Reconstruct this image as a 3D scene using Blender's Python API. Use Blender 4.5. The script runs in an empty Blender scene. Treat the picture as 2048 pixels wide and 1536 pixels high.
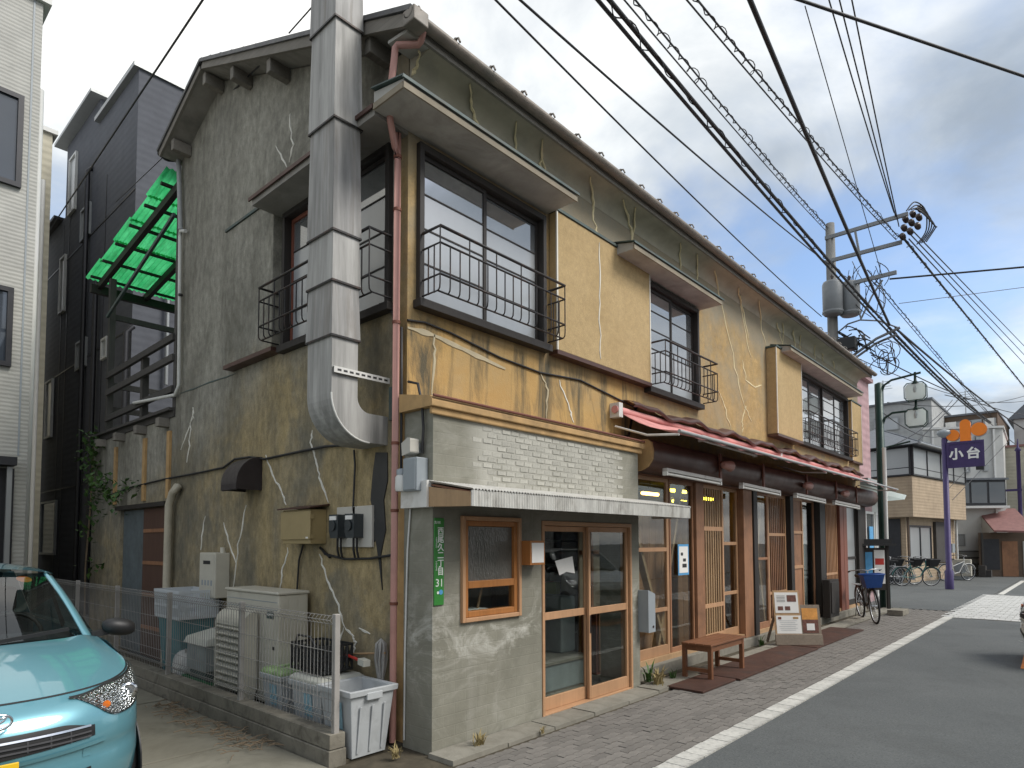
import bpy, bmesh, math, random
from mathutils import Vector, Matrix
D = bpy.data; SC = bpy.context.scene; COL = SC.collection
random.seed(7)
R = math.radians

# ------------------------------------------------------------------ camera
F_PX, CYP = 1282.868, 1020.611
YAW, PIT, ROLL = R(41.940949), R(2.86094), R(-0.126018)
CAM = Vector((-3.277, -3.769, 1.6))
_f = Vector((math.cos(PIT)*math.cos(YAW), math.cos(PIT)*math.sin(YAW), math.sin(PIT)))
_r = Vector((math.sin(YAW), -math.cos(YAW), 0)); _u = _r.cross(_f)
RT = _r*math.cos(ROLL) + _u*math.sin(ROLL); UP = -_r*math.sin(ROLL) + _u*math.cos(ROLL)
cam = D.cameras.new('camera'); co = D.objects.new('camera', cam); COL.objects.link(co)
mm = Matrix((RT, UP, -_f)).transposed().to_4x4(); mm.translation = CAM; co.matrix_world = mm
cam.sensor_fit = 'HORIZONTAL'; cam.sensor_width = 36; cam.lens = 36*F_PX/2048
cam.shift_y = (CYP-768)/2048; cam.clip_start = .05; cam.clip_end = 2000
SC.camera = co

# ------------------------------------------------------------------ sky, sun, exposure
SUN_AZ = Vector((.42, -.91, 0)).normalized(); SUN_EL = R(47)
W = D.worlds.new('World'); SC.world = W; W.use_nodes = True
nt = W.node_tree; nt.nodes.clear()
def wn(t, **k):
    n = nt.nodes.new(t)
    for a, b in k.items(): setattr(n, a, b)
    return n
L = nt.links.new
sky = wn('ShaderNodeTexSky', sky_type='NISHITA', sun_disc=False, sun_elevation=SUN_EL, sun_rotation=math.atan2(SUN_AZ.x, SUN_AZ.y), air_density=1.0, dust_density=1.2, ozone_density=2.0)
tc = wn('ShaderNodeTexCoord'); sp = wn('ShaderNodeSeparateXYZ'); L(tc.outputs['Generated'], sp.inputs[0])
def mth(op, a, b=None, c=None):
    n = wn('ShaderNodeMath', operation=op)
    for i, q in enumerate((a, b, c)):
        if q is None: continue
        if isinstance(q, (int, float)): n.inputs[i].default_value = q
        else: L(q, n.inputs[i])
    return n.outputs[0]
zc = mth('ADD', mth('MAXIMUM', sp.outputs[2], 0.0), .22)
cb = wn('ShaderNodeCombineXYZ'); L(mth('DIVIDE', sp.outputs[0], zc), cb.inputs[0]); L(mth('DIVIDE', sp.outputs[1], zc), cb.inputs[1])
def noise(scale, detail, rough, w, dist=0):
    n = wn('ShaderNodeTexNoise', noise_dimensions='4D'); L(cb.outputs[0], n.inputs['Vector'])
    n.inputs['Scale'].default_value = scale; n.inputs['Detail'].default_value = detail
    n.inputs['Roughness'].default_value = rough; n.inputs['W'].default_value = w; n.inputs['Distortion'].default_value = dist
    return n.outputs['Fac']
def ramp(x, stops):
    n = wn('ShaderNodeValToRGB'); L(x, n.inputs[0]); e = n.color_ramp.elements
    n.color_ramp.interpolation = 'EASE'
    while len(e) < len(stops): e.new(.5)
    for i, (p, c) in enumerate(stops): e[i].position = p; e[i].color = (*c, 1) if len(c) == 3 else c
    return n.outputs[0]
CLOUD_W = 0.0
cov = ramp(noise(.85, 8, .56, CLOUD_W, .35), [(.33, (0, 0, 0)), (.50, (1, 1, 1))])
shade = ramp(noise(.75, 5, .5, CLOUD_W+3.3, .4), [(.38, (2.5, 2.8, 3.15)), (.50, (4.4, 4.55, 4.62)), (.61, (5.7, 5.62, 5.45))])
fine = ramp(noise(2.1, 7, .58, CLOUD_W+9, .5), [(.34, (.70, .74, .79)), (.66, (1.16, 1.15, 1.13))])
mul = wn('ShaderNodeMixRGB', blend_type='MULTIPLY'); mul.inputs[0].default_value = 1; L(shade, mul.inputs[1]); L(fine, mul.inputs[2])
mx = wn('ShaderNodeMixRGB'); L(cov, mx.inputs[0]); L(sky.outputs[0], mx.inputs[1]); L(mul.outputs[0], mx.inputs[2])
bg = wn('ShaderNodeBackground'); bg.inputs[1].default_value = .10; L(mx.outputs[0], bg.inputs[0])
wo = wn('ShaderNodeOutputWorld'); L(bg.outputs[0], wo.inputs[0])
sun = D.lights.new('sun', 'SUN'); sun.energy = 1.5; sun.angle = R(24); sun.color = (1, .96, .9)
so = D.objects.new('sun', sun); COL.objects.link(so)
sd = Vector((SUN_AZ.x*math.cos(SUN_EL), SUN_AZ.y*math.cos(SUN_EL), math.sin(SUN_EL)))
so.rotation_euler = sd.to_track_quat('Z', 'Y').to_euler(); so.location = (0, 0, 30)
vs = SC.view_settings; vs.view_transform = 'Standard'; vs.look = 'None'; vs.gamma = 1; vs.exposure = 1.15; vs.use_curve_mapping = False
SC.cycles.use_denoising = True; SC.cycles.max_bounces = 8; SC.cycles.transparent_max_bounces = 16

# ------------------------------------------------------------------ pixels of the photograph to points on known planes
def ray(px, py): return RT*((px-1024)/F_PX) - UP*((py-CYP)/F_PX) + _f
def GP(px, py, z=0): d = ray(px, py); return CAM + d*((z-CAM.z)/d.z)
def PX(px, py, x): d = ray(px, py); return CAM + d*((x-CAM.x)/d.x)
def PY(px, py, y): d = ray(px, py); return CAM + d*((y-CAM.y)/d.y)

# ------------------------------------------------------------------ mesh builder
V = Vector
class MB:
    def __init__(s): s.v = []; s.f = []; s.s = []
    def add(s, vs, fs, smooth=False):
        n = len(s.v); s.v += [tuple(p) for p in vs]
        for f in fs: s.f.append(tuple(i+n for i in f)); s.s.append(smooth)
        return s
    def box(s, x0, x1, y0, y1, z0, z1):
        return s.add([(x0,y0,z0),(x1,y0,z0),(x1,y1,z0),(x0,y1,z0),(x0,y0,z1),(x1,y0,z1),(x1,y1,z1),(x0,y1,z1)],
                     [(0,3,2,1),(4,5,6,7),(0,1,5,4),(1,2,6,5),(2,3,7,6),(3,0,4,7)])
    def beam(s, a, b, w, h, up=(0,0,1)):
        a, b = V(a), V(b); d = (b-a).normalized(); up = V(up)
        sd_ = d.cross(up)
        if sd_.length < 1e-4: sd_ = d.cross(V((1,0,0)))
        sd_.normalize(); u = sd_.cross(d).normalized(); sd_ *= w/2; u *= h/2
        return s.add([a-sd_-u, a+sd_-u, a+sd_+u, a-sd_+u, b-sd_-u, b+sd_-u, b+sd_+u, b-sd_+u],
                     [(0,1,2,3),(7,6,5,4),(0,4,5,1),(1,5,6,2),(2,6,7,3),(3,7,4,0)])
    def tube(s, pts, r, n=8, cap=True, flat=None):
        pts = [V(p) for p in pts]; m = len(pts)
        rs = r if isinstance(r, (list, tuple)) else [r]*m
        t0 = (pts[1]-pts[0]).normalized(); u = t0.cross(V((0,0,1)))
        if u.length < .1: u = t0.cross(V((1,0,0)))
        u.normalize(); vs = []
        for i, p in enumerate(pts):
            t = (pts[min(i+1,m-1)]-pts[max(i-1,0)])
            t = t.normalized() if t.length > 1e-9 else t0
            u = u - t*u.dot(t)
            if u.length < 1e-5: u = t.orthogonal()
            u.normalize(); w = t.cross(u)
            for k in range(n):
                a = 2*math.pi*k/n; vs.append(p + (u*math.cos(a) + w*math.sin(a)*(flat or 1))*rs[i])
        fs = [(i*n+k, i*n+(k+1)%n, (i+1)*n+(k+1)%n, (i+1)*n+k) for i in range(m-1) for k in range(n)]
        s.add(vs, fs, True)
        if cap: s.add(vs[:n], [tuple(range(n))[::-1]]); s.add(vs[-n:], [tuple(range(n))])
        return s
    def prism(s, poly, ax, a, b, smooth=False):
        n = len(poly)
        mk = {'x': lambda p, q: (q, p[0], p[1]), 'y': lambda p, q: (p[0], q, p[1]), 'z': lambda p, q: (p[0], p[1], q)}[ax]
        vs = [mk(p, a) for p in poly] + [mk(p, b) for p in poly]
        s.add(vs, [(i, (i+1) % n, n+(i+1) % n, n+i) for i in range(n)], smooth)
        s.add(vs[:n], [tuple(range(n))[::-1]]); s.add(vs[n:], [tuple(range(n))]); return s
    def lathe(s, c, prof, n=16, axis='z', cap=True):
        c = V(c); vs = []
        for r, h in prof:
            for k in range(n):
                a = 2*math.pi*k/n; x, y = r*math.cos(a), r*math.sin(a)
                vs.append(c + V({'z': (x, y, h), 'x': (h, x, y), 'y': (x, h, y)}[axis]))
        s.add(vs, [(i*n+k, i*n+(k+1) % n, (i+1)*n+(k+1) % n, (i+1)*n+k) for i in range(len(prof)-1) for k in range(n)], True)
        if cap: s.add(vs[:n], [tuple(range(n))[::-1]]); s.add(vs[-n:], [tuple(range(n))])
        return s
    def grid(s, rows, smooth=True, close=False):
        n = len(rows[0]); vs = [p for r in rows for p in r]; m = n if close else n-1
        return s.add(vs, [(i*n+k, i*n+(k+1) % n, (i+1)*n+(k+1) % n, (i+1)*n+k) for i in range(len(rows)-1) for k in range(m)], smooth)
    def ribbon(s, pts, nrm, w, t):
        """thin raised bead that follows a polyline on a surface"""
        nrm = V(nrm); pts = [V(p) for p in pts]; vs = []
        for i, p in enumerate(pts):
            d = (pts[min(i+1,len(pts)-1)]-pts[max(i-1,0)]).normalized(); q = d.cross(nrm).normalized()
            e_ = min(1, .35+min(i, len(pts)-1-i)*.3); ww = w*e_*(.62+.45*math.sin(i*.9+p.z*7)**2+.35*random.random())/2
            vs += [p-q*ww-nrm*.01, p-q*ww*.6+nrm*t, p+q*ww*.6+nrm*t, p+q*ww-nrm*.01]
        return s.add(vs, [(i*4+k, i*4+k+1, i*4+k+5, i*4+k+4) for i in range(len(pts)-1) for k in range(3)])
    def mesh(s, name, off=V((0,0,0)), recalc=True):
        me = D.meshes.new(name)
        me.from_pydata([(p[0]-off[0], p[1]-off[1], p[2]-off[2]) for p in s.v], [], s.f)
        me.polygons.foreach_set('use_smooth', s.s)
        if recalc:
            bm = bmesh.new(); bm.from_mesh(me); bmesh.ops.recalc_face_normals(bm, faces=bm.faces); bm.to_mesh(me); bm.free()
        me.update(); return me
OFF = {}
def tag(o, label=None, cat=None, group=None, kind=None):
    for k, q in (('label', label), ('category', cat), ('group', group), ('kind', kind)):
        if q: o[k] = q
    return o
def build(mb, name, m, parent=None, bevel=0, label=None, cat=None, group=None, kind=None, recalc=True, subsurf=0):
    off = OFF.get(parent.name, V((0,0,0))) if parent else V((0,0,0))
    me = mb.mesh(name, off, recalc); me.materials.append(MT[m] if isinstance(m, str) else m)
    o = D.objects.new(name, me); COL.objects.link(o); o.parent = parent
    OFF[o.name] = off
    if bevel:
        b = o.modifiers.new('bevel', 'BEVEL'); b.width = bevel; b.segments = 2; b.limit_method = 'ANGLE'; b.angle_limit = R(40)
    if subsurf:
        b = o.modifiers.new('sub', 'SUBSURF'); b.levels = subsurf; b.render_levels = subsurf
    return tag(o, label, cat, group, kind)
def thing(name, label, cat, loc=(0,0,0), group=None):
    o = D.objects.new(name, None); COL.objects.link(o); o.location = loc; o.empty_display_size = .1
    OFF[o.name] = V(loc); return tag(o, label, cat, group)
def top(mb, name, m, label, cat, group=None, bevel=0, kind=None, **k):
    """a thing that is one mesh: its origin goes to the middle of its base"""
    xs = [p[0] for p in mb.v]; ys = [p[1] for p in mb.v]; zs = [p[2] for p in mb.v]
    off = V(((min(xs)+max(xs))/2, (min(ys)+max(ys))/2, min(zs)))
    me = mb.mesh(name, off); me.materials.append(MT[m]); o = D.objects.new(name, me); COL.objects.link(o); o.location = off
    OFF[o.name] = off
    if bevel:
        b = o.modifiers.new('bevel', 'BEVEL'); b.width = bevel; b.segments = 2; b.limit_method = 'ANGLE'; b.angle_limit = R(40)
    return tag(o, label, cat, group, kind)
def copy_tree(o, parent=None):
    c = o.copy(); COL.objects.link(c); c.parent = parent
    OFF[c.name] = OFF.get(o.name, V((0,0,0)))
    for ch in list(o.children): copy_tree(ch, c)
    return c
def box(*a): return MB().box(*a)
def smooth(pts, n=6):
    pts = [V(p) for p in pts]; out = []
    for i in range(len(pts)-1):
        p0, p1, p2, p3 = pts[max(i-1, 0)], pts[i], pts[i+1], pts[min(i+2, len(pts)-1)]
        for k in range(n):
            t = k/n; out.append(.5*((2*p1)+(p2-p0)*t+(2*p0-5*p1+4*p2-p3)*t*t+(3*p1-p0-3*p2+p3)*t**3))
    return out+[pts[-1]]

# ------------------------------------------------------------------ procedural materials
MT = {}
class NT:
    def __init__(s, name):
        m = D.materials.new(name); m.use_nodes = True; s.m = m; s.t = m.node_tree; s.t.nodes.clear(); MT[name] = m
        s.out = s.n('ShaderNodeOutputMaterial'); s.co = s.n('ShaderNodeTexCoord').outputs['Object']; s.geo = None
    def n(s, t, **k):
        q = s.t.nodes.new(t)
        for a, b in k.items(): setattr(q, a, b)
        return q
    def l(s, a, b): s.t.links.new(a, b)
    def set(s, n, i, q):
        if isinstance(q, (int, float)): n.inputs[i].default_value = q
        elif isinstance(q, tuple): n.inputs[i].default_value = (*q, 1) if len(q) == 3 and n.inputs[i].type == 'RGBA' else q
        elif q is not None: s.l(q, n.inputs[i])
    def map(s, sc, loc=(0,0,0), src=None):
        q = s.n('ShaderNodeMapping'); s.l(src or s.co, q.inputs[0]); q.inputs['Scale'].default_value = sc if isinstance(sc, tuple) else (sc,)*3
        q.inputs['Location'].default_value = loc; return q.outputs[0]
    def noise(s, scale, detail=4, rough=.55, vec=None, dist=0):
        q = s.n('ShaderNodeTexNoise'); s.l(vec or s.co, q.inputs['Vector']); q.inputs['Scale'].default_value = scale
        q.inputs['Detail'].default_value = detail; q.inputs['Roughness'].default_value = rough; q.inputs['Distortion'].default_value = dist
        return q.outputs['Fac']
    def ramp(s, x, a, b, c0=(0,0,0), c1=(1,1,1)):
        q = s.n('ShaderNodeValToRGB'); s.l(x, q.inputs[0]); e = q.color_ramp.elements
        e[0].position = a; e[0].color = (*c0, 1); e[1].position = b; e[1].color = (*c1, 1); return q.outputs[0]
    def mix(s, f, a, b, mode='MIX'):
        q = s.n('ShaderNodeMixRGB', blend_type=mode); s.set(q, 0, f); s.set(q, 1, a); s.set(q, 2, b); return q.outputs[0]
    def math(s, op, a, b=0., clamp=False):
        q = s.n('ShaderNodeMath', operation=op, use_clamp=clamp); s.set(q, 0, a); s.set(q, 1, b); return q.outputs[0]
    def sep(s):
        q = s.n('ShaderNodeSeparateXYZ'); s.l(s.co, q.inputs[0]); return q.outputs
    def bump(s, h, strength=.3, dist=.01, nrm=None):
        q = s.n('ShaderNodeBump'); s.l(h, q.inputs['Height']); q.inputs['Strength'].default_value = strength; q.inputs['Distance'].default_value = dist
        if nrm: s.l(nrm, q.inputs['Normal'])
        return q.outputs[0]
    def bsdf(s, col, rough=.6, metal=0, nrm=None, spec=.5, **k):
        q = s.n('ShaderNodeBsdfPrincipled'); s.set(q, 'Base Color', col); s.set(q, 'Roughness', rough); s.set(q, 'Metallic', metal)
        q.inputs['Specular IOR Level'].default_value = spec
        for a, b in k.items(): s.set(q, a.replace('_', ' '), b)
        if nrm: s.l(nrm, q.inputs['Normal'])
        s.l(q.outputs[0], s.out.inputs[0]); return q
def rnd_gain(N, col, amt):
    """each object of a repeat is a little lighter or darker than its neighbour"""
    q = N.n('ShaderNodeObjectInfo').outputs['Random']
    g = N.math('ADD', N.math('MULTIPLY', q, 2*amt), 1-amt)
    h = N.n('ShaderNodeHueSaturation'); N.l(g, h.inputs['Value']); N.set(h, 'Color', col); return h.outputs[0]
def simple(name, c, rough=.6, metal=0, var=.18, scale=6, bump=.12, bscale=50, spec=.5, dirt=None, damt=.5, dscale=2.5, rand=0, stretch=None, **k):
    N = NT(name); vec = N.map(stretch) if stretch else N.co
    a = N.noise(scale, 6, .6, vec)
    col = N.mix(N.ramp(a, .25, .75), tuple(q*(1-var) for q in c), tuple(min(1, q*(1+var)) for q in c))
    if dirt:
        dm = N.ramp(N.noise(dscale, 8, .65, vec, .6), .5, .72)
        col = N.mix(N.math('MULTIPLY', dm, damt), col, dirt)
    if rand: col = rnd_gain(N, col, rand)
    rg = N.math('ADD', N.math('MULTIPLY', N.noise(scale*2.3, 4), .25), rough-.12)
    nr = N.bump(N.noise(bscale, 4, .6, vec), bump, .004) if bump else None
    N.bsdf(col, rg, metal, nr, spec, **k); return N
def wood(name, c, dark=.55, rough=.6, axis='z', scale=1, rand=.12, dirt=None):
    N = NT(name); st = {'x': (1.2, 26, 26), 'y': (26, 1.2, 26), 'z': (26, 26, 1.2)}[axis]
    vec = N.map(tuple(q*scale for q in st))
    a = N.noise(1.0, 6, .65, vec, 1.2); b = N.noise(3.1, 5, .6)
    col = N.mix(N.ramp(a, .3, .72), tuple(q*dark for q in c), c)
    col = N.mix(.35, col, N.mix(N.ramp(b, .3, .7), tuple(q*.7 for q in c), tuple(q*1.15 for q in c)))
    if dirt: col = N.mix(N.math('MULTIPLY', N.ramp(N.noise(2.2, 7, .7), .48, .7), .6), col, dirt)
    if rand: col = rnd_gain(N, col, rand)
    N.bsdf(col, rough, 0, N.bump(a, .25, .003), .35); return N
def emit(name, c, st):
    N = NT(name); q = N.n('ShaderNodeEmission'); q.inputs[0].default_value = (*c, 1); q.inputs[1].default_value = st; N.l(q.outputs[0], N.out.inputs[0])
def glass(name, tint=(.85, .88, .87), ior=1.5, rough=.0):
    N = NT(name); tr = N.n('ShaderNodeBsdfTransparent'); tr.inputs[0].default_value = (*tint, 1)
    gl = N.n('ShaderNodeBsdfGlossy'); gl.inputs['Roughness'].default_value = rough
    wav = N.bump(N.noise(2.5, 2), .03, .02); N.l(wav, gl.inputs['Normal'])
    fr = N.n('ShaderNodeLayerWeight'); fr.inputs[0].default_value = .5; r0 = ((ior-1)/(ior+1))**2   # Schlick, the same on both faces of a pane
    sch = N.math('ADD', N.math('MULTIPLY', N.math('POWER', fr.outputs['Facing'], 5.), 1-r0), r0)
    mx = N.n('ShaderNodeMixShader'); N.l(sch, mx.inputs[0]); N.l(tr.outputs[0], mx.inputs[1]); N.l(gl.outputs[0], mx.inputs[2]); N.l(mx.outputs[0], N.out.inputs[0])

# ---- materials of the place
def stucco_front():
    N = NT('stucco_yellow'); x, y, z = N.sep()
    base = N.mix(N.ramp(N.noise(1.3, 8, .62), .3, .7), (.40, .27, .118), (.48, .335, .155))
    base = N.mix(N.math('MULTIPLY', N.ramp(N.noise(48, 3, .65), .42, .70), .6), base, (.31, .225, .12))
    base = N.mix(1., base, N.ramp(N.noise(10, 8, .76), .32, .68, (.70, .69, .67), (1.18, 1.16, 1.13)), 'MULTIPLY')
    base = N.mix(N.math('MULTIPLY', N.ramp(N.noise(2.6, 9, .75, None, 1.2), .50, .60), .38), base, (.33, .245, .125))
    st = N.noise(1, 9, .66, N.map((1.7, 1.7, .28)), .9)
    base = N.mix(N.math('MULTIPLY', N.ramp(st, .46, .70), .62), base, (.25, .225, .165))
    base = N.mix(N.math('MULTIPLY', N.ramp(N.noise(.8, 9, .72, None, .7), .46, .62), .55), base, (.27, .245, .185))
    low = N.math('MULTIPLY', N.ramp(N.math('DIVIDE', z, 10.), .345, .362, (1,1,1), (0,0,0)), N.ramp(N.math('DIVIDE', x, 10.), .34, .39, (1,1,1), (0,0,0)))
    top_grey = N.ramp(N.math('ADD', N.math('DIVIDE', z, 10.), N.math('MULTIPLY', N.math('SUBTRACT', N.noise(1.2, 7, .65), .5), .13)), .475, .515)  # front wall turns greyer towards its top, with a noisy edge
    base = N.mix(N.math('MULTIPLY', top_grey, .72), base, (.23, .22, .18))
    blotch = N.ramp(N.noise(2.3, 9, .7, N.map((1, 1, 1.3)), 1.0), .42, .66)
    base = N.mix(N.math('MULTIPLY', N.math('MULTIPLY', low, blotch), .75), base, (.33, .20, .085))
    base = N.mix(N.math('MULTIPLY', low, .5), base, (.52, .33, .12))
    drip = N.ramp(N.noise(1, 9, .7, N.map((3.6, 3.6, .55)), .7), .46, .62)
    base = N.mix(N.math('MULTIPLY', N.math('MULTIPLY', low, drip), .9), base, (.07, .07, .055))
    h = N.noise(70, 5, .65); N.bsdf(base, .88, 0, N.bump(h, .55, .006), .2)
def stucco_panel():
    N = NT('stucco_panel'); base = N.mix(N.ramp(N.noise(1.6, 8, .62), .3, .7), (.42, .305, .155), (.49, .365, .195))
    base = N.mix(1., base, N.ramp(N.noise(12, 8, .76), .32, .68, (.82, .81, .80), (1.1, 1.09, 1.08)), 'MULTIPLY')
    base = N.mix(N.math('MULTIPLY', N.ramp(N.noise(45, 3, .6), .42, .72), .5), base, (.34, .25, .14))
    N.bsdf(base, .9, 0, N.bump(N.noise(70, 5, .65), .6, .007), .2)
stucco_panel()
def stucco_gable():
    N = NT('stucco_grey'); x, y, z = N.sep()
    g = N.mix(N.ramp(N.noise(1.1, 9, .65), .3, .7), (.26, .252, .222), (.37, .36, .315))
    o = N.mix(N.ramp(N.noise(1.9, 9, .68), .35, .62), (.205, .19, .15), (.36, .295, .18))
    edge = N.math('ADD', z, N.math('MULTIPLY', N.math('SUBTRACT', N.noise(1.5, 4), .5), 1.1))
    edge = N.math('ADD', edge, N.math('MULTIPLY', y, .33))
    m = N.ramp(edge, 3.9/10, 4.75/10, (1,1,1), (0,0,0)); m.node.inputs[0].links[0]
    q = N.math('DIVIDE', edge, 10.); N.t.links.remove(m.node.inputs[0].links[0]); N.l(q, m.node.inputs[0])
    c = N.mix(m, g, o)
    ye = N.math('MULTIPLY', m, N.ramp(N.noise(.62, 6, .6, N.map(1, (0, 4.1, .7)), .5), .50, .56)); c = N.mix(N.math('MULTIPLY', ye, .62), c, (.43, .33, .165))
    gr = N.ramp(N.noise(.9, 9, .72, N.map((1, 1, .6), (0, 2, 3)), .9), .50, .66); c = N.mix(N.math('MULTIPLY', gr, .5), c, (.115, .112, .092))
    st = N.noise(1, 10, .7, N.map((2.6, 2.6, .33)), .7)
    c = N.mix(N.math('MULTIPLY', N.ramp(st, .46, .68), .55), c, (.14, .135, .112))
    c = N.mix(1., c, N.ramp(N.noise(13, 7, .75, N.map((1, 1, .6))), .32, .68, (.62, .61, .59), (1.2, 1.19, 1.16)), 'MULTIPLY')
    c = N.mix(N.math('MULTIPLY', N.ramp(N.noise(1, 9, .72, N.map((1.1, 1.1, .22), (3, 1, 2)), 1.0), .50, .64), .5), c, (.10, .095, .075))
    pale = N.ramp(N.noise(2.7, 9, .72), .60, .8)
    c = N.mix(N.math('MULTIPLY', pale, .5), c, (.50, .46, .36))
    c = N.mix(N.math('MULTIPLY', N.ramp(N.noise(60, 3, .6), .45, .75), .35), c, (.14, .13, .10))
    N.bsdf(c, .9, 0, N.bump(N.noise(60, 5, .65), .6, .007), .15)
def cement():
    N = NT('cement'); x, y, z = N.sep()
    c = N.mix(N.ramp(N.noise(1.6, 9, .66), .3, .7), (.185, .178, .142), (.27, .262, .215))
    br = N.n('ShaderNodeTexBrick'); cbn = N.n('ShaderNodeCombineXYZ'); N.l(N.math('ADD', x, y), cbn.inputs[0]); N.l(z, cbn.inputs[1]); N.l(cbn.outputs[0], br.inputs[0])
    br.inputs['Scale'].default_value = 1; br.inputs['Brick Width'].default_value = .24; br.inputs['Row Height'].default_value = .085; br.inputs['Mortar Size'].default_value = .006; br.inputs['Mortar Smooth'].default_value = .6
    c = N.mix(N.math('MULTIPLY', br.outputs['Fac'], N.math('MULTIPLY', N.ramp(N.noise(1.1, 4), .45, .7), .22)), c, (.33, .33, .29))
    c = N.mix(N.math('MULTIPLY', N.ramp(N.noise(.9, 9, .72, None, .8), .45, .7), .5), c, (.125, .125, .10)); c = N.mix(N.math('MULTIPLY', N.ramp(N.noise(1, 9, .7, N.map((4, 4, .7)), .5), .55, .75), .35), c, (.36, .35, .31))
    w = N.ramp(N.noise(1, 9, .72, N.map((2.2, 2.2, 3.6)), 1.2), 0.49, .68)
    band = N.math('MULTIPLY', N.ramp(N.math('DIVIDE', z, 3.), .12, .26), N.ramp(N.math('DIVIDE', z, 3.), .3, .42, (1,1,1), (0,0,0)))
    c = N.mix(N.math('MULTIPLY', N.math('MULTIPLY', w, N.math('ADD', N.math('MULTIPLY', band, .75), .22)), .95), c, (.50, .49, .44))
    def span(v, a, b, f): return N.math('MULTIPLY', N.ramp(N.math('DIVIDE', v, 4.), a/4, (a+f)/4), N.ramp(N.math('DIVIDE', v, 4.), (b-f)/4, b/4, (1,1,1), (0,0,0)))
    ww = N.math('MULTIPLY', N.math('MULTIPLY', span(x, .3, 2.75, .3), span(z, 1.98, 2.68, .08)), N.ramp(N.noise(2.2, 8, .7), .30, .52))
    c = N.mix(N.math('MULTIPLY', ww, .95), c, (.40, .39, .345))
    N.bsdf(c, .88, 0, N.bump(N.math('ADD', N.noise(45, 5, .65), N.math('MULTIPLY', br.outputs['Fac'], -.5)), .35, .005), .2)
def asphalt():
    N = NT('asphalt'); c = N.mix(N.ramp(N.noise(.5, 8, .6), .3, .7), (.084, .091, .092), (.118, .125, .124))
    sp_ = N.ramp(N.noise(75, 3, .7), .52, .66); c = N.mix(N.math('MULTIPLY', sp_, .55), c, (.17, .175, .165)); c = N.mix(N.math('MULTIPLY', N.ramp(N.noise(60, 3, .7, N.map(1, (9, 3, 1))), .52, .66), .5), c, (.035, .04, .042))
    c = N.mix(N.math('MULTIPLY', N.ramp(N.noise(.9, 10, .75, None, .6), .5, .66), .4), c, (.06, .063, .062)); c = N.mix(N.math('MULTIPLY', N.ramp(N.noise(4, 8, .75, N.map((.5, 2, 1))), .6, .7), .35), c, (.13, .13, .12))
    N.bsdf(c, .82, 0, N.bump(N.noise(160, 3, .6), .6, .006), .3)
def concrete(name, a, b, stain, samt=.5, sc=1.5):
    N = NT(name); c = N.mix(N.ramp(N.noise(sc, 9, .68), .3, .7), a, b)
    c = N.mix(N.math('MULTIPLY', N.ramp(N.noise(sc*1.8, 10, .72, None, .8), .48, .7), samt), c, stain)
    c = rnd_gain(N, c, .08)
    N.bsdf(c, .88, 0, N.bump(N.noise(70, 5, .65), .4, .005), .25)
stucco_front(); stucco_gable(); cement(); asphalt()
concrete('concrete_slab', (.145, .135, .105), (.225, .215, .175), (.075, .07, .052), .55, .8)
concrete('concrete_kerb', (.18, .168, .14), (.27, .255, .215), (.11, .10, .075), .5, 3)
concrete('concrete_block', (.17, .155, .125), (.27, .25, .205), (.06, .055, .045), .7, 3)
concrete('earth', (.05, .042, .03), (.10, .085, .06), (.03, .028, .02), .6, 4)
simple('paver', (.165, .152, .136), .85, var=.25, scale=9, bump=.5, bscale=90, rand=.14, dirt=(.09, .085, .07), damt=.5)
simple('paver_light', (.50, .50, .48), .85, var=.2, scale=9, rand=.15)
simple('line_paint', (.50, .49, .45), .7, var=.2, scale=22, bump=.5, dirt=(.20, .20, .185), damt=.85, dscale=11, rand=.12)
simple('orange_paint', (.75, .25, .05), .7)
wood('wood_fresh', (.46, .265, .145), .72, .55, 'z')
wood('wood_fresh_x', (.46, .265, .145), .72, .55, 'x')
wood('wood_pale', (.46, .30, .165), .7, .6, 'z', dirt=(.16, .10, .06))
wood('wood_window', (.40, .165, .05), .6, .45, 'z')
wood('wood_brown', (.32, .16, .085), .6, .6, 'z', dirt=(.10, .055, .035))
wood('wood_brown_x', (.22, .10, .055), .6, .6, 'x', dirt=(.10, .055, .035))
wood('wood_red', (.20, .07, .045), .6, .55, 'z')
wood('wood_bench', (.20, .085, .04), .55, .5, 'x', rand=.2)
wood('wood_black', (.035, .03, .027), .6, .6, 'z')
wood('wood_black_x', (.035, .03, .027), .6, .6, 'x')
wood('wood_grey', (.075, .07, .065), .55, .75, 'z')
wood('wood_eave', (.24, .22, .19), .6, .8, 'y')
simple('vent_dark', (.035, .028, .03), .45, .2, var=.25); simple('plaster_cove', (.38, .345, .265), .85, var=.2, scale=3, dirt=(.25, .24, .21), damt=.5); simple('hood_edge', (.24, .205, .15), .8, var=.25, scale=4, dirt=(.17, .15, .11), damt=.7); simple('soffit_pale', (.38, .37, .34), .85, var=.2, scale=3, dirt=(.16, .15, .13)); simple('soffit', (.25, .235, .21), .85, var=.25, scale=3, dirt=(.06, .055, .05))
simple('roof_tile', (.075, .075, .078), .5, var=.3, scale=7)
simple('gutter', (.20, .17, .14), .5, var=.3, scale=5, dirt=(.05, .07, .06), damt=.6)
simple('flashing_green', (.055, .085, .08), .55, var=.3, dirt=(.13, .10, .07), damt=.6)
simple('trim_ochre', (.42, .265, .115), .8, var=.3, scale=4, dirt=(.16, .11, .06), damt=.7, bump=.4)
simple('brick_white', (.385, .375, .33), .9, var=.16, scale=9, bump=.9, bscale=40, rand=.12, dirt=(.28, .27, .235), damt=.8, dscale=6)
simple('caulk', (.66, .64, .57), .7, var=.12, bump=0)
simple('caulk_front', (.66, .56, .34), .7, var=.12, bump=0); simple('caulk_dull', (.42, .36, .24), .7, var=.15, bump=0)
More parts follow.
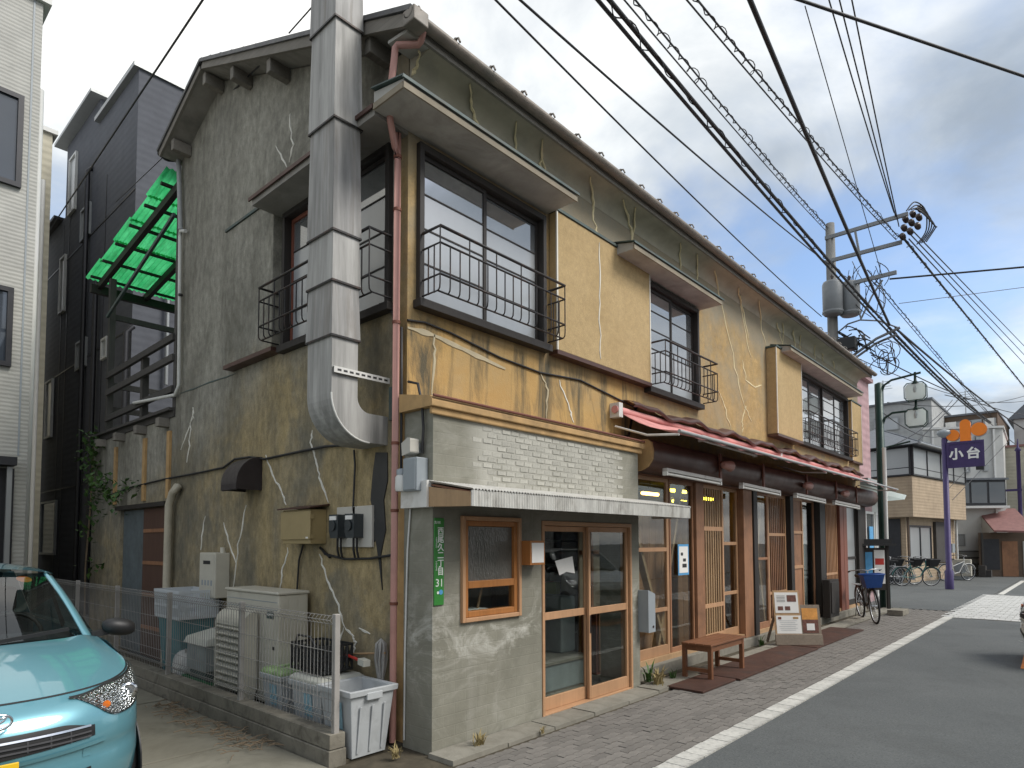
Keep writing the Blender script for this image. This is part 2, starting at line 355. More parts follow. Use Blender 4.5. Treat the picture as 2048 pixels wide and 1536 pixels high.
simple('iron', (.022, .021, .022), .5, .3, var=.3, dirt=(.10, .045, .025), damt=.7, dscale=8)
simple('brown_metal', (.075, .035, .026), .45, .2, var=.25, scale=3, bump=.05, dirt=(.14, .08, .06), damt=.5)
simple('white_metal', (.62, .61, .58), .4, var=.08, dirt=(.36, .31, .25), damt=.6, dscale=5)
simple('galvanised', (.30, .295, .28), .6, .1, var=.4, scale=2, stretch=(7, 7, .5), bump=.05, dirt=(.46, .45, .43), damt=.8, dscale=1.6)
simple('galvanised_dark', (.27, .265, .255), .6, .1, var=.45, scale=2, stretch=(7, 7, .5), bump=.05, dirt=(.15, .125, .10), damt=.7, dscale=1.8)
simple('corrugated_old', (.56, .55, .51), .6, .2, var=.2, scale=5, stretch=(3, 3, 1), dirt=(.22, .2, .17), damt=.7, dscale=3)
simple('pipe_pink', (.42, .215, .18), .45, var=.12, scale=3, bump=.03, dirt=(.22, .11, .09), damt=.5)
simple('pipe_cream', (.45, .41, .32), .5, var=.15, dirt=(.2, .18, .14))
simple('pipe_grey', (.30, .31, .31), .5, var=.15)
simple('pipe_white', (.60, .60, .57), .5, var=.1)
simple('black_cable', (.014, .014, .015), .55, bump=0)
simple('black_plastic', (.02, .021, .022), .45, var=.2)
simple('rust_plate', (.075, .035, .024), .7, .3, var=.3, scale=4, bump=.4, bscale=120, dirt=(.045, .035, .03), damt=.6)
simple('awning_pink', (.62, .275, .255), .8, var=.2, scale=3, bump=.15, dirt=(.36, .16, .145), damt=.6)
simple('plaster_in', (.32, .27, .20), .85)
simple('floor_in', (.13, .115, .095), .8)
simple('counter_grey', (.24, .27, .27), .6)
simple('paper', (.72, .71, .68), .8, var=.05, bump=.05)
emit('tube_yellow', (1, .74, .06), 7.0)
emit('tube_warm', (1, .5, .12), 6.0)
glass('glass')
glass('glass_dark', (.55, .57, .56))
def frosted(name, c, rough, ior=2.1):
    N = NT(name); col = N.mix(N.ramp(N.noise(1, 6, .6, N.map((1.5, 1.5, .4))), .3, .7), tuple(q*.8 for q in c), c)
    N.bsdf(col, rough, 0, N.bump(N.noise(1.1, 2), .08, .02), .9, IOR=ior)
frosted('pane_frosted', (.36, .375, .385), .25); frosted('pane_clear', (.17, .18, .19), .04, 2.9)
frosted('pane_dusty', (.30, .315, .32), .3)
N = NT('pane_figured'); N.bsdf(N.mix(N.ramp(N.noise(3, 4), .3, .7), (.07, .07, .06), (.15, .14, .125)), .18, 0, N.bump(N.noise(1, 3, .5, N.map((70, 70, 22))), .7, .01), .6)
N = NT('curtain'); N.bsdf(N.mix(N.ramp(N.noise(1, 2, .5, N.map((30, 1, .5))), .3, .7), (.25, .25, .24), (.5, .5, .48)), .9)

# ------------------------------------------------------------------ the setting: ground, road, pavement, parking lot
build(box(-300, 500, -300, 500, -.6, -.05), 'ground', 'asphalt', kind='structure')
build(box(-60, 160, -9.5, -1.585, -.3, -.004), 'road', 'asphalt', kind='structure')
build(box(14.6, 19.4, -1.55, 60, -.3, -.006), 'side_road', 'asphalt', kind='structure')
build(box(19.4, 160, -1.55, 60, -.3, -.012), 'far_ground', 'asphalt', kind='structure')
side = build(box(-.66, 14.6, -1.41, .34, -.3, -.022), 'pavement', 'earth', kind='structure')
build(box(-60, -.66, -1.41, -1.2, -.3, -.012), 'lot_apron', 'concrete_kerb', kind='structure')
# interlocking paving blocks: the near ones are pieces of their own
PW, PH, J = .20, .075, .006
def paver_poly(w, h):
    e = .013; b = [(0, 0), (w*.25, e), (w*.5, 0), (w*.75, e), (w, 0)]
    return [(x+J/2, y+J/2) for x, y in b] [:4] + [(w-J/2, J/2)] + [(w-J/2, h-J/2)] + [(w*.75, h+e-J/2), (w*.5, h-J/2), (w*.25, h+e-J/2)] + [(J/2, h-J/2)]
pm = MB().prism(paver_poly(PW, PH), 'z', -.05, 0).mesh('paving_block'); pm.materials.append(MT['paver'])
cells = []
rows = int((1.41-.30)/PH)
for r_ in range(rows):
    for c_ in range(-3, 74):
        x = c_*PW + (PW/2 if r_ % 2 else 0); y = -1.405 + r_*PH
        if x < -.62 or x > 14.3 or y+PH > -.295: continue
        cells.append(((V((x, y, 0))-V((CAM.x, CAM.y, 0))).length, x, y))
vis = [q for q in cells if q[1] > -.2]; vis.sort()
near = set(vis[:290]); rest = MB()
for q in cells:
    dz = -.003+random.uniform(-.003, .002)
    if q in near:
        o = D.objects.new('paving_block', pm); COL.objects.link(o); o.location = (q[1], q[2], dz); o.parent = side
        o.rotation_euler = (random.uniform(-.012, .012), random.uniform(-.01, .01), 0)
    else:
        rest.prism([(q[1]+a, q[2]+b) for a, b in paver_poly(PW, PH)], 'z', -.05, dz)
build(rest, 'far_paving_blocks', 'paver', side, kind='stuff')
# concrete strip in front of the houses, stone by stone
km = MB().box(.006, .594, -.285, -.012, -.2, .012).mesh('kerb_stone'); km.materials.append(MT['concrete_kerb'])
kb = build(box(-.6, 14.6, -.29, 0.0, -.25, -.03), 'kerb_bed', 'earth', kind='structure')
for i in range(24):
    o = D.objects.new('kerb_stone', km); COL.objects.link(o); o.location = (-.05+i*.6, 0, random.uniform(-.006, .006)); o.parent = kb
# the white line is a row of pale blocks
ln = build(box(-20, 40, -1.585, -1.41, -.3, -.02), 'road_edge_line', 'earth', kind='structure')
lm = MB().box(.003, .147, -1.578, -1.414, -.1, .004).mesh('line_block'); lm.materials.append(MT['line_paint'])
for i in range(104):
    x = -.5+i*.15
    if 13.0 < x < 19.5: continue
    o = D.objects.new('line_block', lm); COL.objects.link(o); o.location = (x, random.uniform(-.003, .003), random.uniform(-.003, .002)); o.parent = ln
pb = MB()
for i in range(36):
    for j in range(18):
        x = 13.05+i*.21; y = -5.4+j*.22+(.11 if i % 2 else 0)
        pb.box(x+.006, x+.204, y+.006, y+.214, -.05, .003+random.uniform(-.003, .003))
cw = build(box(13.0, 20.7, -5.5, -1.5, -.1, -.002), 'crossing_bed', 'earth', kind='structure')
build(pb, 'crossing_blocks', 'paver_light', cw, kind='stuff')
build(MB().prism([(7.1, -3.07), (7.1, -3.6), (8.4, -3.6), (8.4, -3.03)], 'z', -.01, .003), 'orange_road_mark', 'orange_paint', kind='structure')
build(box(21, 30, -1.8, -1.66, -.01, .003), 'stop_line', 'line_paint', kind='structure')
# parking lot of cast slabs
lot = build(box(-40, -.67, -1.2, 24, -.4, -.02), 'parking_lot', 'concrete_kerb', kind='structure')
for (x0, x1) in ((-.69-2.6, -.69), (-5.9, -3.32), (-8.5, -5.93)):
    for (y0, y1) in ((-1.18, 1.36), (1.39, 3.3), (3.33, 5.9), (5.93, 8.5)):
        build(box(x0, x1, y0, y1, -.15, random.uniform(-.002, .003)), 'slab', 'concrete_slab', lot, bevel=.008)
build(box(-.53, .02, .36, 9, -.3, .0), 'yard_ground', 'earth', kind='structure')
# fallen twigs along the low wall
tw = MB()
for i in range(150):
    p = V((-.86+random.gauss(0, .07), random.uniform(1.0, 3.1), .012+random.random()*.03)); a = random.uniform(0, 6.28); l = random.uniform(.04, .16)
    q = p+V((math.cos(a)*l, math.sin(a)*l, random.uniform(-.006, .02))); tw.tube([p, (p+q)/2+V((0, 0, .01)), q], .0035, 4)
simple('twig', (.19, .14, .09), .9, rand=0)
build(tw, 'fallen_twigs', 'twig', kind='stuff')

# ------------------------------------------------------------------ the old shop house
H = thing('shop_house', 'weathered two-storey yellow stucco corner shop house with brown timber shopfront and grey annex', 'building', (0, 0, 0))
def wall_y(name, m, y0, y1, x0, x1, z0, z1, ops, parent=H, **k):
    """wall lying along x, with rectangular openings (xa, xb, za, zb)"""
    xs = sorted({x0, x1, *[a for o in ops for a in o[:2]]}); zs = sorted({z0, z1, *[a for o in ops for a in o[2:]]}); mb = MB()
    for i in range(len(xs)-1):
        for j in range(len(zs)-1):
            cx, cz = (xs[i]+xs[i+1])/2, (zs[j]+zs[j+1])/2
            if any(o[0] < cx < o[1] and o[2] < cz < o[3] for o in ops): continue
            mb.box(xs[i], xs[i+1], y0, y1, zs[j], zs[j+1])
    return build(mb, name, m, parent, **k)
def wall_x(name, m, x0, x1, y0, y1, z0, z1, ops, parent=H, **k):
    ys = sorted({y0, y1, *[a for o in ops for a in o[:2]]}); zs = sorted({z0, z1, *[a for o in ops for a in o[2:]]}); mb = MB()
    for i in range(len(ys)-1):
        for j in range(len(zs)-1):
            cx, cz = (ys[i]+ys[i+1])/2, (zs[j]+zs[j+1])/2
            if any(o[0] < cx < o[1] and o[2] < cz < o[3] for o in ops): continue
            mb.box(x0, x1, ys[i], ys[i+1], zs[j], zs[j+1])
    return build(mb, name, m, parent, **k)
YF = .35
W1 = (.11, 1.80, 3.62, 4.98); W2 = (3.84, 5.30, 3.56, 4.95); W3 = (9.40, 13.0, 3.54, 4.93)
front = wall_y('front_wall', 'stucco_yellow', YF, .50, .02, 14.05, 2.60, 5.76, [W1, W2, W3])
GW = (.55, 2.35, 3.62, 5.02)
gable = wall_x('gable_wall', 'stucco_grey', .02, .17, .50, 5.20, 0, 5.60, [GW])
build(MB().prism([(.50, 5.60), (5.20, 5.60), (5.20, 6.78), (3.95, 7.27), (.50, 5.82)], 'x', .02, .17), 'gable_peak', 'stucco_grey', H)
build(box(.02, .17, YF, .50, 0, 2.60), 'corner_pier', 'trim_ochre', H)
build(box(13.9, 14.05, .50, 5.2, 0, 5.60), 'end_wall', 'stucco_grey', H)
build(MB().prism([(.50, 5.60), (5.20, 5.60), (5.20, 6.78), (3.95, 7.27), (.50, 5.82)], 'x', 13.9, 14.05), 'end_peak', 'stucco_grey', H)
build(box(.17, 13.9, 5.05, 5.2, 0, 6.78), 'rear_wall', 'stucco_grey', H)
build(box(.17, 13.9, .50, 5.05, 2.62, 2.74), 'upper_floor', 'floor_in', H)
build(box(.17, 13.9, .50, 5.05, -.2, .03), 'shop_floor', 'floor_in', H)
# roof
def slope_prism(y0, z0, y1, z1, t): return [(y0, z0), (y1, z1), (y1, z1+t), (y0, z0+t)]
XR0, XR1 = -.25, 14.25
roof = build(MB().prism(slope_prism(.08, 5.67, 3.95, 7.28, .05), 'x', XR0+.03, XR1-.03).prism(slope_prism(3.95, 7.28, 5.22, 6.73, .05), 'x', XR0+.03, XR1-.03), 'roof', 'soffit', H)
def tile_course(y0, z0, y1, z1, x0, x1, pitch, n):
    """wavy clay tiles as one course"""
    mb = MB(); m = int((x1-x0)/pitch*6); dz = .0
    for t in (0, 1):
        pass
    rows_ = []
    for (y, z, o) in ((y0, z0, .0), (y0, z0, .035), (y1, z1, .012)):
        rows_.append([(x0+(x1-x0)*i/m, y, z+o+(.02*math.cos((x0+(x1-x0)*i/m)/pitch*2*math.pi) if o or 1 else 0)) for i in range(m+1)])
    return mb.grid(rows_)
tl = MB()
for k in range(14):
    a, b = k/14, (k+1)/14
    y0, z0 = .02+3.93*a, 5.705+1.645*a; y1, z1 = .02+3.93*b+.02, 5.705+1.645*b
    tl.v, tl.f, tl.s = (lambda q: (tl.v+q.v, tl.f+[tuple(i+len(tl.v) for i in f) for f in q.f], tl.s+q.s))(tile_course(y0, z0+.02, y1, z1+.02, XR0, XR1, .27, 0))
for k in range(5):
    a, b = k/5, (k+1)/5
    y0, z0 = 5.30-1.35*a, 6.74+.60*a; y1, z1 = 5.30-1.35*b, 6.74+.60*b
    tl.v, tl.f, tl.s = (lambda q: (tl.v+q.v, tl.f+[tuple(i+len(tl.v) for i in f) for f in q.f], tl.s+q.s))(tile_course(y0, z0+.02, y1, z1+.02, XR0, XR1, .27, 0))
build(tl, 'roof_tiles', 'roof_tile', roof, kind='stuff')
build(MB().tube([(XR0, 3.95, 7.36), (XR1, 3.95, 7.36)], .055, 10), 'ridge_cap', 'roof_tile', roof)
# barge boards and the beam ends under the gable overhang
build(MB().beam((-.235, .0, 5.655), (-.235, 3.95, 7.33), .03, .10).beam((-.235, 5.25, 6.77), (-.235, 3.95, 7.33), .03, .10), 'barge_board', 'wood_eave', H)
build(MB().beam((-.245, -.02, 5.73), (-.245, 3.95, 7.375), .05, .04).beam((-.245, 5.27, 6.815), (-.245, 3.95, 7.375), .05, .04), 'barge_tile', 'roof_tile', H)
for y in (.62, 1.45, 2.35, 3.2, 3.95, 4.9):
    z = 5.67+(y-.08)*1.61/3.87 if y < 3.95 else 7.28-(y-3.95)*.55/1.27
    build(box(-.21, .016, y-.04, y+.04, z-.17, z-.03), 'purlin_end', 'wood_eave', H, bevel=.006)
build(box(-.22, 14.22, .055, .08, 5.61, 5.70), 'eave_board', 'wood_eave', H)
# front gutter with its hangers
gp = [(.055*math.cos(a), .055*math.sin(a)) for a in [math.pi+math.pi*i/8 for i in range(9)]]
build(MB().prism([(a, 5.705+b) for a, b in gp]+[(a*.86, 5.705+b*.86) for a, b in gp[::-1]], 'x', -.27, 14.27, True), 'gutter', 'gutter', H)
build(box(-.27, -.12, -.07, .07, 5.61, 5.73), 'gutter_box', 'gutter', H, bevel=.01)
for i in range(34):
    x = -.2+i*.42
    build(MB().tube([(x, -.065, 5.71), (x, -.045, 5.755), (x, .0, 5.77), (x, .045, 5.755), (x, .07, 5.73)], .009, 6).lathe((x, -.01, 5.762), [(.014, -.01), (.015, .006), (.008, .014)], 8), 'gutter_hanger', 'gutter', H)
# plaster soffit under the front eave
cv = [(.081, 5.625), (.16, 5.62), (.24, 5.605), (.31, 5.56), (.348, 5.48)]
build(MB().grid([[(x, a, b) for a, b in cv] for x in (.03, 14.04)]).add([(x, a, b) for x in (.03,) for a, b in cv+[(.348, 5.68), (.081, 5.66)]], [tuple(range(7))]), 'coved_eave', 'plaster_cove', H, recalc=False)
build(MB().prism([(.081, 5.63), (.345, 5.665), (.345, 5.69), (.081, 5.66)], 'x', -.2, 14.2), 'eave_soffit', 'soffit_pale', H)

# window hoods
def hood(parts, lab=None):
    o = None
    for mb, nm, m in parts:
        if o is None: o = build(mb, nm, m, H)
        else: build(mb, nm.replace('window_', ''), m, o)
    return o
def hood_prof(z, y_out, y_in): return [(y_in, z-.02), (y_out, z-.02), (y_out, z+.055), (y_in, z+.13)]
hood([(MB().prism(hood_prof(5.06, -.03, .349), 'x', -.33, 1.86), 'window_hood', 'soffit_pale'), (MB().box(-.34, 1.87, -.045, -.031, 5.035, 5.085), 'hood_fascia', 'hood_edge'), (MB().box(-.345, -.331, -.03, .34, 5.035, 5.085), 'hood_fascia', 'hood_edge'),
      (MB().prism([(.349, 5.215), (-.06, 5.125), (-.06, 5.10), (-.046, 5.10), (-.046, 5.118), (.349, 5.205)], 'x', -.36, 1.89), 'hood_flashing', 'flashing_green')])
hood([(MB().prism([(.019, 5.01), (-.32, 5.01), (-.32, 5.085), (.019, 5.16)], 'y', .352, 2.42), 'window_hood', 'soffit'),
      (MB().prism([(.019, 5.175), (-.345, 5.095), (-.345, 5.06), (-.33, 5.06), (-.33, 5.09), (.019, 5.165)], 'y', .355, 2.46), 'hood_flashing', 'brown_metal')])
for x0, x1, z in ((3.05, 5.42, 4.98), (8.25, 13.05, 4.96)):
    hood([(MB().prism(hood_prof(z+.02, .02, .349), 'x', x0, x1), 'window_hood', 'soffit_pale'), (MB().box(x0-.01, x1+.01, .004, .019, z-.002, z+.05), 'hood_fascia', 'hood_edge'),
          (MB().prism([(.349, z+.17), (-.012, z+.085), (-.012, z+.062), (.002, z+.062), (.002, z+.078), (.349, z+.16)], 'x', x0-.03, x1+.03), 'hood_flashing', 'flashing_green')])
# plaster boxes that take the storm shutters
for (x0, x1, z0, z1, yo) in ((1.9, 3.80, 3.59, 5.06, .245), (8.0, 9.30, 3.48, 5.0, .17), (13.15, 14.0, 3.5, 4.9, .27)):
    p = build(box(x0, x1, yo, .349, z0, z1), 'shutter_box', 'stucco_panel', H, bevel=.008)
    build(MB().box(x0-.008, x0+.012, yo-.006, yo+.01, z0, z1), 'edge_bead', 'caulk', p); build(MB().box(x1-.012, x1+.008, yo-.006, yo+.01, z0, z1), 'edge_bead', 'caulk', p)
    build(box(x0-.02, x1+.02, yo-.015, .348, z1+.002, z1+.03), 'box_cap', 'flashing_green', p)
    build(box(x0-.01, x1+.01, yo-.01, .348, z0-.045, z0-.002), 'box_base', 'brown_metal', p)
p = build(box(-.09, .019, 2.42, 3.50, 3.62, 5.18), 'shutter_box', 'stucco_grey', H, bevel=.008)
build(box(-.105, .018, 2.40, 3.53, 5.182, 5.21), 'box_cap', 'flashing_green', p)
build(box(-.10, .018, 2.41, 3.52, 3.575, 3.618), 'box_base', 'brown_metal', p)

# upper windows: frame > sash, muntin, pane
def window_front(x0, x1, z0, z1, n, panes, y=.30):
    fr = build(MB().box(x0, x0+.05, y, .42, z0, z1).box(x1-.05, x1, y, .42, z0, z1).box(x0+.05, x1-.05, y, .42, z1-.06, z1).box(x0-.03, x1+.03, y-.05, .42, z0-.07, z0), 'window', 'wood_black', H, bevel=.004)
    w = (x1-x0-.1)/n
    for i in range(n):
        a, b = x0+.05+i*w, x0+.05+(i+1)*w; yy = y+.05+(.03 if i % 2 else 0)
        build(MB().box(a, a+.035, yy, yy+.03, z0, z1-.06).box(b-.035, b, yy, yy+.03, z0, z1-.06).box(a+.035, b-.035, yy, yy+.03, z0, z0+.05).box(a+.035, b-.035, yy, yy+.03, z1-.10, z1-.06), 'sash', 'wood_black', fr)
        rows_ = len(panes)
        hs = (z1-.10-z0-.05)/rows_
        for j in range(rows_):
            za = z0+.05+j*hs
            build(box(a+.034, b-.034, yy+.012, yy+.018, za+.0061, za+hs-.0061), 'pane', panes[j], fr)
            if j: build(box(a+.035, b-.035, yy+.004, yy+.026, za-.006, za+.006), 'muntin', 'wood_black_x', fr)
    build(box(x0, x1, .44, .46, z0, z1), 'lining', 'curtain', fr)
    return fr
window_front(*W1, 2, ['pane_frosted', 'pane_frosted', 'pane_frosted', 'pane_clear'])
window_front(*W2, 2, ['pane_frosted', 'pane_frosted', 'pane_clear', 'pane_clear', 'pane_clear'])
window_front(*W3, 4, ['pane_clear', 'pane_clear', 'pane_clear', 'pane_clear', 'pane_clear', 'pane_clear'])
fr = build(MB().box(-.03, .09, .55, .60, 3.62, 5.02).box(-.03, .09, 2.30, 2.35, 3.62, 5.02).box(-.03, .09, .60, 2.30, 4.96, 5.02).box(-.06, .09, .52, 2.38, 3.55, 3.62), 'window', 'wood_black', H, bevel=.004)
for i in range(2):
    a, b = .60+i*.85, .60+(i+1)*.85; xx = .02+(.03 if i else 0)
    build(MB().box(xx, xx+.03, a, a+.035, 3.62, 4.96).box(xx, xx+.03, b-.035, b, 3.62, 4.96).box(xx, xx+.03, a+.035, b-.035, 3.62, 3.67).box(xx, xx+.03, a+.035, b-.035, 4.92, 4.96), 'sash', 'wood_red' if i else 'wood_black', fr)
    for j in range(4):
        za = 3.67+j*.3125
        build(box(xx+.012, xx+.018, a+.034, b-.034, za+.0061, za+.306), 'pane', 'pane_frosted' if j < 3 else 'pane_clear', fr)
        if j: build(box(xx+.004, xx+.026, a+.035, b-.035, za-.006, za+.006), 'muntin', 'wood_black', fr)
build(box(.13, .15, .55, 2.35, 3.62, 5.02), 'lining', 'curtain', fr)

# wrought iron railings, bellied at the foot
def railing_front(x0, x1, z0, yo=.07):
    mb = MB(); zt = z0+.54; zm = z0+.40; zl = z0+.14; yi = .29
    for z, r in ((zt, .013), (zm, .009), (zl, .009)):
        mb.tube([(x0, yi, z), (x0, yo, z), (x1, yo, z), (x1, yi, z)], r, 6)
    mb.tube([(x0, yi, z0+.008), (x0, yo+.03, z0+.008), (x1, yo+.03, z0+.008), (x1, yi, z0+.008)], .008, 6)
    n = int((x1-x0)/.105)
    for i in range(n+1):
        x = x0+(x1-x0)*i/n; full = i % 3 == 0
        mb.tube([(x, yo, zt if full else zm), (x, yo, z0+.07), (x, yo+.004, z0+.03), (x, yo+.018, z0+.012), (x, yo+.03, z0+.01)], .0065, 5)
    for q in (x0, x1):
        for t in (.33, .66): mb.tube([(q, yo+(yi-yo)*t, zm), (q, yo+(yi-yo)*t, z0)], .0065, 5)
    return build(mb, 'railing', 'iron', H)
railing_front(.13, 1.80, 3.64); railing_front(3.86, 5.36, 3.58); railing_front(9.5, 13.0, 3.56, .12)
mb = MB(); xo, xi, z0 = -.24, -.02, 3.64
for z, r in ((z0+.54, .013), (z0+.40, .009), (z0+.14, .009)): mb.tube([(xi, .52, z), (xo, .52, z), (xo, 2.40, z), (xi, 2.40, z)], r, 6)
mb.tube([(xi, .52, z0+.008), (xo+.03, .52, z0+.008), (xo+.03, 2.40, z0+.008), (xi, 2.40, z0+.008)], .008, 6)
for i in range(19):
    y = .52+1.88*i/18
    mb.tube([(xo, y, z0+(.54 if i % 3 == 0 else .40)), (xo, y, z0+.07), (xo+.004, y, z0+.03), (xo+.018, y, z0+.012), (xo+.03, y, z0+.01)], .0065, 5)
build(mb, 'railing', 'iron', H)

# repaired cracks: pale beads of filler, traced on the wall they lie on
def jag(pts, n=5, a=.012):
    out = []
    for i in range(len(pts)-1):
        p, q = V(pts[i]), V(pts[i+1])
        for k in range(n): out.append(p.lerp(q, k/n)+V((random.gauss(0, a), random.gauss(0, a), random.gauss(0, a)))*(1 if (i or k) else 0))
    out.append(V(pts[-1])); return out
def on_front(a, b, val):
    """the wall, or the plaster cove under the eave where the line of sight meets that first"""
    p = PY(a, b, val)
    if val < .3 or p.z < 5.47: return p
    y = .34
    while y > .09:
        q = PY(a, b, y); t = next((i for i in range(4) if cv[i][0] <= y <= cv[i+1][0]), 3)
        zc_ = cv[t][1]+(cv[t+1][1]-cv[t][1])*(y-cv[t][0])/(cv[t+1][0]-cv[t][0])
        if q.z <= zc_+.004: return q-V((0, .004, .006))
        y -= .008
    return p
def crack(plane, val, px, m='caulk', w=.028):
    f = {'y': PY, 'x': PX}[plane]; pts = []
    for (a, b), (c, d) in zip(px[:-1], px[1:]):
        for k in range(5):
            s_ = k/5; pts.append((a+(c-a)*s_+random.gauss(0, 1.1), b+(d-b)*s_))
    pts = [f(a, b, val) if plane == 'x' else on_front(a, b, val) for a, b in pts+[px[-1]]]
    build(MB().ribbon(pts, (0, -1, 0) if plane == 'y' else (-1, 0, 0), w, .006), 'crack_filler', m, H)
YC = YF-.001
for px in ([(838,100),(835,130),(825,150)], [(938,167),(945,215),(957,255),(952,262)], [(1033,243),(1031,318)], [(1085,278),(1082,320),(1076,350)], [(1083,318),(1095,362)],
           [(1180,352),(1187,405),(1186,440),(1198,475)], [(1247,398),(1258,440),(1264,480),(1263,497)], [(1272,415),(1265,480)], [(1361,485),(1361,540)], [(1395,508),(1394,560)],
           [(1429,540),(1440,600),(1470,735),(1490,820)], [(1477,575),(1485,640),(1502,715)], [(1480,590),(1497,680)], [(1484,720),(1492,760),(1510,775),(1523,770)], [(1436,778),(1450,820),(1461,860)],
           [(1490,812),(1484,845),(1484,865)], [(1490,812),(1502,842)], [(1517,600),(1524,660),(1531,690)], [(1552,645),(1566,690)], [(1567,645),(1564,690)], [(1586,660),(1590,695)], [(1600,670),(1601,700)], [(1629,690),(1630,718)], [(1645,706),(1646,724)], [(1667,722),(1668,738)]):
    crack('y', YC, px, 'caulk_front', .033)
crack('y', .244, [(1199,485),(1200,560),(1199,640),(1201,718)], 'caulk', .022)
crack('y', YC, [(1080,745),(1094,780),(1092,838)], 'caulk_dull', .03); crack('y', YC, [(1118,760),(1140,820),(1147,845)], 'caulk', .03)
crack('y', YC, [(815,655),(865,670),(940,705),(1010,738)], 'caulk_dull', .06); crack('y', YC, [(868,668),(869,720),(864,800)], 'caulk_dull', .035)
for px in ([(580,228),(586,290),(579,325)], [(552,292),(574,335)], [(388,815),(380,870),(374,925)], [(388,815),(382,850),(362,900)], [(625,860),(622,885),(632,920),(640,955),(657,1005)], [(532,910),(545,950),(560,975),(573,1010)],
           [(492,1010),(478,1090),(467,1175)], [(446,1045),(460,1090),(472,1125)], [(410,1032),(402,1100)], [(577,1095),(565,1145),(560,1178)], [(642,1108),(655,1160),(672,1200),(690,1255)], [(690,1255),(705,1270),(712,1285),(708,1305)], [(718,1256),(741,1268)], [(690,1255),(675,1290)]):
    crack('x', .0195, px, 'caulk', .026)
crack('x', .0195, [(362,787),(420,765),(472,747)], 'flashing_green', .02)

# ------------------------------------------------------------------ grey annex at the corner
OPW = (.30, 1.01, .97, 1.80); OPD = (1.33, 2.88, -.01, 1.80)
annex = wall_y('annex_wall', 'cement', 0, .12, 0, 3.05, -.2, 2.65, [OPW, (1.33, 2.88, -.2, 1.80)])
build(box(0, .12, .12, .349, -.2, 2.65), 'annex_side', 'cement', H); build(box(2.93, 3.05, .12, .45, -.2, 2.65), 'annex_side', 'cement', H)
build(box(.12, 2.93, .12, .50, 2.50, 2.62), 'annex_ceiling', 'plaster_in', H)
build(box(1.33, 2.88, .002, .50, -.2, .012), 'threshold', 'concrete_kerb', H)
build(MB().prism([(.348, 2.65), (-.055, 2.655), (-.055, 2.70), (-.035, 2.735), (.348, 2.80)], 'x', -.06, 3.12), 'annex_ledge', 'trim_ochre', H, bevel=.006)
build(box(-.04, 3.10, -.03, .0, 2.60, 2.654), 'ledge_moulding', 'trim_ochre', H, bevel=.008)
build(MB().tube([(-.05, -.06, 2.735), (3.1, -.06, 2.735)], .012, 6), 'ledge_bead', 'wood_red', H)
# scraped bricks where the render has come off
bw, bh = .118, .052
bmeshes = []
for k in range(4):
    w_, h_ = bw-.008, bh-.008; j = lambda a=.004: random.uniform(-a, a)
    d_ = .002+k*.0013; c4 = [(j(), j()), (w_+j(), j()), (w_+j(), h_+j()), (j(), h_+j())]
    vs_ = [(a, .02, b) for a, b in c4]+[(a+(.004 if i in (0, 3) else -.004), -d_, b+(.004 if i < 2 else -.004)) for i, (a, b) in enumerate(c4)]
    me = MB().add(vs_, [(0,1,5,4),(1,2,6,5),(2,3,7,6),(3,0,4,7),(4,5,6,7)]).mesh('brick'); me.materials.append(MT['brick_white']); bmeshes.append(me)
for r_ in range(11):
    for c_ in range(19):
        x = .43+c_*bw+(bw/2 if r_ % 2 else 0); z = 2.02+r_*bh
        e = min((x-.35)/.3, (2.72-x)/.25, (z-1.95)/.12, (2.66-z)/.1)
        if random.random() > .15+e*.75: continue
        o = D.objects.new('brick', bmeshes[(r_*7+c_*3) % 4]); COL.objects.link(o); o.location = (x, 0, z); o.parent = annex
# the small window: frame > rail, panes
fr = build(MB().box(.295, .33, -.03, .09, .955, 1.815).box(.98, 1.015, -.03, .09, .955, 1.815).box(.33, .98, -.03, .09, 1.78, 1.815).box(.33, .98, -.03, .09, .955, .99), 'window', 'wood_fresh', H, bevel=.005)
build(MB().box(.331, .375, -.01, .06, .991, 1.779).box(.935, .979, -.01, .06, .991, 1.779).box(.375, .935, -.01, .06, 1.225, 1.285).box(.375, .935, -.01, .06, 1.735, 1.779).box(.375, .935, -.01, .06, .991, 1.04), 'sash', 'wood_window', fr, bevel=.005)
build(box(.374, .936, .02, .026, 1.284, 1.731), 'pane', 'pane_figured', fr)
build(box(.374, .936, .02, .026, 1.039, 1.226), 'pane', 'glass', fr)
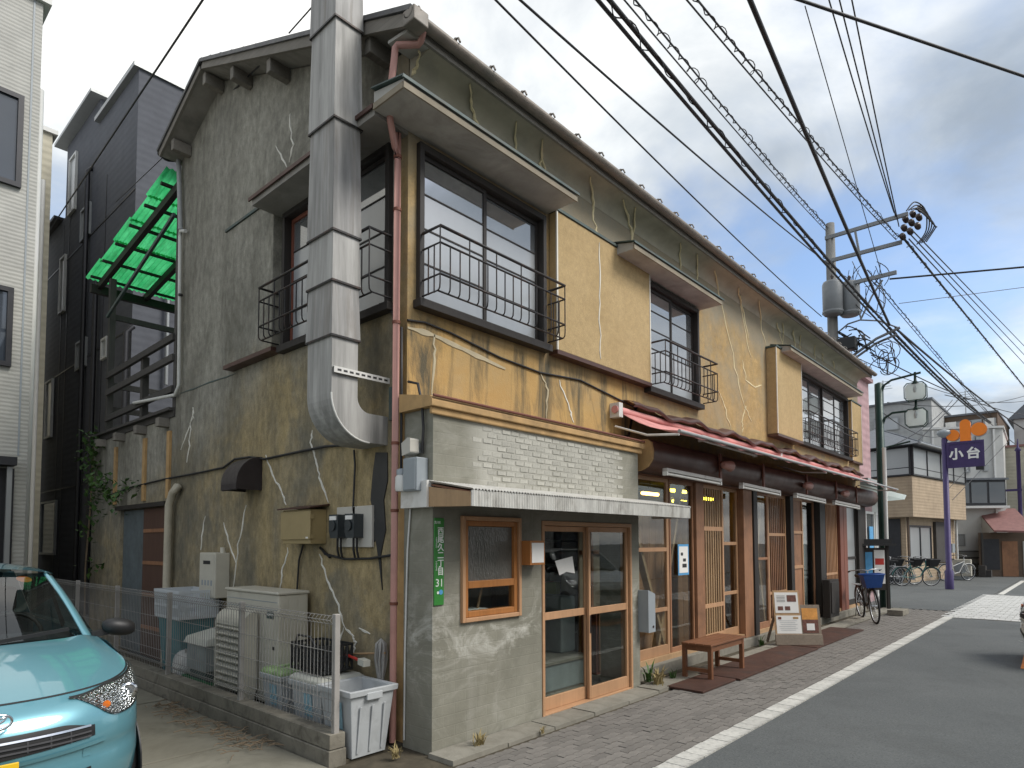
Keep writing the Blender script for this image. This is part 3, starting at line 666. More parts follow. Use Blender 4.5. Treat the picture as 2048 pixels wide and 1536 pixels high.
# sliding doors
jb = build(MB().box(1.325, 1.36, -.012, .12, .0, 1.80).box(2.85, 2.885, -.012, .12, .0, 1.80).box(1.36, 2.85, -.012, .12, 1.76, 1.80).box(1.36, 2.85, -.01, .12, .0, .022), 'door_frame', 'wood_fresh_x', H, bevel=.004)
def leaf(x0, x1, y, z0, z1, frame_m, rails, pane_m, slats=0, st=.045, bot=.12, topr=.05, slat_m=None, name='sliding_door', parent=None, pull=False):
    """a timber leaf: frame > slats and panes"""
    mb = MB().box(x0, x0+st, y, y+.03, z0, z1).box(x1-st, x1, y, y+.03, z0, z1).box(x0+st, x1-st, y, y+.03, z0, z0+bot).box(x0+st, x1-st, y, y+.03, z1-topr, z1)
    for (a, b) in rails: mb.box(x0+st, x1-st, y+.001, y+.029, a, b)
    lf = build(mb, name, frame_m, parent or H, bevel=.003)
    zs = [z0+bot]+[q for a in rails for q in a]+[z1-topr]
    for k in range(0, len(zs), 2):
        if pane_m: build(box(x0+st-.003, x1-st+.003, y+.019, y+.024, zs[k]-.003, zs[k+1]+.003), 'pane', pane_m, lf)
    for i in range(slats):
        x = x0+st+(x1-x0-2*st)*(i+1)/(slats+1)
        build(box(x-.012, x+.012, y+.002, y+.017, z0+bot, z1-topr), 'slat', slat_m or frame_m, lf)
    if pull: build(box(x0+.012, x0+.032, y-.002, y+.004, .68, .86), 'door_pull', 'iron', lf)
    return lf
leaf(1.365, 2.14, .065, .024, 1.755, 'wood_fresh', [(.865, .935)], 'glass', st=.036)
leaf(2.10, 2.845, .018, .024, 1.755, 'wood_fresh', [(.865, .935)], 'glass', st=.036, pull=True)
# corrugated canopy over the annex door
cn = build(MB().prism([(-.47, 1.955), (.0, 2.04), (.0, 2.055), (-.47, 1.97)], 'x', -.03, 3.33), 'canopy', 'wood_brown_x', H)
def corr(x0, x1, pitch, amp, f):
    n = int((x1-x0)/pitch*6); return [f(x0+(x1-x0)*i/n, amp*math.cos(2*math.pi*i/6)) for i in range(n+1)]
build(MB().grid([corr(-.05, 3.36, .034, .007, lambda x, w: (x, -.49, 1.985+w)), corr(-.05, 3.36, .034, .007, lambda x, w: (x, -.005, 2.073+w))]), 'canopy_sheet', 'corrugated_old', cn)
build(MB().grid([corr(-.05, 3.34, .030, .006, lambda x, w: (x, -.486+w, 1.862)), corr(-.05, 3.34, .030, .006, lambda x, w: (x, -.486+w, 1.978))]).box(-.05, 3.34, -.478, -.472, 1.863, 1.975), 'canopy_fascia', 'corrugated_old', cn)
build(MB().prism([(-.472, 1.862), (-.002, 1.875), (-.002, 2.03), (-.472, 1.965)], 'x', -.055, -.03), 'canopy_end', 'wood_pale', cn)
build(box(3.335, 3.36, -.47, 0, 1.865, 2.0), 'canopy_end', 'corrugated_old', cn)
build(MB().prism([(-.015, 1.872), (.30, 1.872), (.30, 2.06), (-.015, 2.08)], 'x', -.075, -.002), 'canopy_return', 'white_metal', cn)
build(box(.0, 3.3, -.46, -.01, 1.925, 1.945), 'canopy_lining', 'wood_brown_x', cn)
for x in (.55, 1.35):
    top(MB().tube([(x, -.40, 1.93), (x, -.40, 1.89), (x+.012, -.40, 1.865), (x+.03, -.40, 1.872), (x+.032, -.40, 1.90)], .004, 6), 'canopy_hook', 'white_metal', 'small pale metal hook under the canopy above the ' + ('small window' if x < 1 else 'sliding door'), 'hook', 'hooks under the canopy')

# ------------------------------------------------------------------ timber shopfront
YS = .28
build(box(3.05, 13.9, .17, .45, -.2, .115), 'shop_sill', 'concrete_kerb', H, bevel=.01)
build(box(3.06, 13.9, .24, .36, .115, .175), 'sill_rail', 'wood_pale', H)
build(box(3.06, 13.9, .22, .40, 2.42, 2.60), 'shop_lintel', 'wood_brown_x', H)
for x0, x1, m, y in ((3.06, 3.12, 'wood_pale', .25), (4.98, 5.22, 'wood_brown', .24), (6.56, 6.90, 'wood_brown', .22), (6.92, 7.08, 'wood_black', .20), (8.62, 8.78, 'wood_black', .20), (10.32, 10.66, 'wood_black', .20), (11.76, 12.02, 'wood_red', .22), (12.04, 12.30, 'wood_red', .22), (13.25, 13.9, 'wood_black', .22)):
    build(box(x0, x1, y, .38, .116, 2.42), 'post', m, H, bevel=.005)
LZ0, LZ1 = .176, 2.419
leaf(3.13, 4.27, YS, LZ0, LZ1, 'wood_fresh', [(.72, .77), (1.48, 1.53)], 'glass', st=.06, name='glazed_screen')
leaf(4.29, 4.97, YS, LZ0, LZ1, 'wood_brown', [], 'glass', st=.035, bot=.06, name='glazed_screen')
leaf(5.24, 5.95, YS, LZ0, LZ1, 'wood_fresh', [(.66, .72), (1.76, 1.82)], 'glass', 7, name='lattice_door', slat_m='wood_pale')
leaf(5.97, 6.54, YS+.035, LZ0, LZ1, 'wood_fresh', [(.80, .85), (1.55, 1.60)], 'glass', 0, name='glazed_door')
leaf(7.12, 7.73, YS, LZ0, LZ1, 'wood_brown', [(1.30, 1.34)], 'glass', 0, bot=.10, name='glazed_screen')
leaf(7.74, 8.60, YS, LZ0, LZ1, 'wood_fresh', [(.70, .75), (1.70, 1.75)], 'glass', 8, name='lattice_door', slat_m='wood_brown')
leaf(8.80, 9.52, YS, LZ0, LZ1, 'wood_fresh', [(1.10, 1.16), (1.75, 1.80)], 'wood_brown', 0, name='figured_glass_door')
leaf(9.54, 10.30, YS+.03, LZ0, LZ1, 'wood_brown', [], 'glass', 0, name='glazed_door')
leaf(10.68, 11.74, YS, LZ0, LZ1, 'wood_fresh', [(.90, .95)], 'wood_brown', 9, name='lattice_door')
leaf(12.32, 13.23, YS, LZ0, LZ1, 'wood_black', [(1.2, 1.26)], 'pane_dusty', 0, name='glazed_screen')
for a, b in (((3.25, .36, 2.35), (4.2, .36, .3)), ((4.75, .37, 2.35), (4.05, .37, .25)), ((7.2, .37, 2.3), (7.65, .37, .25)), ((7.62, .39, 2.3), (7.2, .39, .25)), ((9.9, .42, 2.2), (9.72, .42, .3))):
    build(MB().beam(a, b, .045, .085, (0, 1, 0)), 'brace', 'wood_pale', H)
build(MB().grid([[(9.6+i*.03, .46+.015*math.sin(i*1.7), z) for i in range(22)] for z in (.3, 2.3)]), 'curtain', 'curtain', H)
# inside of the shop
build(box(.17, 13.9, 4.3, 4.4, .03, 2.62), 'inner_wall', 'plaster_in', H)
wood('wood_inner', (.46, .25, .13), .65, .6, 'z', rand=.18)
for i in range(8): build(box(5.15+i*.16, 5.30+i*.16, .62, .64, .03, 2.2), 'inner_board', 'wood_inner', H)
for i in range(9): build(box(7.2+i*.16, 7.35+i*.16, .66, .68, .03, 2.3), 'inner_board', 'wood_inner', H)
for i in range(6): build(box(3.78+i*.16, 3.935+i*.16, .56, .58, .03, 2.05), 'inner_board', 'wood_inner', H)
build(MB().box(1.1, 3.0, 2.25, 2.3, .03, 2.5), 'back_panel', 'plaster_in', H)
build(MB().box(3.0, 3.06, 1.6, 4.3, .03, 2.62).box(8.7, 8.78, .5, 4.3, .03, 2.62), 'partition', 'wood_brown', H)
def inside(mb, nm, m, lab, cat, **k): return top(mb, nm, m, lab, cat, **k)
sh = thing('shop_counter', 'grey low counter standing just inside the sliding doors', 'counter', (2.3, .75, .03))
build(box(1.95, 2.75, .50, 1.05, .03, .30), 'base', 'counter_grey', sh, bevel=.008); build(box(1.92, 2.78, .48, 1.07, .302, .34), 'counter_top', 'concrete_kerb', sh, bevel=.006)
inside(MB().box(2.55, 2.82, .72, .98, .341, .98), 'cooler_box', 'counter_grey', 'tall dark grey cabinet seen behind the left door pane', 'cabinet', bevel=.02)
rk = thing('shelf_rack', 'dark shelf rack with coloured boxes inside the annex', 'shelf', (2.95, 1.3, .03))
for z in (.5, .95, 1.3, 1.6): build(box(2.80, 3.10, .90, 1.75, z, z+.025), 'shelf', 'counter_grey', rk)
for y in (.90, 1.32, 1.72): build(box(2.80, 3.10, y, y+.03, .03, 2.2), 'upright', 'wood_black', rk)
build(box(3.105, 3.12, .88, 1.77, .03, 2.3), 'rack_back', 'wood_grey', rk)
simple('box_green', (.20, .28, .04), .7); simple('box_yellow', (.45, .28, .04), .7); simple('box_orange', (.45, .13, .03), .7)
for i, (x, m, c) in enumerate(((1.0, 'box_green', 'green'), (1.28, 'box_orange', 'orange'), (1.56, 'box_green', 'lime'), (1.84, 'box_yellow', 'yellow'))):
    inside(box(2.83, 3.07, 1.02+(x-1)*.72, 1.19+(x-1)*.72, .976, 1.11), 'goods_box', m, ['olive green goods box at the left end of the shelf rack', 'orange goods box between the green ones on the shelf rack', 'olive green goods box beside the yellow one on the shelf rack', 'yellow goods box on the shelf rack'][i], 'box', group='goods boxes on the shelf rack', bevel=.006)
cb_ = thing('slatted_cabinet', 'brown slatted wooden cabinet behind the right door pane', 'cabinet', (3.4, .7, .03))
build(box(3.10, 3.74, .62, .84, .03, .80), 'carcass', 'wood_red', cb_, bevel=.006)
for i in range(7): build(box(3.13+i*.085, 3.185+i*.085, .595, .618, .08, .76), 'slat', 'wood_brown', cb_)
build(box(3.10, 3.74, .86, .88, .80, 2.3), 'inner_wall', 'plaster_in', H); build(box(3.30, 3.34, .82, .858, .80, 2.3), 'inner_post', 'wood_brown', H); build(box(3.10, 3.74, .82, .858, 1.45, 1.50), 'inner_post', 'wood_brown', H)
nt_ = top(MB().prism([(1.60, 1.42), (1.88, 1.46), (1.92, 1.29), (1.78, 1.31), (1.67, 1.28)], 'y', .058, .061), 'paper_notice', 'paper', 'torn white paper stuck on the left sliding door', 'notice')
top(box(.42, .72, .10, .30, 1.0, 1.035), 'paper_stack', 'paper', 'white paper lying inside on the small window ledge', 'paper')
top(MB().tube([(.66, .18, 1.0), (.74, .16, 1.35)], .012, 6), 'wooden_stick', 'wood_pale', 'thin wooden stick leaning behind the small window', 'stick')
for i, (p, m, l) in enumerate((((5.94, 1.5, 2.38), 'tube_warm', .5), ((6.91, 1.5, 2.48), 'tube_yellow', .62), ((6.96, 1.5, 2.30), 'tube_yellow', .5), ((8.05, 1.5, 2.40), 'tube_yellow', .4))):
    t = thing('ceiling_lamp', ['dim orange fluorescent lamp glowing inside the shop', 'bright yellow fluorescent lamp, upper of two inside the shop', 'bright yellow fluorescent lamp, lower of two inside the shop', 'yellow fluorescent lamp glowing behind the lattice door'][i], 'lamp', p, 'lamps lit inside the shop')
    build(MB().tube([(p[0]-l/2, p[1], p[2]), (p[0]+l/2, p[1], p[2])], .026, 8), 'tube', m, t)
    build(box(p[0]-l/2-.03, p[0]+l/2+.03, p[1]-.04, p[1]+.04, p[2]+.025, p[2]+.06), 'housing', 'white_metal', t)
    build(MB().tube([(p[0], p[1], p[2]+.05), (p[0], p[1], 2.63)], .005, 5), 'suspension', 'black_cable', t)
# roller shutter housing
rp = [(.219, 2.80), (.02, 2.80), (-.03, 2.76), (-.05, 2.66), (-.04, 2.56), (.02, 2.48), (.11, 2.44), (.219, 2.43)]
rb = build(MB().prism(rp, 'x', 3.34, 13.95, True), 'shutter_housing', 'brown_metal', H)
build(MB().prism([(a+.002, b) for a, b in rp], 'x', 3.30, 3.338), 'housing_end', 'trim_ochre', rb)
for x in (5.1, 6.66, 8.7, 10.5, 12.0): build(box(x-.03, x+.03, -.075, -.052, 2.44, 2.80), 'bracket', 'wood_red', rb)
# awning, half wound up
aw = thing('awning', 'faded pink fabric awning half wound over the brown shopfront', 'awning', (8, .3, 2.7))
rows_ = []
for j in range(7):
    t = j/6; row = []
    for i in range(61):
        x = 3.12+10.5*i/60; sag = .07*math.sin(math.pi*t)*math.exp(-((x-3.1)/.8)**2) + .012*math.sin(x*5.1+t*2)
        row.append((x, .27-.78*t, 3.12-.315*t-sag))
    rows_.append(row)
fb = build(MB().grid(rows_), 'fabric', 'awning_pink', aw); sm = fb.modifiers.new('s', 'SOLIDIFY'); sm.thickness = .004
build(MB().grid([[(3.12+10.5*i/60, -.512, z+.012*math.sin(i*1.9)*k) for i in range(61)] for k, z in ((0, 2.805), (1, 2.775))]), 'valance', 'awning_pink', aw)
build(MB().tube([(3.05, -.515, 2.80), (13.7, -.515, 2.80)], .020, 8), 'front_bar', 'pipe_grey', aw)
build(MB().tube([(3.0, .27, 3.14), (13.7, .27, 3.14)], .045, 10), 'roller', 'awning_pink', aw)
for x in (3.06, 8.3, 13.6):
    build(MB().tube([(x, .30, 2.95), (x, -.12, 2.80), (x, -.51, 2.765)], .014, 6), 'arm', 'white_metal', aw)
    build(box(x-.04, x+.04, .22, .348, 3.05, 3.22), 'wall_bracket', 'white_metal', aw)
build(MB().grid([[(3.3+10.4*i/90, y, z+.03*math.sin(i*.55)+.018*math.sin(i*1.3+1)) for i in range(91)] for y, z in ((.345, 3.30), (.20, 3.25), (.17, 3.21), (.20, 3.19))]), 'cover_strip', 'brown_metal', aw)
# strip lights and spot lamps over the shopfront
simple('lamp_housing', (.38, .37, .35), .5, var=.15, dirt=(.2, .17, .15), damt=.7, dscale=6)
def strip(a, b, lab):
    a, b = V(a), V(b); t = thing('strip_light', lab, 'lamp', tuple((a+b)/2), 'strip lights above the shopfront')
    build(MB().beam(a, b, .065, .045), 'housing', 'lamp_housing', t, bevel=.006)
    build(MB().tube([a+V((.04, -.01, -.045)), b+V((-.04, -.01, -.045))], .017, 8), 'tube', 'pipe_white', t)
    for p, q in ((a, .015), (b, -.015)): build(MB().beam(p+V((q-.015, 0, -.04)), p+V((q+.015, 0, -.04)), .06, .05), 'socket', 'pipe_white', t)
strip((3.45, -.12, 2.44), (4.95, -.12, 2.42), 'white strip light beside the annex end of the shutter housing')
strip((5.65, -.12, 2.42), (7.15, -.12, 2.39), 'white strip light under the housing, second along from the annex')
strip((7.9, -.12, 2.40), (9.5, -.12, 2.37), 'white strip light under the housing, third along from the annex')
strip((10.1, -.12, 2.38), (11.9, -.12, 2.35), 'white strip light under the housing, farthest from the annex')
strip((4.3, -.16, 2.93), (6.1, -.16, 2.91), 'long white strip light hung just below the awning fabric')
for i, (x, z) in enumerate(((5.15, 2.64), (8.5, 2.58), (10.8, 2.57))):
    t = thing('spot_lamp', ['pinkish spot lamp on the housing above the lattice door beside the bench', 'pinkish spot lamp on the housing above the menu board', 'pinkish spot lamp on the housing farthest from the annex'][i], 'lamp', (x, -.05, z), 'spot lamps on the shutter housing')
    build(MB().lathe((x-.12, -.13, z), [(.03, 0), (.05, .03), (.06, .16), (.075, .24), (.07, .25)], 14, 'x'), 'shade', 'pipe_pink', t)
    build(MB().lathe((x+.132, -.13, z), [(.055, -.02), (.05, .01), (.02, .03)], 12, 'x'), 'bulb', 'pipe_white', t)
    build(MB().tube([(x, -.13, z), (x, -.08, z-.02), (x, -.045, z)], .012, 6), 'stem', 'iron', t)

# ------------------------------------------------------------------ things on the street front
def text_mesh(s, size, ext=.0015, bold=0):
    cu = D.curves.new('t', 'FONT'); cu.body = s; cu.size = size; cu.extrude = ext; cu.offset = bold; cu.align_x = 'CENTER'; cu.align_y = 'CENTER'; cu.resolution_u = 3
    o = D.objects.new('t', cu); COL.objects.link(o); dg = bpy.context.evaluated_depsgraph_get()
    me = D.meshes.new_from_object(o.evaluated_get(dg)); D.objects.remove(o); return me
def put_text(s, size, loc, m, parent, rot=(R(90), 0, 0), sx=1, name='lettering', ext=.0015, bold=0):
    me = text_mesh(s, size, ext, bold); me.materials.clear(); me.materials.append(MT[m]); o = D.objects.new(name, me); COL.objects.link(o)
    o.parent = parent; o.location = V(loc)-OFF.get(parent.name, V((0,0,0))); o.rotation_euler = rot; o.scale = (sx, 1, 1); OFF[o.name] = V((0,0,0)); return o
simple('sign_green', (.035, .20, .035), .4, var=.1, bump=0); simple('white_print', (.75, .75, .72), .6, bump=0, var=.04); simple('blue_print', (.08, .3, .55), .5, bump=0); simple('black_print', (.02, .02, .02), .6, bump=0)
simple('plastic_grey', (.27, .30, .32), .45, var=.08, bump=.03); simple('steel_grey', (.30, .33, .36), .4, .3, var=.1)
ap = thing('address_plate', 'narrow green address plate with white Japanese lettering on the grey annex corner', 'sign', (.057, 0, 1.1))
build(box(.008, .108, -.012, -.002, 1.115, 1.79), 'plate', 'sign_green', ap, bevel=.003)
put_text('荒川区', .022, (.04, -.0125, 1.755), 'white_print', ap)
for i, ch in enumerate('西尾久二丁目'): put_text(ch, .066, (.072, -.0125, 1.685-i*.0625), 'white_print', ap, bold=.0012)
put_text('31', .085, (.060, -.0125, 1.285), 'white_print', ap)
put_text('NISHI-OGU', .017, (.028, -.0125, 1.60), 'white_print', ap, (0, R(90), R(0)) if 0 else (R(90), R(90), 0))
put_text('2-CHOME', .017, (.028, -.0125, 1.42), 'white_print', ap, (R(90), R(90), 0))
build(MB().lathe((.075, -.0135, 1.215), [(.020, -.001), (.020, .001)], 14, 'y'), 'emblem', 'blue_print', ap)
build(MB().lathe((.045, -.0135, 1.212), [(.011, -.001), (.011, .001)], 12, 'y'), 'emblem', 'white_print', ap)
lb = thing('wall_lantern', 'square wooden box lantern with white panel beside the sliding door', 'lamp', (1.13, 0, 1.4))
build(box(1.01, 1.215, -.13, -.001, 1.40, 1.615), 'case', 'wood_window', lb, bevel=.004); build(box(1.03, 1.195, -.134, -.131, 1.42, 1.595), 'panel', 'paper', lb)
mb_ = thing('letter_box', 'grey metal letter box on the annex end beside the glazed screen', 'letter box', (3.1, .0, .6))
build(MB().prism([(3.02, .60), (3.17, .60), (3.17, 1.02), (3.02, 1.07)], 'y', -.13, -.002), 'case', 'plastic_grey', mb_, bevel=.008); build(MB().lathe((3.12, -.132, .66), [(.014, -.004), (.014, .002)], 10, 'y'), 'lock', 'iron', mb_)
ps = thing('poster', 'narrow pale blue poster stuck on the glazed screen above the bench', 'poster', (4.63, .27, 1.15))
build(box(4.49, 4.79, .268, .273, 1.16, 1.57), 'sheet', 'blue_print', ps); build(box(4.515, 4.765, .265, .2675, 1.19, 1.54), 'print', 'paper', ps)
for q in ((4.56, 4.62, 1.42, 1.46), (4.62, 4.70, 1.34, 1.38), (4.60, 4.72, 1.26, 1.31)): build(box(q[0], q[1], .263, .2645, q[2], q[3]), 'print', 'black_print', ps)

bn = thing('bench', 'small reddish brown slatted wooden bench on the rusty plate', 'bench', (4.25, -.35, 0))
A_, B_, C_ = V((3.74, -.20, 0)), V((4.66, -.38, 0)), V((3.72, -.56, 0))
bx0, bx1, by0, by1 = 3.78, 4.72, -.50, -.13
for i in range(4): build(box(bx0-.03, bx1+.03, by0+i*.0945-.01, by0+i*.0945+.078, .395, .42), 'plank', 'wood_bench', bn, bevel=.005)
for x in (bx0, bx1-.05):
    for y in (by0, by1-.05): build(box(x, x+.05, y, y+.05, .0, .394), 'leg', 'wood_bench', bn, bevel=.005)
for x in (bx0, bx1-.05): build(box(x+.008, x+.042, by0+.05, by1-.05, .33, .393), 'apron', 'wood_bench', bn); build(box(x+.012, x+.038, by0+.05, by1-.05, .09, .13), 'stretcher', 'wood_bench', bn)
for y in (by0, by1-.05): build(box(bx0+.05, bx1-.05, y+.008, y+.042, .33, .393), 'apron', 'wood_bench', bn)

for i, (x0, x1, y0, y1, lab) in enumerate(((3.17, 4.02, -.68, -.26, 'rusty steel plate at the weedy annex end of the bench'), (4.05, 6.9, -.72, -.20, 'long rusty steel plate under the bench and menu board'), (6.95, 9.6, -.70, -.14, 'long rusty steel plate beyond the menu board'))):
    top(box(x0, x1, y0, y1, .0, .022), 'steel_plate', 'rust_plate', lab, 'plate', 'rusty plates on the pavement', bevel=.003)

mn = thing('menu_board', 'grey wooden menu board with white price sheets and an orange poster', 'sign', (6.95, -.4, .02))
simple('poster_orange', (.60, .27, .06), .6, var=.3, scale=12); simple('photo_brown', (.13, .05, .035), .6, var=.5, scale=30); wood('wood_weathered', (.27, .22, .17), .55, .8, 'x')
ang = math.atan2(-.51, .45); ca, sa = math.cos(ang), math.sin(ang)
def mboard(u0, u1, v0, v1, d0, d1):
    """board leaning back by a fifth; u along, v up"""
    lean = .16; P = lambda u, v, d: (6.80+u*ca+(d+v*lean)*sa*-1, -.16+u*sa+(d+v*lean)*ca, .022+v)
    return MB().add([P(u0,v0,d0),P(u1,v0,d0),P(u1,v1,d0),P(u0,v1,d0),P(u0,v0,d1),P(u1,v0,d1),P(u1,v1,d1),P(u0,v1,d1)], [(0,1,2,3),(7,6,5,4),(0,4,5,1),(1,5,6,2),(2,6,7,3),(3,7,4,0)])
build(mboard(.0, .40, .10, .82, .0, .02), 'board', 'wood_pale', mn); build(mboard(.40, .70, .10, .60, .0, .02), 'board', 'wood_weathered', mn); build(mboard(-.02, .70, .0, .16, -.03, .0), 'foot_board', 'wood_weathered', mn, bevel=.006)
build(mboard(.02, .38, .48, .79, -.004, -.001), 'sheet', 'paper', mn); build(mboard(.02, .40, .17, .44, -.004, -.001), 'sheet', 'paper', mn)
build(mboard(.42, .66, .38, .55, -.004, -.001), 'sheet', 'poster_orange', mn); build(mboard(.42, .66, .18, .379, -.004, -.001), 'sheet', 'photo_brown', mn)
for q in ((.21, .35, .65, .75), (.06, .14, .52, .58), (.17, .25, .52, .58)): build(mboard(*q, -.007, -.0045), 'photo_print', 'photo_brown', mn)
build(mboard(.05, .10, .385, .42, -.007, -.0045), 'photo_print', 'wood_red', mn); build(mboard(.28, .36, .39, .42, -.007, -.0045), 'photo_print', 'trim_ochre', mn); build(mboard(.48, .60, .22, .32, -.007, -.0045), 'photo_print', 'paper', mn)
for r_ in range(5): build(mboard(.05, .18, .735-r_*.022, .741-r_*.022, -.006, -.0045), 'print', 'black_print', mn)
for r_ in range(6): build(mboard(.06+.01*(r_ % 3), .34-.03*(r_ % 2), .36-r_*.028, .364-r_*.028, -.006, -.0045), 'print', 'plastic_grey', mn)
for u in (.05, .60): build(MB().beam((6.80+u*ca-.30*sa*-1*-1, -.16+u*sa+.42*ca, .022), (6.80+u*ca-.1*sa, -.16+u*sa+.12*ca, .55), .03, .03), 'prop', 'wood_weathered', mn)

# ------------------------------------------------------------------ rear lean-to and roof deck
wall_x('leanto_wall', 'stucco_grey', .02, .17, 5.201, 8.70, 0, 3.28, [(5.42, 7.25, -.1, 2.10)])
build(MB().box(.17, 2.5, 8.55, 8.70, 0, 3.28), 'leanto_end', 'stucco_grey', H)
build(box(.0, 2.5, 5.21, 8.72, 3.281, 3.36), 'leanto_roof', 'wood_grey', H)
build(box(-.045, .015, 5.35, 7.32, 2.10, 2.16), 'door_lintel', 'wood_black', H)
for i, (a, b, m) in enumerate(((6.35, 7.24, 'door_blue'), (5.43, 6.34, 'wood_door'))):
    if i == 0: wood('wood_door', (.10, .055, .04), .6, .6, 'z'); simple('door_blue', (.10, .125, .135), .5, var=.25, dirt=(.05, .05, .05))
    dl = build(box(.06-.02*i, .09-.02*i, a, b, .02, 2.09), 'old_door', m, H, bevel=.004)
    if i:
        for z in (.4, .85, 1.3, 1.75): build(box(.028, .039, a+.04, b-.04, z, z+.05), 'door_rail', 'wood_brown', dl)
for y in (5.35, 6.25, 7.5): build(box(-.012, .019, y-.05, y+.05, 2.2, 3.10), 'wall_batten', 'trim_ochre', H)
for y in (5.45, 6.3, 7.2, 8.1): build(box(-.12, .6, y-.06, y+.06, 3.16, 3.279), 'rafter_end', 'wood_eave', H, bevel=.006)
dk = thing('roof_deck', 'dark timber drying deck with a translucent green corrugated roof', 'deck', (.8, 7, 3.36))
for i in range(8): build(box(-.06+i*.2, .12+i*.2, 5.22, 8.68, 3.361, 3.40), 'deck_board', 'wood_grey', dk)
for x, y, zt in ((.03, 8.15, 5.98), (.03, 5.30, 6.45), (1.45, 8.15, 5.98), (1.45, 5.40, 6.45), (.03, 6.55, 4.35)): build(box(x, x+.09, y-.045, y+.045, 3.40, zt), 'post', 'wood_grey', dk)
for z in (3.62, 4.05, 4.33): build(MB().beam((.02, 8.1, z), (.02, 5.3, z+.05), .05, .09), 'rail', 'wood_grey', dk)
for z in (3.8, 4.2, 5.35): build(MB().beam((.05, 8.15, z), (1.5, 8.15, z), .05, .09), 'rail', 'wood_grey', dk)
build(MB().beam((-.02, 8.05, 5.30), (-.02, 5.3, 6.05), .035, .05), 'clothes_pole', 'flashing_green', dk)
N = NT('green_sheet'); q = N.n('ShaderNodeBsdfTranslucent'); d_ = N.n('ShaderNodeBsdfDiffuse'); cc = N.mix(N.ramp(N.noise(3, 6, .7, N.map((3, .6, 3))), .35, .7), (.03, .36, .115), (.10, .62, .25)); cc = N.mix(N.math('MULTIPLY', N.ramp(N.noise(2.4, 9, .72, N.map((4, .7, 1))), .52, .68), .6), cc, (.05, .16, .07)); N.l(cc, q.inputs[0]); N.l(cc, d_.inputs[0]); ms = N.n('ShaderNodeMixShader'); ms.inputs[0].default_value = .75; N.l(d_.outputs[0], ms.inputs[1]); N.l(q.outputs[0], ms.inputs[2]); N.l(ms.outputs[0], N.out.inputs[0])
for i in range(5):
    y0, y1 = 8.78-i*.70, 8.78-(i+1)*.70-.06
    zf = lambda y: 6.10+(8.78-y)*.135
    build(MB().grid([corr(-.16+.03*(i % 2), 1.7, .075, .012, lambda x, w: (x, y0, zf(y0)+w+.012+.006*i)), corr(-.16+.03*(i % 2), 1.7, .075, .012, lambda x, w: (x, y1, zf(y1)+w+.012+.006*i))]), 'roof_sheet', 'green_sheet', dk)
for x in (.03, .75, 1.5): build(MB().beam((x, 8.75, 5.985), (x, 5.25, 6.455), .07, .11), 'rafter', 'wood_black', dk)
for i in range(6): y = 8.6-i*.62; build(MB().beam((-.13, y, 6.075+(8.78-y)*.135), (1.66, y, 6.075+(8.78-y)*.135), .05, .035), 'purlin', 'wood_black_x', dk)
build(MB().beam((-.1, 8.70, 5.93), (1.66, 8.70, 5.93), .09, .14), 'beam', 'wood_black_x', dk)

# ------------------------------------------------------------------ exhaust duct on the gable
dt = thing('exhaust_duct', 'tall square galvanised exhaust duct with flared joints rising up the gable', 'duct', (-.4, .78, 2.4))
DX0, DX1, DY0, DY1 = -.525, -.285, .60, .96
zs_ = [2.78, 3.25, 3.69, 4.10, 5.02, 5.86, 6.7, 7.6, 8.6]
for i in range(len(zs_)-1):
    a, b = zs_[i], zs_[i+1]; e = .014; z0 = a-.02 if i else a
    lo = (DX0-e*(i > 0), DX1+e*(i > 0), DY0-e*(i > 0), DY1+e*(i > 0)); hi = (DX0, DX1, DY0, DY1)
    rect = lambda q, z: [(q[0], q[2], z), (q[1], q[2], z), (q[1], q[3], z), (q[0], q[3], z)]
    sct = build(MB().grid([rect(lo, z0), rect(hi, b)], False, True), 'duct_section', ['galvanised', 'galvanised_dark'][i % 2], dt)
    if i: build(MB().grid([rect(tuple(v+s_*.003 for v, s_ in zip(lo, (-1, 1, -1, 1))), z0-.004), rect(tuple(v+s_*.003 for v, s_ in zip(lo, (-1, 1, -1, 1))), z0+.012)], False, True), 'joint_seam', 'iron', sct)
build(box(DX0-.05, DX1+.05, DY0-.05, DY1+.05, 8.6, 8.64), 'rain_cap', 'galvanised_dark', dt)
rows_ = []; cx, cz = DX1+.12, 2.78
for i in range(13):
    a = math.pi+math.pi/2*i/12; ro, ri = .36, .12
    rows_.append([(cx+ro*math.cos(a), DY0, cz+ro*math.sin(a)), (cx+ri*math.cos(a), DY0, cz+ri*math.sin(a)), (cx+ri*math.cos(a), DY1, cz+ri*math.sin(a)), (cx+ro*math.cos(a), DY1, cz+ro*math.sin(a))])
rows_.append([(.03, p[1], p[2]) for p in rows_[-1]])
build(MB().grid(rows_, False, True), 'duct_elbow', 'galvanised', dt)
build(MB().tube([(r_[0][0]-.004, DY0-.004, r_[0][2]-.003) for r_ in rows_[:-1]], .008, 5), 'elbow_seam', 'pipe_white', dt)
stt = MB().beam((-.52, .575, 2.96), (.016, .575, 2.96), .004, .05).beam((-.52, .595, 2.983), (.016, .595, 2.983), .036, .004)
ar = build(stt, 'support_arm', 'white_metal', dt)
for i in range(9): build(box(-.49+i*.056, -.455+i*.056, .5715, .573, 2.952, 2.968), 'slot', 'black_print', ar)
build(box(-.01, .018, .50, .55, 2.62, 2.90), 'support_plate', 'flashing_green', dt)

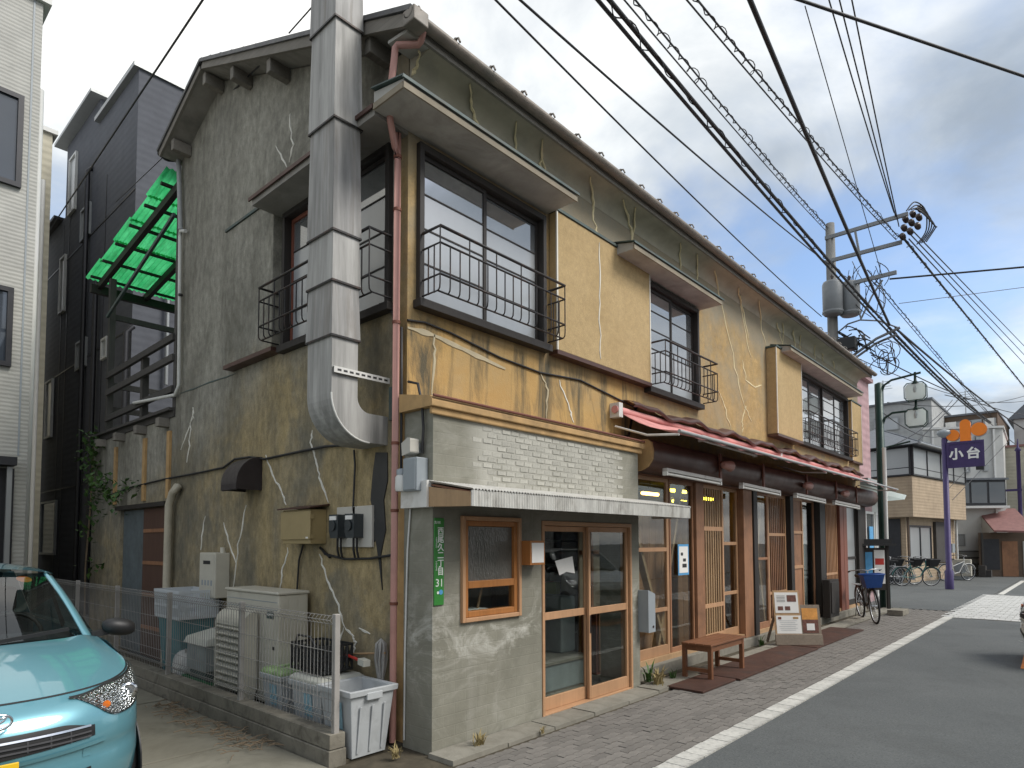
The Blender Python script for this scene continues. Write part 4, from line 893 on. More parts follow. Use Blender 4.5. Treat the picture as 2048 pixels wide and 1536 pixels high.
# ------------------------------------------------------------------ rain pipes and cables on the house
def pipe(pts, r, name, m, lab, cat='drain pipe', clips=(), clip_m='iron', group=None):
    t = thing(name, lab, cat, (pts[-1][0], pts[-1][1], min(p[2] for p in pts)), group)
    build(MB().tube(pts, r, 12), 'pipe', m, t)
    for c in clips: build(MB().lathe(c, [(r+.006, -.012), (r+.006, .012)], 12), 'clip', clip_m, t)
    return t
px_ = lambda a, b, x=-.065: tuple(PX(a, b, x))
b0, b1 = px_(796, 268), px_(785, 1490); b1 = (b1[0], b1[1], 0.02)
tp = PX(783, 88, -.2); tp = (-.2, tp.y, 5.40)
tb = PX(780, 190, -.2)
pl = [(-.10, .02, 5.66), (-.085, .07, 5.61), (-.08, .10, 5.60), (-.19, .235, 5.60), (-.20, .25, 5.575), (-.20, .26, 5.5), (-.2, tb.y, tb.z), (-.19, tb.y+.01, 5.02), (b0[0]-.03, b0[1], 4.86), (b0[0], b0[1], 4.76), b0, b1]
pp = pipe(pl, .028, 'drain_pipe', 'pipe_pink', 'long pink drain pipe running down the corner of the yellow house', clips=[tuple(V(b0).lerp(V(b1), t)) for t in (.04, .13, .32, .52, .63, .78)], clip_m='wood_red')
wl = -.03
pipe([px_(340, 312, wl), px_(356, 312, wl), px_(358, 345, wl), px_(361, 460, wl)], .03, 'drain_pipe', 'pipe_grey', 'short grey drain pipe at the rear roof corner of the gable')
pipe([px_(371, 462, wl), px_(361, 462, wl), px_(360, 475, wl), px_(358, 770, wl), px_(350, 790, wl), px_(268, 806, wl)], .022, 'drain_pipe', 'pipe_white', 'thin white drain pipe beside the roof deck', clips=[px_(361, 590, wl)])
c0 = px_(356, 972, -.06); c1 = px_(333, 1185, -.06)
pipe([px_(356, 975, .0), c0, px_(346, 985, -.06), px_(338, 1010, -.06), c1, (c1[0], c1[1], .02)], .05, 'drain_pipe', 'pipe_cream', 'thick cream elbow pipe beside the old red door')
def cable(pts, r=.009, name='wall_cable', m='black_cable', lab='', cat='cable', group=None): return top(MB().tube(pts, r, 6), name, m, lab, cat, group)
wx = -.004
cable([px_(*q, wx) for q in ((215, 992), (260, 975), (330, 958), (400, 945), (447, 935), (470, 918), (500, 914), (530, 918), (600, 903), (650, 893), (690, 890))], .013, lab='black cable sagging across the gable above the vent hood')
cable([px_(*q, wx) for q in ((660, 1115), (640, 1095), (650, 1108), (690, 1118), (740, 1117), (785, 1110))], .012, lab='black cable looping from the tan box below the electric meters')
cable([px_(*q, wx) for q in ((708, 900), (710, 930), (706, 1022))], .010, lab='black cable dropping from the duct to the electric meters')
cable([px_(*q, wx) for q in ((606, 1090), (598, 1120), (594, 1180))], .010, lab='black cable dropping from the tan box to the air conditioner')
cable([px_(*q, wx) for q in ((760, 608), (785, 625), (795, 655))]+[px_(803, 655, -.03), px_(803, 780, -.03), px_(802, 960, -.03)], .012, lab='black cable bundle running down behind the pink pipe')
fy = YF-.012
cable([tuple(PY(*q, fy)) for q in ((815, 640), (850, 645), (900, 665), (1000, 715), (1080, 745), (1160, 760), (1270, 815))], .010, lab='dark cable strung along the yellow wall above the annex')
cable([tuple(PY(*q, fy)) for q in ((1275, 812), (1265, 830), (1258, 870), (1235, 885), (1100, 845))], .016, lab='black cable bundle curling down beside the awning end')
cable([tuple(V((-.02, .28, 2.9))), (-.03, .15, 2.86), (-.03, .1, 2.7), (-.03, .08, 2.5), (-.025, .1, 2.3)], .012, lab='black cables bending over the annex ledge to the grey box')
cable([tuple(PX(822, 1000, -.012)), tuple(PX(815, 1100, -.012)), tuple(PX(810, 1300, -.012)), tuple(PX(808, 1480, -.012))], .008, m='pipe_white', lab='thin white cable running down the annex corner')
# tarred patch beside the meters
pt = [(752, 905), (775, 905), (776, 960), (768, 1000), (772, 1060), (762, 1110), (765, 1180), (758, 1120), (752, 1080), (744, 1090), (750, 1040), (742, 1000), (746, 950)]
build(MB().prism([(PX(a, b, .016).y, PX(a, b, .016).z) for a, b in pt], 'x', .010, .025), 'tar_patch', 'black_plastic', H)

# ------------------------------------------------------------------ boxes and machines on the gable
simple('tan_box', (.33, .255, .125), .5, var=.1, bump=.03, dirt=(.22, .16, .08)); simple('cream_unit', (.50, .475, .40), .45, var=.08, bump=.03, dirt=(.33, .30, .23), damt=.5); simple('meter_black', (.035, .042, .045), .35, var=.1, bump=0); simple('beige_plate', (.47, .45, .40), .6, var=.08)
t = thing('breaker_box', 'tan metal breaker box with a hinged front on the gable wall', 'electrical box', (-.07, 1.76, 1.57))
build(box(-.15, .018, 1.52, 2.02, 1.59, 1.91), 'case', 'tan_box', t, bevel=.006); build(box(-.165, -.151, 1.50, 2.03, 1.63, 1.895), 'door', 'tan_box', t, bevel=.004); build(MB().add([(-.19,1.47,1.913),(.018,1.47,1.95),(.018,2.06,1.95),(-.19,2.06,1.913),(-.19,1.47,1.925),(.018,1.47,1.962),(.018,2.06,1.962),(-.19,2.06,1.925)], [(0,3,2,1),(4,5,6,7),(0,1,5,4),(1,2,6,5),(2,3,7,6),(3,0,4,7)]), 'cover', 'brown_metal', t)
for z in (1.66, 1.84): build(box(-.168, -.13, 1.495, 1.519, z-.02, z+.02), 'hinge', 'tan_box', t)
build(box(-.1665, -.1655, 1.54, 1.58, 1.60, 1.62) if 0 else box(-.167, -.166, 1.53, 1.57, 1.64, 1.655), 'sticker', 'paper', t)
for i, (a, lab) in enumerate(((684, 'black electric meter beside the tan breaker box'), (716, 'black electric meter next to the tarred patch'))):
    yc = PX(a-6, 1060, -.05).y; t = thing('electric_meter', lab, 'meter', (0, yc, 1.5), 'electric meters on the gable')
    build(box(-.012, .018, yc-.19, yc+.10, 1.56, 1.92), 'backplate', 'beige_plate', t, bevel=.006)
    m_ = build(MB().prism([(yc-.07, 1.64), (yc+.045, 1.64), (yc+.07, 1.70), (yc+.07, 1.85), (yc-.07, 1.85)], 'x', -.11, -.013), 'case', 'meter_black', t, bevel=.012)
    build(box(-.118, -.111, yc-.05, yc+.05, 1.80, 1.835), 'display', 'paper', m_); build(MB().lathe((-.114, yc, 1.75), [(.045, -.012), (.045, 0), (.03, .006)], 14, 'x'), 'dial', 'meter_black', m_)
    for d_ in (-.03, .02): build(MB().tube([(-.05, yc+d_, 1.64), (-.05, yc+d_, 1.54), (-.02, yc+d_+.02, 1.47)], .010, 6), 'lead', 'black_cable', t)
t = thing('vent_hood', 'dark quarter-round vent hood on the gable wall', 'vent', (-.1, 2.95, 2.15))
ar_ = [(.018, 2.52)]+[(.018-.28*math.sin(a), 2.24+.28*math.cos(a)) for a in [math.pi/2*i/8 for i in range(9)]]
ar_ = [(.018-.28*math.sin(math.pi/2*i/8), 2.22+.30*math.cos(math.pi/2*i/8)) for i in range(9)]
hd = MB().grid([[(a, y, b) for a, b in ar_] for y in (2.78, 3.14)])
for y in (2.78, 3.14): hd.add([(a, y, b) for a, b in ar_]+[(.018, y, 2.16), (-.262, y, 2.16)], [tuple(list(range(9))+[10, 9])])
hd.add([(-.262, 2.78, 2.16), (-.262, 3.14, 2.16), (-.262, 3.14, 2.22), (-.262, 2.78, 2.22)], [(0, 1, 2, 3)])
build(hd, 'cowl', 'vent_dark', t, recalc=False); build(MB().tube([(-.25, 2.79, 2.16), (-.25, 3.13, 2.16)], .008, 5), 'rim', 'iron', t)
t = thing('water_heater', 'cream wall-hung gas water heater on the gable', 'water heater', (-.07, 3.7, .9))
build(box(-.15, .018, 3.50, 3.92, .98, 1.49), 'case', 'cream_unit', t, bevel=.01); build(box(-.157, -.151, 3.62, 3.80, 1.36, 1.40), 'exhaust', 'black_print', t); build(box(-.154, -.151, 3.52, 3.90, 1.0, 1.47), 'front_panel', 'cream_unit', t); build(MB().lathe((-.04, 3.56, 1.49), [(.03, 0), (.03, .06)], 10), 'flue', 'cream_unit', t)
for i, y in enumerate((3.56, 3.68, 3.8)): build(MB().tube([(-.06, y, .98), (-.06, y, .75), (-.02, y+.02, .5), (-.01, y+.02, .0)], .012, 6), 'pipe', ['black_cable', 'pipe_grey', 'pipe_cream'][i], t)
for y in (3.58, 3.66, 3.74, 3.82): build(box(-.156, -.1545, y-.02, y+.02, 1.12, 1.18), 'label', 'plastic_grey', t)
t = thing('outdoor_unit', 'large cream air conditioner outdoor unit against the gable', 'air conditioner', (-.17, 2.25, .0))
build(box(-.33, -.03, 1.74, 2.80, .12, 1.12), 'case', 'cream_unit', t, bevel=.012); build(box(-.345, -.02, 1.725, 2.815, 1.122, 1.15), 'top_panel', 'cream_unit', t, bevel=.01)
for z in (1.05, .98): build(box(-.332, -.3305, 1.76, 2.78, z, z+.006), 'groove', 'plastic_grey', t)
build(box(-.333, -.331, 1.82, 1.95, .90, .97), 'badge', 'flashing_green', t); put_text('POWER', .03, (-.3335, 1.885, .935), 'white_print', t, (R(90), 0, R(-90)))
for y in (1.80, 2.7): build(box(-.35, 0, y-.06, y+.06, .0, .119), 'foot', 'concrete_block', t)
for z in (.45, .62): build(box(-.335, -.331, 1.80, 1.83, z, z+.03), 'handle', 'black_print', t)
for i in range(3): build(box(-.31+i*.09, -.24+i*.09, 1.736, 1.7395, .2, 1.08), 'side_panel', 'cream_unit', t)
t = thing('louvred_cover', 'cream louvred machine cover with rounded top behind the mesh fence', 'cover', (-.45, 2.35, .0))
cp = [(-.36, .20), (-.36, .96)]+[(-.36-.14*math.sin(math.pi/2*i/6), .82+.14*math.cos(math.pi/2*i/6)) for i in range(1, 7)]+[(-.50, .20)]
build(MB().prism(cp, 'y', 2.08, 2.11).prism(cp, 'y', 2.63, 2.66).prism([(-.36, .93), (-.36, .96)]+[(-.36-.14*math.sin(math.pi/2*i/6), .82+.14*math.cos(math.pi/2*i/6)) for i in range(1, 7)]+[(-.36-.125*math.sin(math.pi/2*i/6), .81+.12*math.cos(math.pi/2*i/6)) for i in range(6, 0, -1)], 'y', 2.11, 2.63).box(-.37, -.36, 2.11, 2.63, .2, .93), 'shell', 'cream_unit', t)
for i in range(10): z = .22+i*.062; build(MB().add([(-.50,2.11,z),(-.50,2.63,z),(-.43,2.63,z+.045),(-.43,2.11,z+.045),(-.505,2.11,z+.012),(-.505,2.63,z+.012),(-.435,2.63,z+.057),(-.435,2.11,z+.057)], [(0,3,2,1),(4,5,6,7),(0,1,5,4),(1,2,6,5),(2,3,7,6),(3,0,4,7)]), 'louvre', 'cream_unit', t)
build(box(-.425, -.42, 2.11, 2.63, .2, .83), 'backing', 'black_print', t)
for y in (2.09, 2.64): build(box(-.49, -.37, y-.008, y+.008, .0, .2), 'leg', 'cream_unit', t)
# grey electrical box, lamp and sensor at the annex corner
t = thing('junction_box', 'pale grey junction box at the corner end of the corrugated canopy', 'electrical box', tuple(PX(835, 985, -.03)))
p0, p1 = PX(822, 925, -.04), PX(849, 985, -.04)
build(box(-.12, -.004, min(p0.y, p1.y), max(p0.y, p1.y), 2.0, 2.26), 'case', 'plastic_grey', t, bevel=.006); build(box(-.128, -.121, min(p0.y, p1.y)+.01, max(p0.y, p1.y)-.01, 2.01, 2.25), 'lid', 'plastic_grey', t, bevel=.003)
p0 = PX(803, 965, -.10); t = thing('jar_lamp', 'small white jar lamp fixed beside the pink drain pipe', 'lamp', tuple(p0))
build(MB().lathe((p0.x, p0.y, p0.z-.07), [(.045, 0), (.052, .02), (.05, .11), (.035, .13)], 14), 'globe', 'pipe_white', t); build(MB().lathe((p0.x, p0.y, p0.z+.06), [(.04, 0), (.04, .04), (.02, .05)], 12), 'cap', 'plastic_grey', t); build(MB().tube([(p0.x, p0.y, p0.z+.09), (p0.x+.05, p0.y, p0.z+.12), (.0, p0.y, p0.z+.12)], .01, 6), 'bracket', 'plastic_grey', t)
p0 = PX(828, 895, -.05); t = thing('sensor_lamp', 'beige sensor lamp above the grey junction box', 'lamp', tuple(p0))
build(MB().prism([(p0.y-.05, p0.z-.05), (p0.y+.05, p0.z-.07), (p0.y+.06, p0.z+.03), (p0.y-.02, p0.z+.07), (p0.y-.05, p0.z+.06)], 'x', -.13, -.04), 'head', 'beige_plate', t, bevel=.012); build(box(-.04, -.001, p0.y-.02, p0.y+.02, p0.z-.04, p0.z+.04), 'mount', 'plastic_grey', t)

# ------------------------------------------------------------------ low wall and mesh fence
lw = thing('block_wall', 'low stained concrete block wall between parking lot and house', 'wall', (-.6, 4.5, 0))
build(box(-.672, -.525, .345, 9.3, -.2, .098), 'footing', 'concrete_block', lw, bevel=.006)
y = .35; i = 0
while y < 9.2:
    w_ = .40 if i else .16; build(box(-.662, -.532, y+.002, y+w_-.002, .104, .212+random.uniform(-.001, .001)), 'block', 'concrete_block', lw, bevel=.004); y += w_; i += 1
fn = thing('mesh_fence', 'grey welded wire mesh fence on the low block wall', 'fence', (-.6, 4, .212))
simple('mesh_paint', (.27, .26, .245), .5, .2, bump=0); simple('fence_paint', (.38, .36, .335), .5, .2, var=.1, bump=.03)
py_ = [.38, 1.88, 3.55, 5.22, 6.9, 8.6]
for y in py_: build(box(-.622, -.578, y-.022, y+.022, .205, 1.075), 'post', 'fence_paint', fn, bevel=.004); 
for a, b in zip(py_[:-1], py_[1:]):
    mb = MB(); a += .0; n = int((b-a)/.05)
    prof = [(-.628, 1.06), (-.655, 1.03), (-.628, 1.0), (-.628, .36), (-.655, .33), (-.628, .30), (-.628, .25)]
    for i in range(n+1): yy = a+(b-a)*i/n; mb.tube([(x, yy, z) for x, z in prof], .0026, 4)
    for x, z in ((-.628, 1.06), (-.655, 1.03), (-.628, 1.0), (-.628, .80), (-.628, .60), (-.628, .45), (-.628, .36), (-.655, .33), (-.628, .30)): mb.tube([(x+.004, a, z), (x+.004, b, z)], .003, 4)
    build(mb, 'mesh_panel', 'mesh_paint', fn)

# ------------------------------------------------------------------ bins and clutter in the narrow yard
simple('bin_plastic', (.43, .45, .46), .45, var=.07, bump=.04, dirt=(.27, .28, .28), damt=.5, dscale=6); simple('lid_cream', (.50, .50, .44), .45, var=.06); simple('lid_green', (.30, .42, .20), .5, var=.4, scale=14); simple('label_blue', (.25, .42, .50), .5, var=.4, scale=20)
def bin_(cx, cy, w, d, h, lid, lab, m='bin_plastic', z=0., taper=.80):
    t = thing('waste_bin', lab, 'bin', (cx, cy, z), 'plastic bins by the house corner')
    def ring(s, zz, in_=0): return [(cx-w/2*s+in_, cy-d/2*s+in_, zz), (cx+w/2*s-in_, cy-d/2*s+in_, zz), (cx+w/2*s-in_, cy+d/2*s-in_, zz), (cx-w/2*s+in_, cy+d/2*s-in_, zz)]
    mb = MB().grid([ring(taper, z+.001), ring(1, z+h), ring(1, z+h, .012), ring(taper, z+.015, .012)], False, True); mb.add(ring(taper, z+.001), [(3, 2, 1, 0)]); mb.add(ring(taper, z+.015, .012), [(0, 1, 2, 3)])
    b = build(mb, 'body', m, t, bevel=.012)
    rm = MB().grid([ring(1, z+h-.035, -.018), ring(1, z+h+.006, -.022), ring(1, z+h+.006, .008), ring(1, z+h-.02, .008)], False, True); build(rm, 'rim', m, t, bevel=.006)
    for s_ in (-1, 1): build(box(cx-.07, cx+.07, cy+s_*(d/2+.012)-.012, cy+s_*(d/2+.012)+.012, z+h-.075, z+h-.02), 'handle', m, t, bevel=.005)
    for i in range(3): xx = cx-w*.27+i*w*.27; build(MB().beam((xx, cy-d/2*(taper+.02)-.003, z+.03), (xx, cy-d/2*.985-.004, z+h-.12), .018, .008), 'rib', m, b)
    sx = cx-w/2*.93-.004; build(MB().add([(cx-w/2*.90-.004, cy-.09, z+h*.42), (cx-w/2*.90-.004, cy+.03, z+h*.42), (cx-w/2*.975-.004, cy+.03, z+h*.82), (cx-w/2*.975-.004, cy-.09, z+h*.82)], [(0, 1, 2, 3)]), 'sticker', 'label_blue', b)
    if lid: 
        build(MB().grid([ring(1.06, z+h+.008), ring(1.06, z+h+.03), ring(.9, z+h+.055)], False, True).add(ring(.9, z+h+.055), [(0, 1, 2, 3)]), 'lid', lid, t, bevel=.01); build(box(cx-.06, cx+.06, cy-.02, cy+.02, z+h+.055, z+h+.075), 'lid_grip', lid, t, bevel=.006)
    return t
bin_(-.33, .50, .40, .42, .50, None, 'open grey plastic bin outside the end of the mesh fence', taper=.76)
bin_(-.27, 1.02, .40, .46, .46, 'lid_cream', 'lidded grey plastic bin with the black basket on it')
bin_(-.30, 1.62, .30, .34, .44, 'lid_green', 'smaller grey bin with a green printed lid')
# black basket on the bin
t = thing('black_basket', 'black plastic lattice basket tipped on the lidded bin', 'basket', (-.27, 1.12, .54))
bk = MB(); x0, x1, y0, y1, z0, z1 = -.42, -.12, .88, 1.34, .545, .75
for (a, b) in (((x0, y0), (x1, y0)), ((x1, y0), (x1, y1)), ((x1, y1), (x0, y1)), ((x0, y1), (x0, y0))):
    a, b = V((*a, 0)), V((*b, 0))
    for z in (z0, (z0+z1)/2, z1): bk.beam(a+V((0, 0, z)), b+V((0, 0, z)), .012, .02)
    n = 6
    for i in range(n+1):
        p = a.lerp(b, i/n); bk.beam(p+V((0, 0, z0)), p+V((0, 0, z1)), .012, .016, (1, 1, 0))
        if i < n: q = a.lerp(b, (i+1)/n); bk.beam(p+V((0, 0, z0)), q+V((0, 0, z1)), .008, .012); bk.beam(p+V((0, 0, z1)), q+V((0, 0, z0)), .008, .012)
build(bk, 'lattice', 'black_plastic', t); build(box(x0, x1, y0, y1, z0-.004, z0+.008), 'floor', 'black_plastic', t); build(MB().tube([(-.42, .95, .75), (-.44, 1.0, .83), (-.44, 1.2, .83), (-.42, 1.27, .75)], .01, 6), 'handle', 'black_plastic', t)
# white crate on a teal bin, box, bag, green crate
simple('teal_plastic', (.05, .17, .19), .5, var=.2); simple('crate_white', (.50, .53, .55), .5, var=.06, bump=.03); simple('bag_plastic', (.50, .50, .48), .35, var=.2, scale=15, bump=.9, bscale=14); simple('green_plastic', (.03, .15, .06), .5); simple('red_plastic', (.45, .04, .03), .4, bump=0); simple('mop_grey', (.34, .33, .31), .9, var=.3, bump=.9, bscale=60)
t = thing('stool_box', 'dark teal plastic tub under the white crate', 'tub', (-.27, 3.95, 0)); build(MB().grid([[(-.40, 3.72, .02), (-.12, 3.72, .02), (-.12, 4.22, .02), (-.40, 4.22, .02)], [(-.45, 3.66, .74), (-.08, 3.66, .74), (-.08, 4.28, .74), (-.45, 4.28, .74)]], False, True).add([(-.40, 3.72, .02), (-.12, 3.72, .02), (-.12, 4.22, .02), (-.40, 4.22, .02)], [(3, 2, 1, 0)]), 'body', 'teal_plastic', t); build(box(-.46, -.07, 3.65, 4.29, .741, .77), 'lid', 'teal_plastic', t)
t = thing('white_crate', 'white plastic crate stacked on the teal tub', 'crate', (-.27, 3.95, .77))
cr = MB()
for z, s_ in ((.775, 0), (.90, .006), (1.06, .012)):
    cr.beam((-.47-s_, 3.62-s_, z), (-.06+s_, 3.62-s_, z), .014, .03).beam((-.47-s_, 4.32+s_, z), (-.06+s_, 4.32+s_, z), .014, .03).beam((-.47-s_, 3.62-s_, z), (-.47-s_, 4.32+s_, z), .014, .03).beam((-.06+s_, 3.62-s_, z), (-.06+s_, 4.32+s_, z), .014, .03)
build(cr, 'rims', 'crate_white', t)
for i in range(29): y = 3.62+.7*i/28; build(MB().beam((-.47, y, .775), (-.482, y, 1.06), .012, .012, (0, 1, 0)), 'bar', 'crate_white', t)
for i in range(17): x = -.47+.41*i/16; build(MB().beam((x, 3.62, .775), (x, 3.608, 1.06), .012, .012, (1, 0, 0)), 'bar', 'crate_white', t)
build(box(-.47, -.06, 3.62, 4.32, .771, .785), 'floor', 'crate_white', t); build(MB().box(-.09, -.075, 3.63, 4.31, .79, 1.05).box(-.46, -.075, 4.29, 4.305, .79, 1.05), 'side_wall', 'crate_white', t)
t = thing('polystyrene_box', 'pale lidded box tilted beside the louvred cover', 'box', (-.35, 3.1, 0)); build(box(-.50, -.20, 2.86, 3.32, .30, .56), 'body', 'counter_grey', t, bevel=.01); build(MB().add([(-.53,2.82,.562),(-.16,2.82,.562),(-.16,3.36,.562),(-.53,3.36,.562),(-.50,2.84,.63),(-.16,2.84,.70),(-.16,3.34,.70),(-.50,3.34,.63)], [(0,3,2,1),(4,5,6,7),(0,1,5,4),(1,2,6,5),(2,3,7,6),(3,0,4,7)]), 'lid', 'lid_cream', t, bevel=.01)
t.children[0].name = 'body'; build(box(-.48, -.22, 2.90, 3.28, .0, .299), 'base', 'flashing_green', t)
bg_ = MB(); rows_ = []
for j in range(9):
    th = math.pi*j/8; rows_.append([(-.40+.12*math.sin(th)*math.cos(a)*(1+.2*math.sin(3*a+j)), 3.62+.17*math.sin(th)*math.sin(a)*(1+.2*math.cos(4*a+j)), .22+.20*math.cos(th)*-1+.03*math.sin(5*a)) for a in [2*math.pi*k/14 for k in range(14)]])
top(bg_.grid(rows_, True, True), 'plastic_bag', 'bag_plastic', 'crumpled white plastic bag lying behind the fence', 'bag')
t = thing('green_crate', 'low green plastic crate on the ground behind the fence', 'crate', (-.4, 2.9, 0)); build(MB().box(-.52, -.505, 2.72, 3.4, .0, .22).box(-.22, -.205, 2.72, 3.4, .0, .22).box(-.505, -.22, 2.72, 2.735, .0, .22).box(-.505, -.22, 3.385, 3.4, .0, .22).box(-.505, -.22, 2.735, 3.385, .0, .015), 'tub', 'green_plastic', t)
# mop, broom and red handle leaning in the corner
t = thing('mop', 'grey string mop standing head up against the gable', 'mop', (-.03, .56, 0)); mp = PX(762, 1300, -.06)
build(MB().tube([(-.03, mp.y-.02, .0), (mp.x, mp.y, mp.z)], .010, 6), 'handle', 'plastic_grey', t)
mh = MB()
for i in range(46):
    a = random.uniform(0, 6.28); r_ = random.uniform(.01, .045); x, y = mp.x+math.cos(a)*r_, mp.y+math.sin(a)*r_*1.1
    mh.tube([(mp.x, mp.y, mp.z+.09), (x, y, mp.z+.05), (x+random.gauss(0, .006), y+random.gauss(0, .008), mp.z-.08), (mp.x+math.cos(a)*.02, mp.y+math.sin(a)*.025, mp.z-.20-random.random()*.05)], .0055, 4)
build(mh, 'strings', 'mop_grey', t, kind='stuff')
t = thing('broom', 'red-handled broom lying across the yard behind the bins', 'broom', (-.1, .9, .0)); a, b = PX(655, 1293, -.10), PX(722, 1322, -.18)
build(MB().tube([a, b], .013, 8), 'handle', 'red_plastic', t); build(MB().beam(b, b+(b-a).normalized()*.10, .06, .05), 'head', 'lid_cream', t)
top(MB().tube([tuple(PX(690, 1308, -.06)), tuple(PX(770, 1306, -.06))], .009, 6), 'bamboo_pole', 'wood_pale', 'thin wooden pole propped level against the mop', 'pole')

# ivy on the rear corner of the lean-to
N = NT('leaf'); cc = rnd_gain(N, N.mix(N.ramp(N.noise(6, 3), .3, .7), (.03, .075, .02), (.085, .17, .035)), .2); N.bsdf(cc, .55, 0, None, .4)
def leaves(mb, c, n, sx, sy, sz, size):
    for i in range(n):
        p = V(c)+V((random.gauss(0, sx), random.gauss(0, sy), random.gauss(0, sz))); s_ = size*random.uniform(.6, 1.3)
        e = Matrix.Rotation(random.uniform(0, 6.28), 3, 'Z') @ Matrix.Rotation(random.uniform(-1.2, 1.2), 3, 'X')
        mb.add([p+e@V(q)*s_ for q in ((0, 0, 0), (.35, .4, .08), (.0, 1, -.1), (-.35, .4, .08))], [(0, 1, 2), (0, 2, 3)])
iv = thing('ivy', 'green ivy climbing the rear corner of the lean-to', 'plant', (-.05, 8.6, 0)); lf_ = MB()
for (a, b, n, s_) in ((185, 890, 60, .12), (180, 930, 70, .14), (200, 970, 70, .15), (225, 990, 50, .12), (190, 1010, 40, .14), (178, 1060, 25, .1), (260, 975, 25, .08), (185, 1130, 14, .08)):
    leaves(lf_, PX(a, b, -.12), n, .08, s_, s_, .10)
build(lf_, 'leaves', 'leaf', iv, recalc=False); build(MB().tube([(-.03, 8.75, 0), (-.05, 8.7, 1.2), (-.03, 8.6, 2.2), (-.04, 8.5, 3.2)], .015, 5), 'stem', 'twig', iv)

# ------------------------------------------------------------------ small hatchback (nose to -y, local frame: front centre at the origin)
def paint(name, c, metal=.35, flake=0):
    N = NT(name); q = N.bsdf(N.mix(N.ramp(N.noise(2, 4), .3, .7), tuple(v*.96 for v in c), c), .28, metal, None, .5); q.inputs['Coat Weight'].default_value = 1; q.inputs['Coat Roughness'].default_value = .04
paint('paint_turquoise', (.13, .325, .39)); paint('paint_white', (.70, .72, .68), 0)
simple('chrome', (.75, .76, .78), .12, 1, var=.03, bump=0); simple('tyre', (.02, .02, .021), .8); simple('car_black', (.012, .012, .013), .5, var=.1, bump=0); simple('seat_grey', (.06, .06, .065), .8); simple('plate_yellow', (.80, .50, .02), .4, var=.04, bump=0); simple('amber', (.75, .18, .02), .3, bump=0)
N = NT('reflector'); vo = N.n('ShaderNodeTexVoronoi'); N.l(N.map((9, 9, 26)), vo.inputs['Vector']); N.bsdf((.78, .79, .8), .12, 1, N.bump(vo.outputs['Distance'], .9, .03))
glass('glass_car', (.42, .47, .46), 2.0); glass('lens', (.92, .94, .94), 1.45)
def lerpt(tab, k):
    for (a, b), (c, d) in zip(tab[:-1], tab[1:]):
        if k <= c: t = (k-a)/(c-a); return b+(d-b)*t
    return tab[-1][1]
def sst(a, b, x): t = max(0, min(1, (x-a)/(b-a))); return t*t*(3-2*t)
FYT = [(0, .13), (.08, .05), (.2, .012), (.36, .0), (.5, .02), (.58, .006), (.72, .012), (.84, .04), (.93, .085), (1, .15)]
HWT = [(0, .69), (.1, .725), (.35, .7375), (.6, .7375), (.85, .732), (.95, .72), (1, .70)]
def S(u, k):
    a = abs(u); sg = 1 if u >= 0 else -1; fy, hw = lerpt(FYT, k), lerpt(HWT, k); bow = .46
    if a <= 1: ph = a*math.pi/2; x = hw*math.sin(ph)**.86; y = fy+(bow-fy*.3)*(1-math.cos(ph)**.85)
    else: x = hw; y = fy+bow-fy*.3+(a-1)*1.2
    zt = .775+.20*sst(-.05, 1.0, y)
    return V((sg*x, y, .19+(zt-.19)*k))
def SN(u, k):
    e = .01; a = S(u+e, k)-S(u-e, k); b = S(u, min(1, k+e))-S(u, max(0, k-e)); n = a.cross(b).normalized()
    return n if n.y < 0 or abs(u) > 1 else -n
def patch(us, ks, off, closed=False):
    """curved panel lying on the body: us/ks functions of (s, t) in 0..1"""
    rows_ = []
    for j in range(len(ks)): rows_.append([S(u, k)+SN(u, k)*off for u, k in zip(us[j], ks[j])])
    return MB().grid(rows_)
def region(u0, u1, n, lo, hi, m, off):
    rows_ = []
    for j in range(m+1):
        row = []
        for i in range(n+1):
            u = u0+(u1-u0)*i/n; k = lo(u)+(hi(u)-lo(u))*j/m; row.append(S(u, k)+SN(u, k)*off)
        rows_.append(row)
    return MB().grid(rows_)
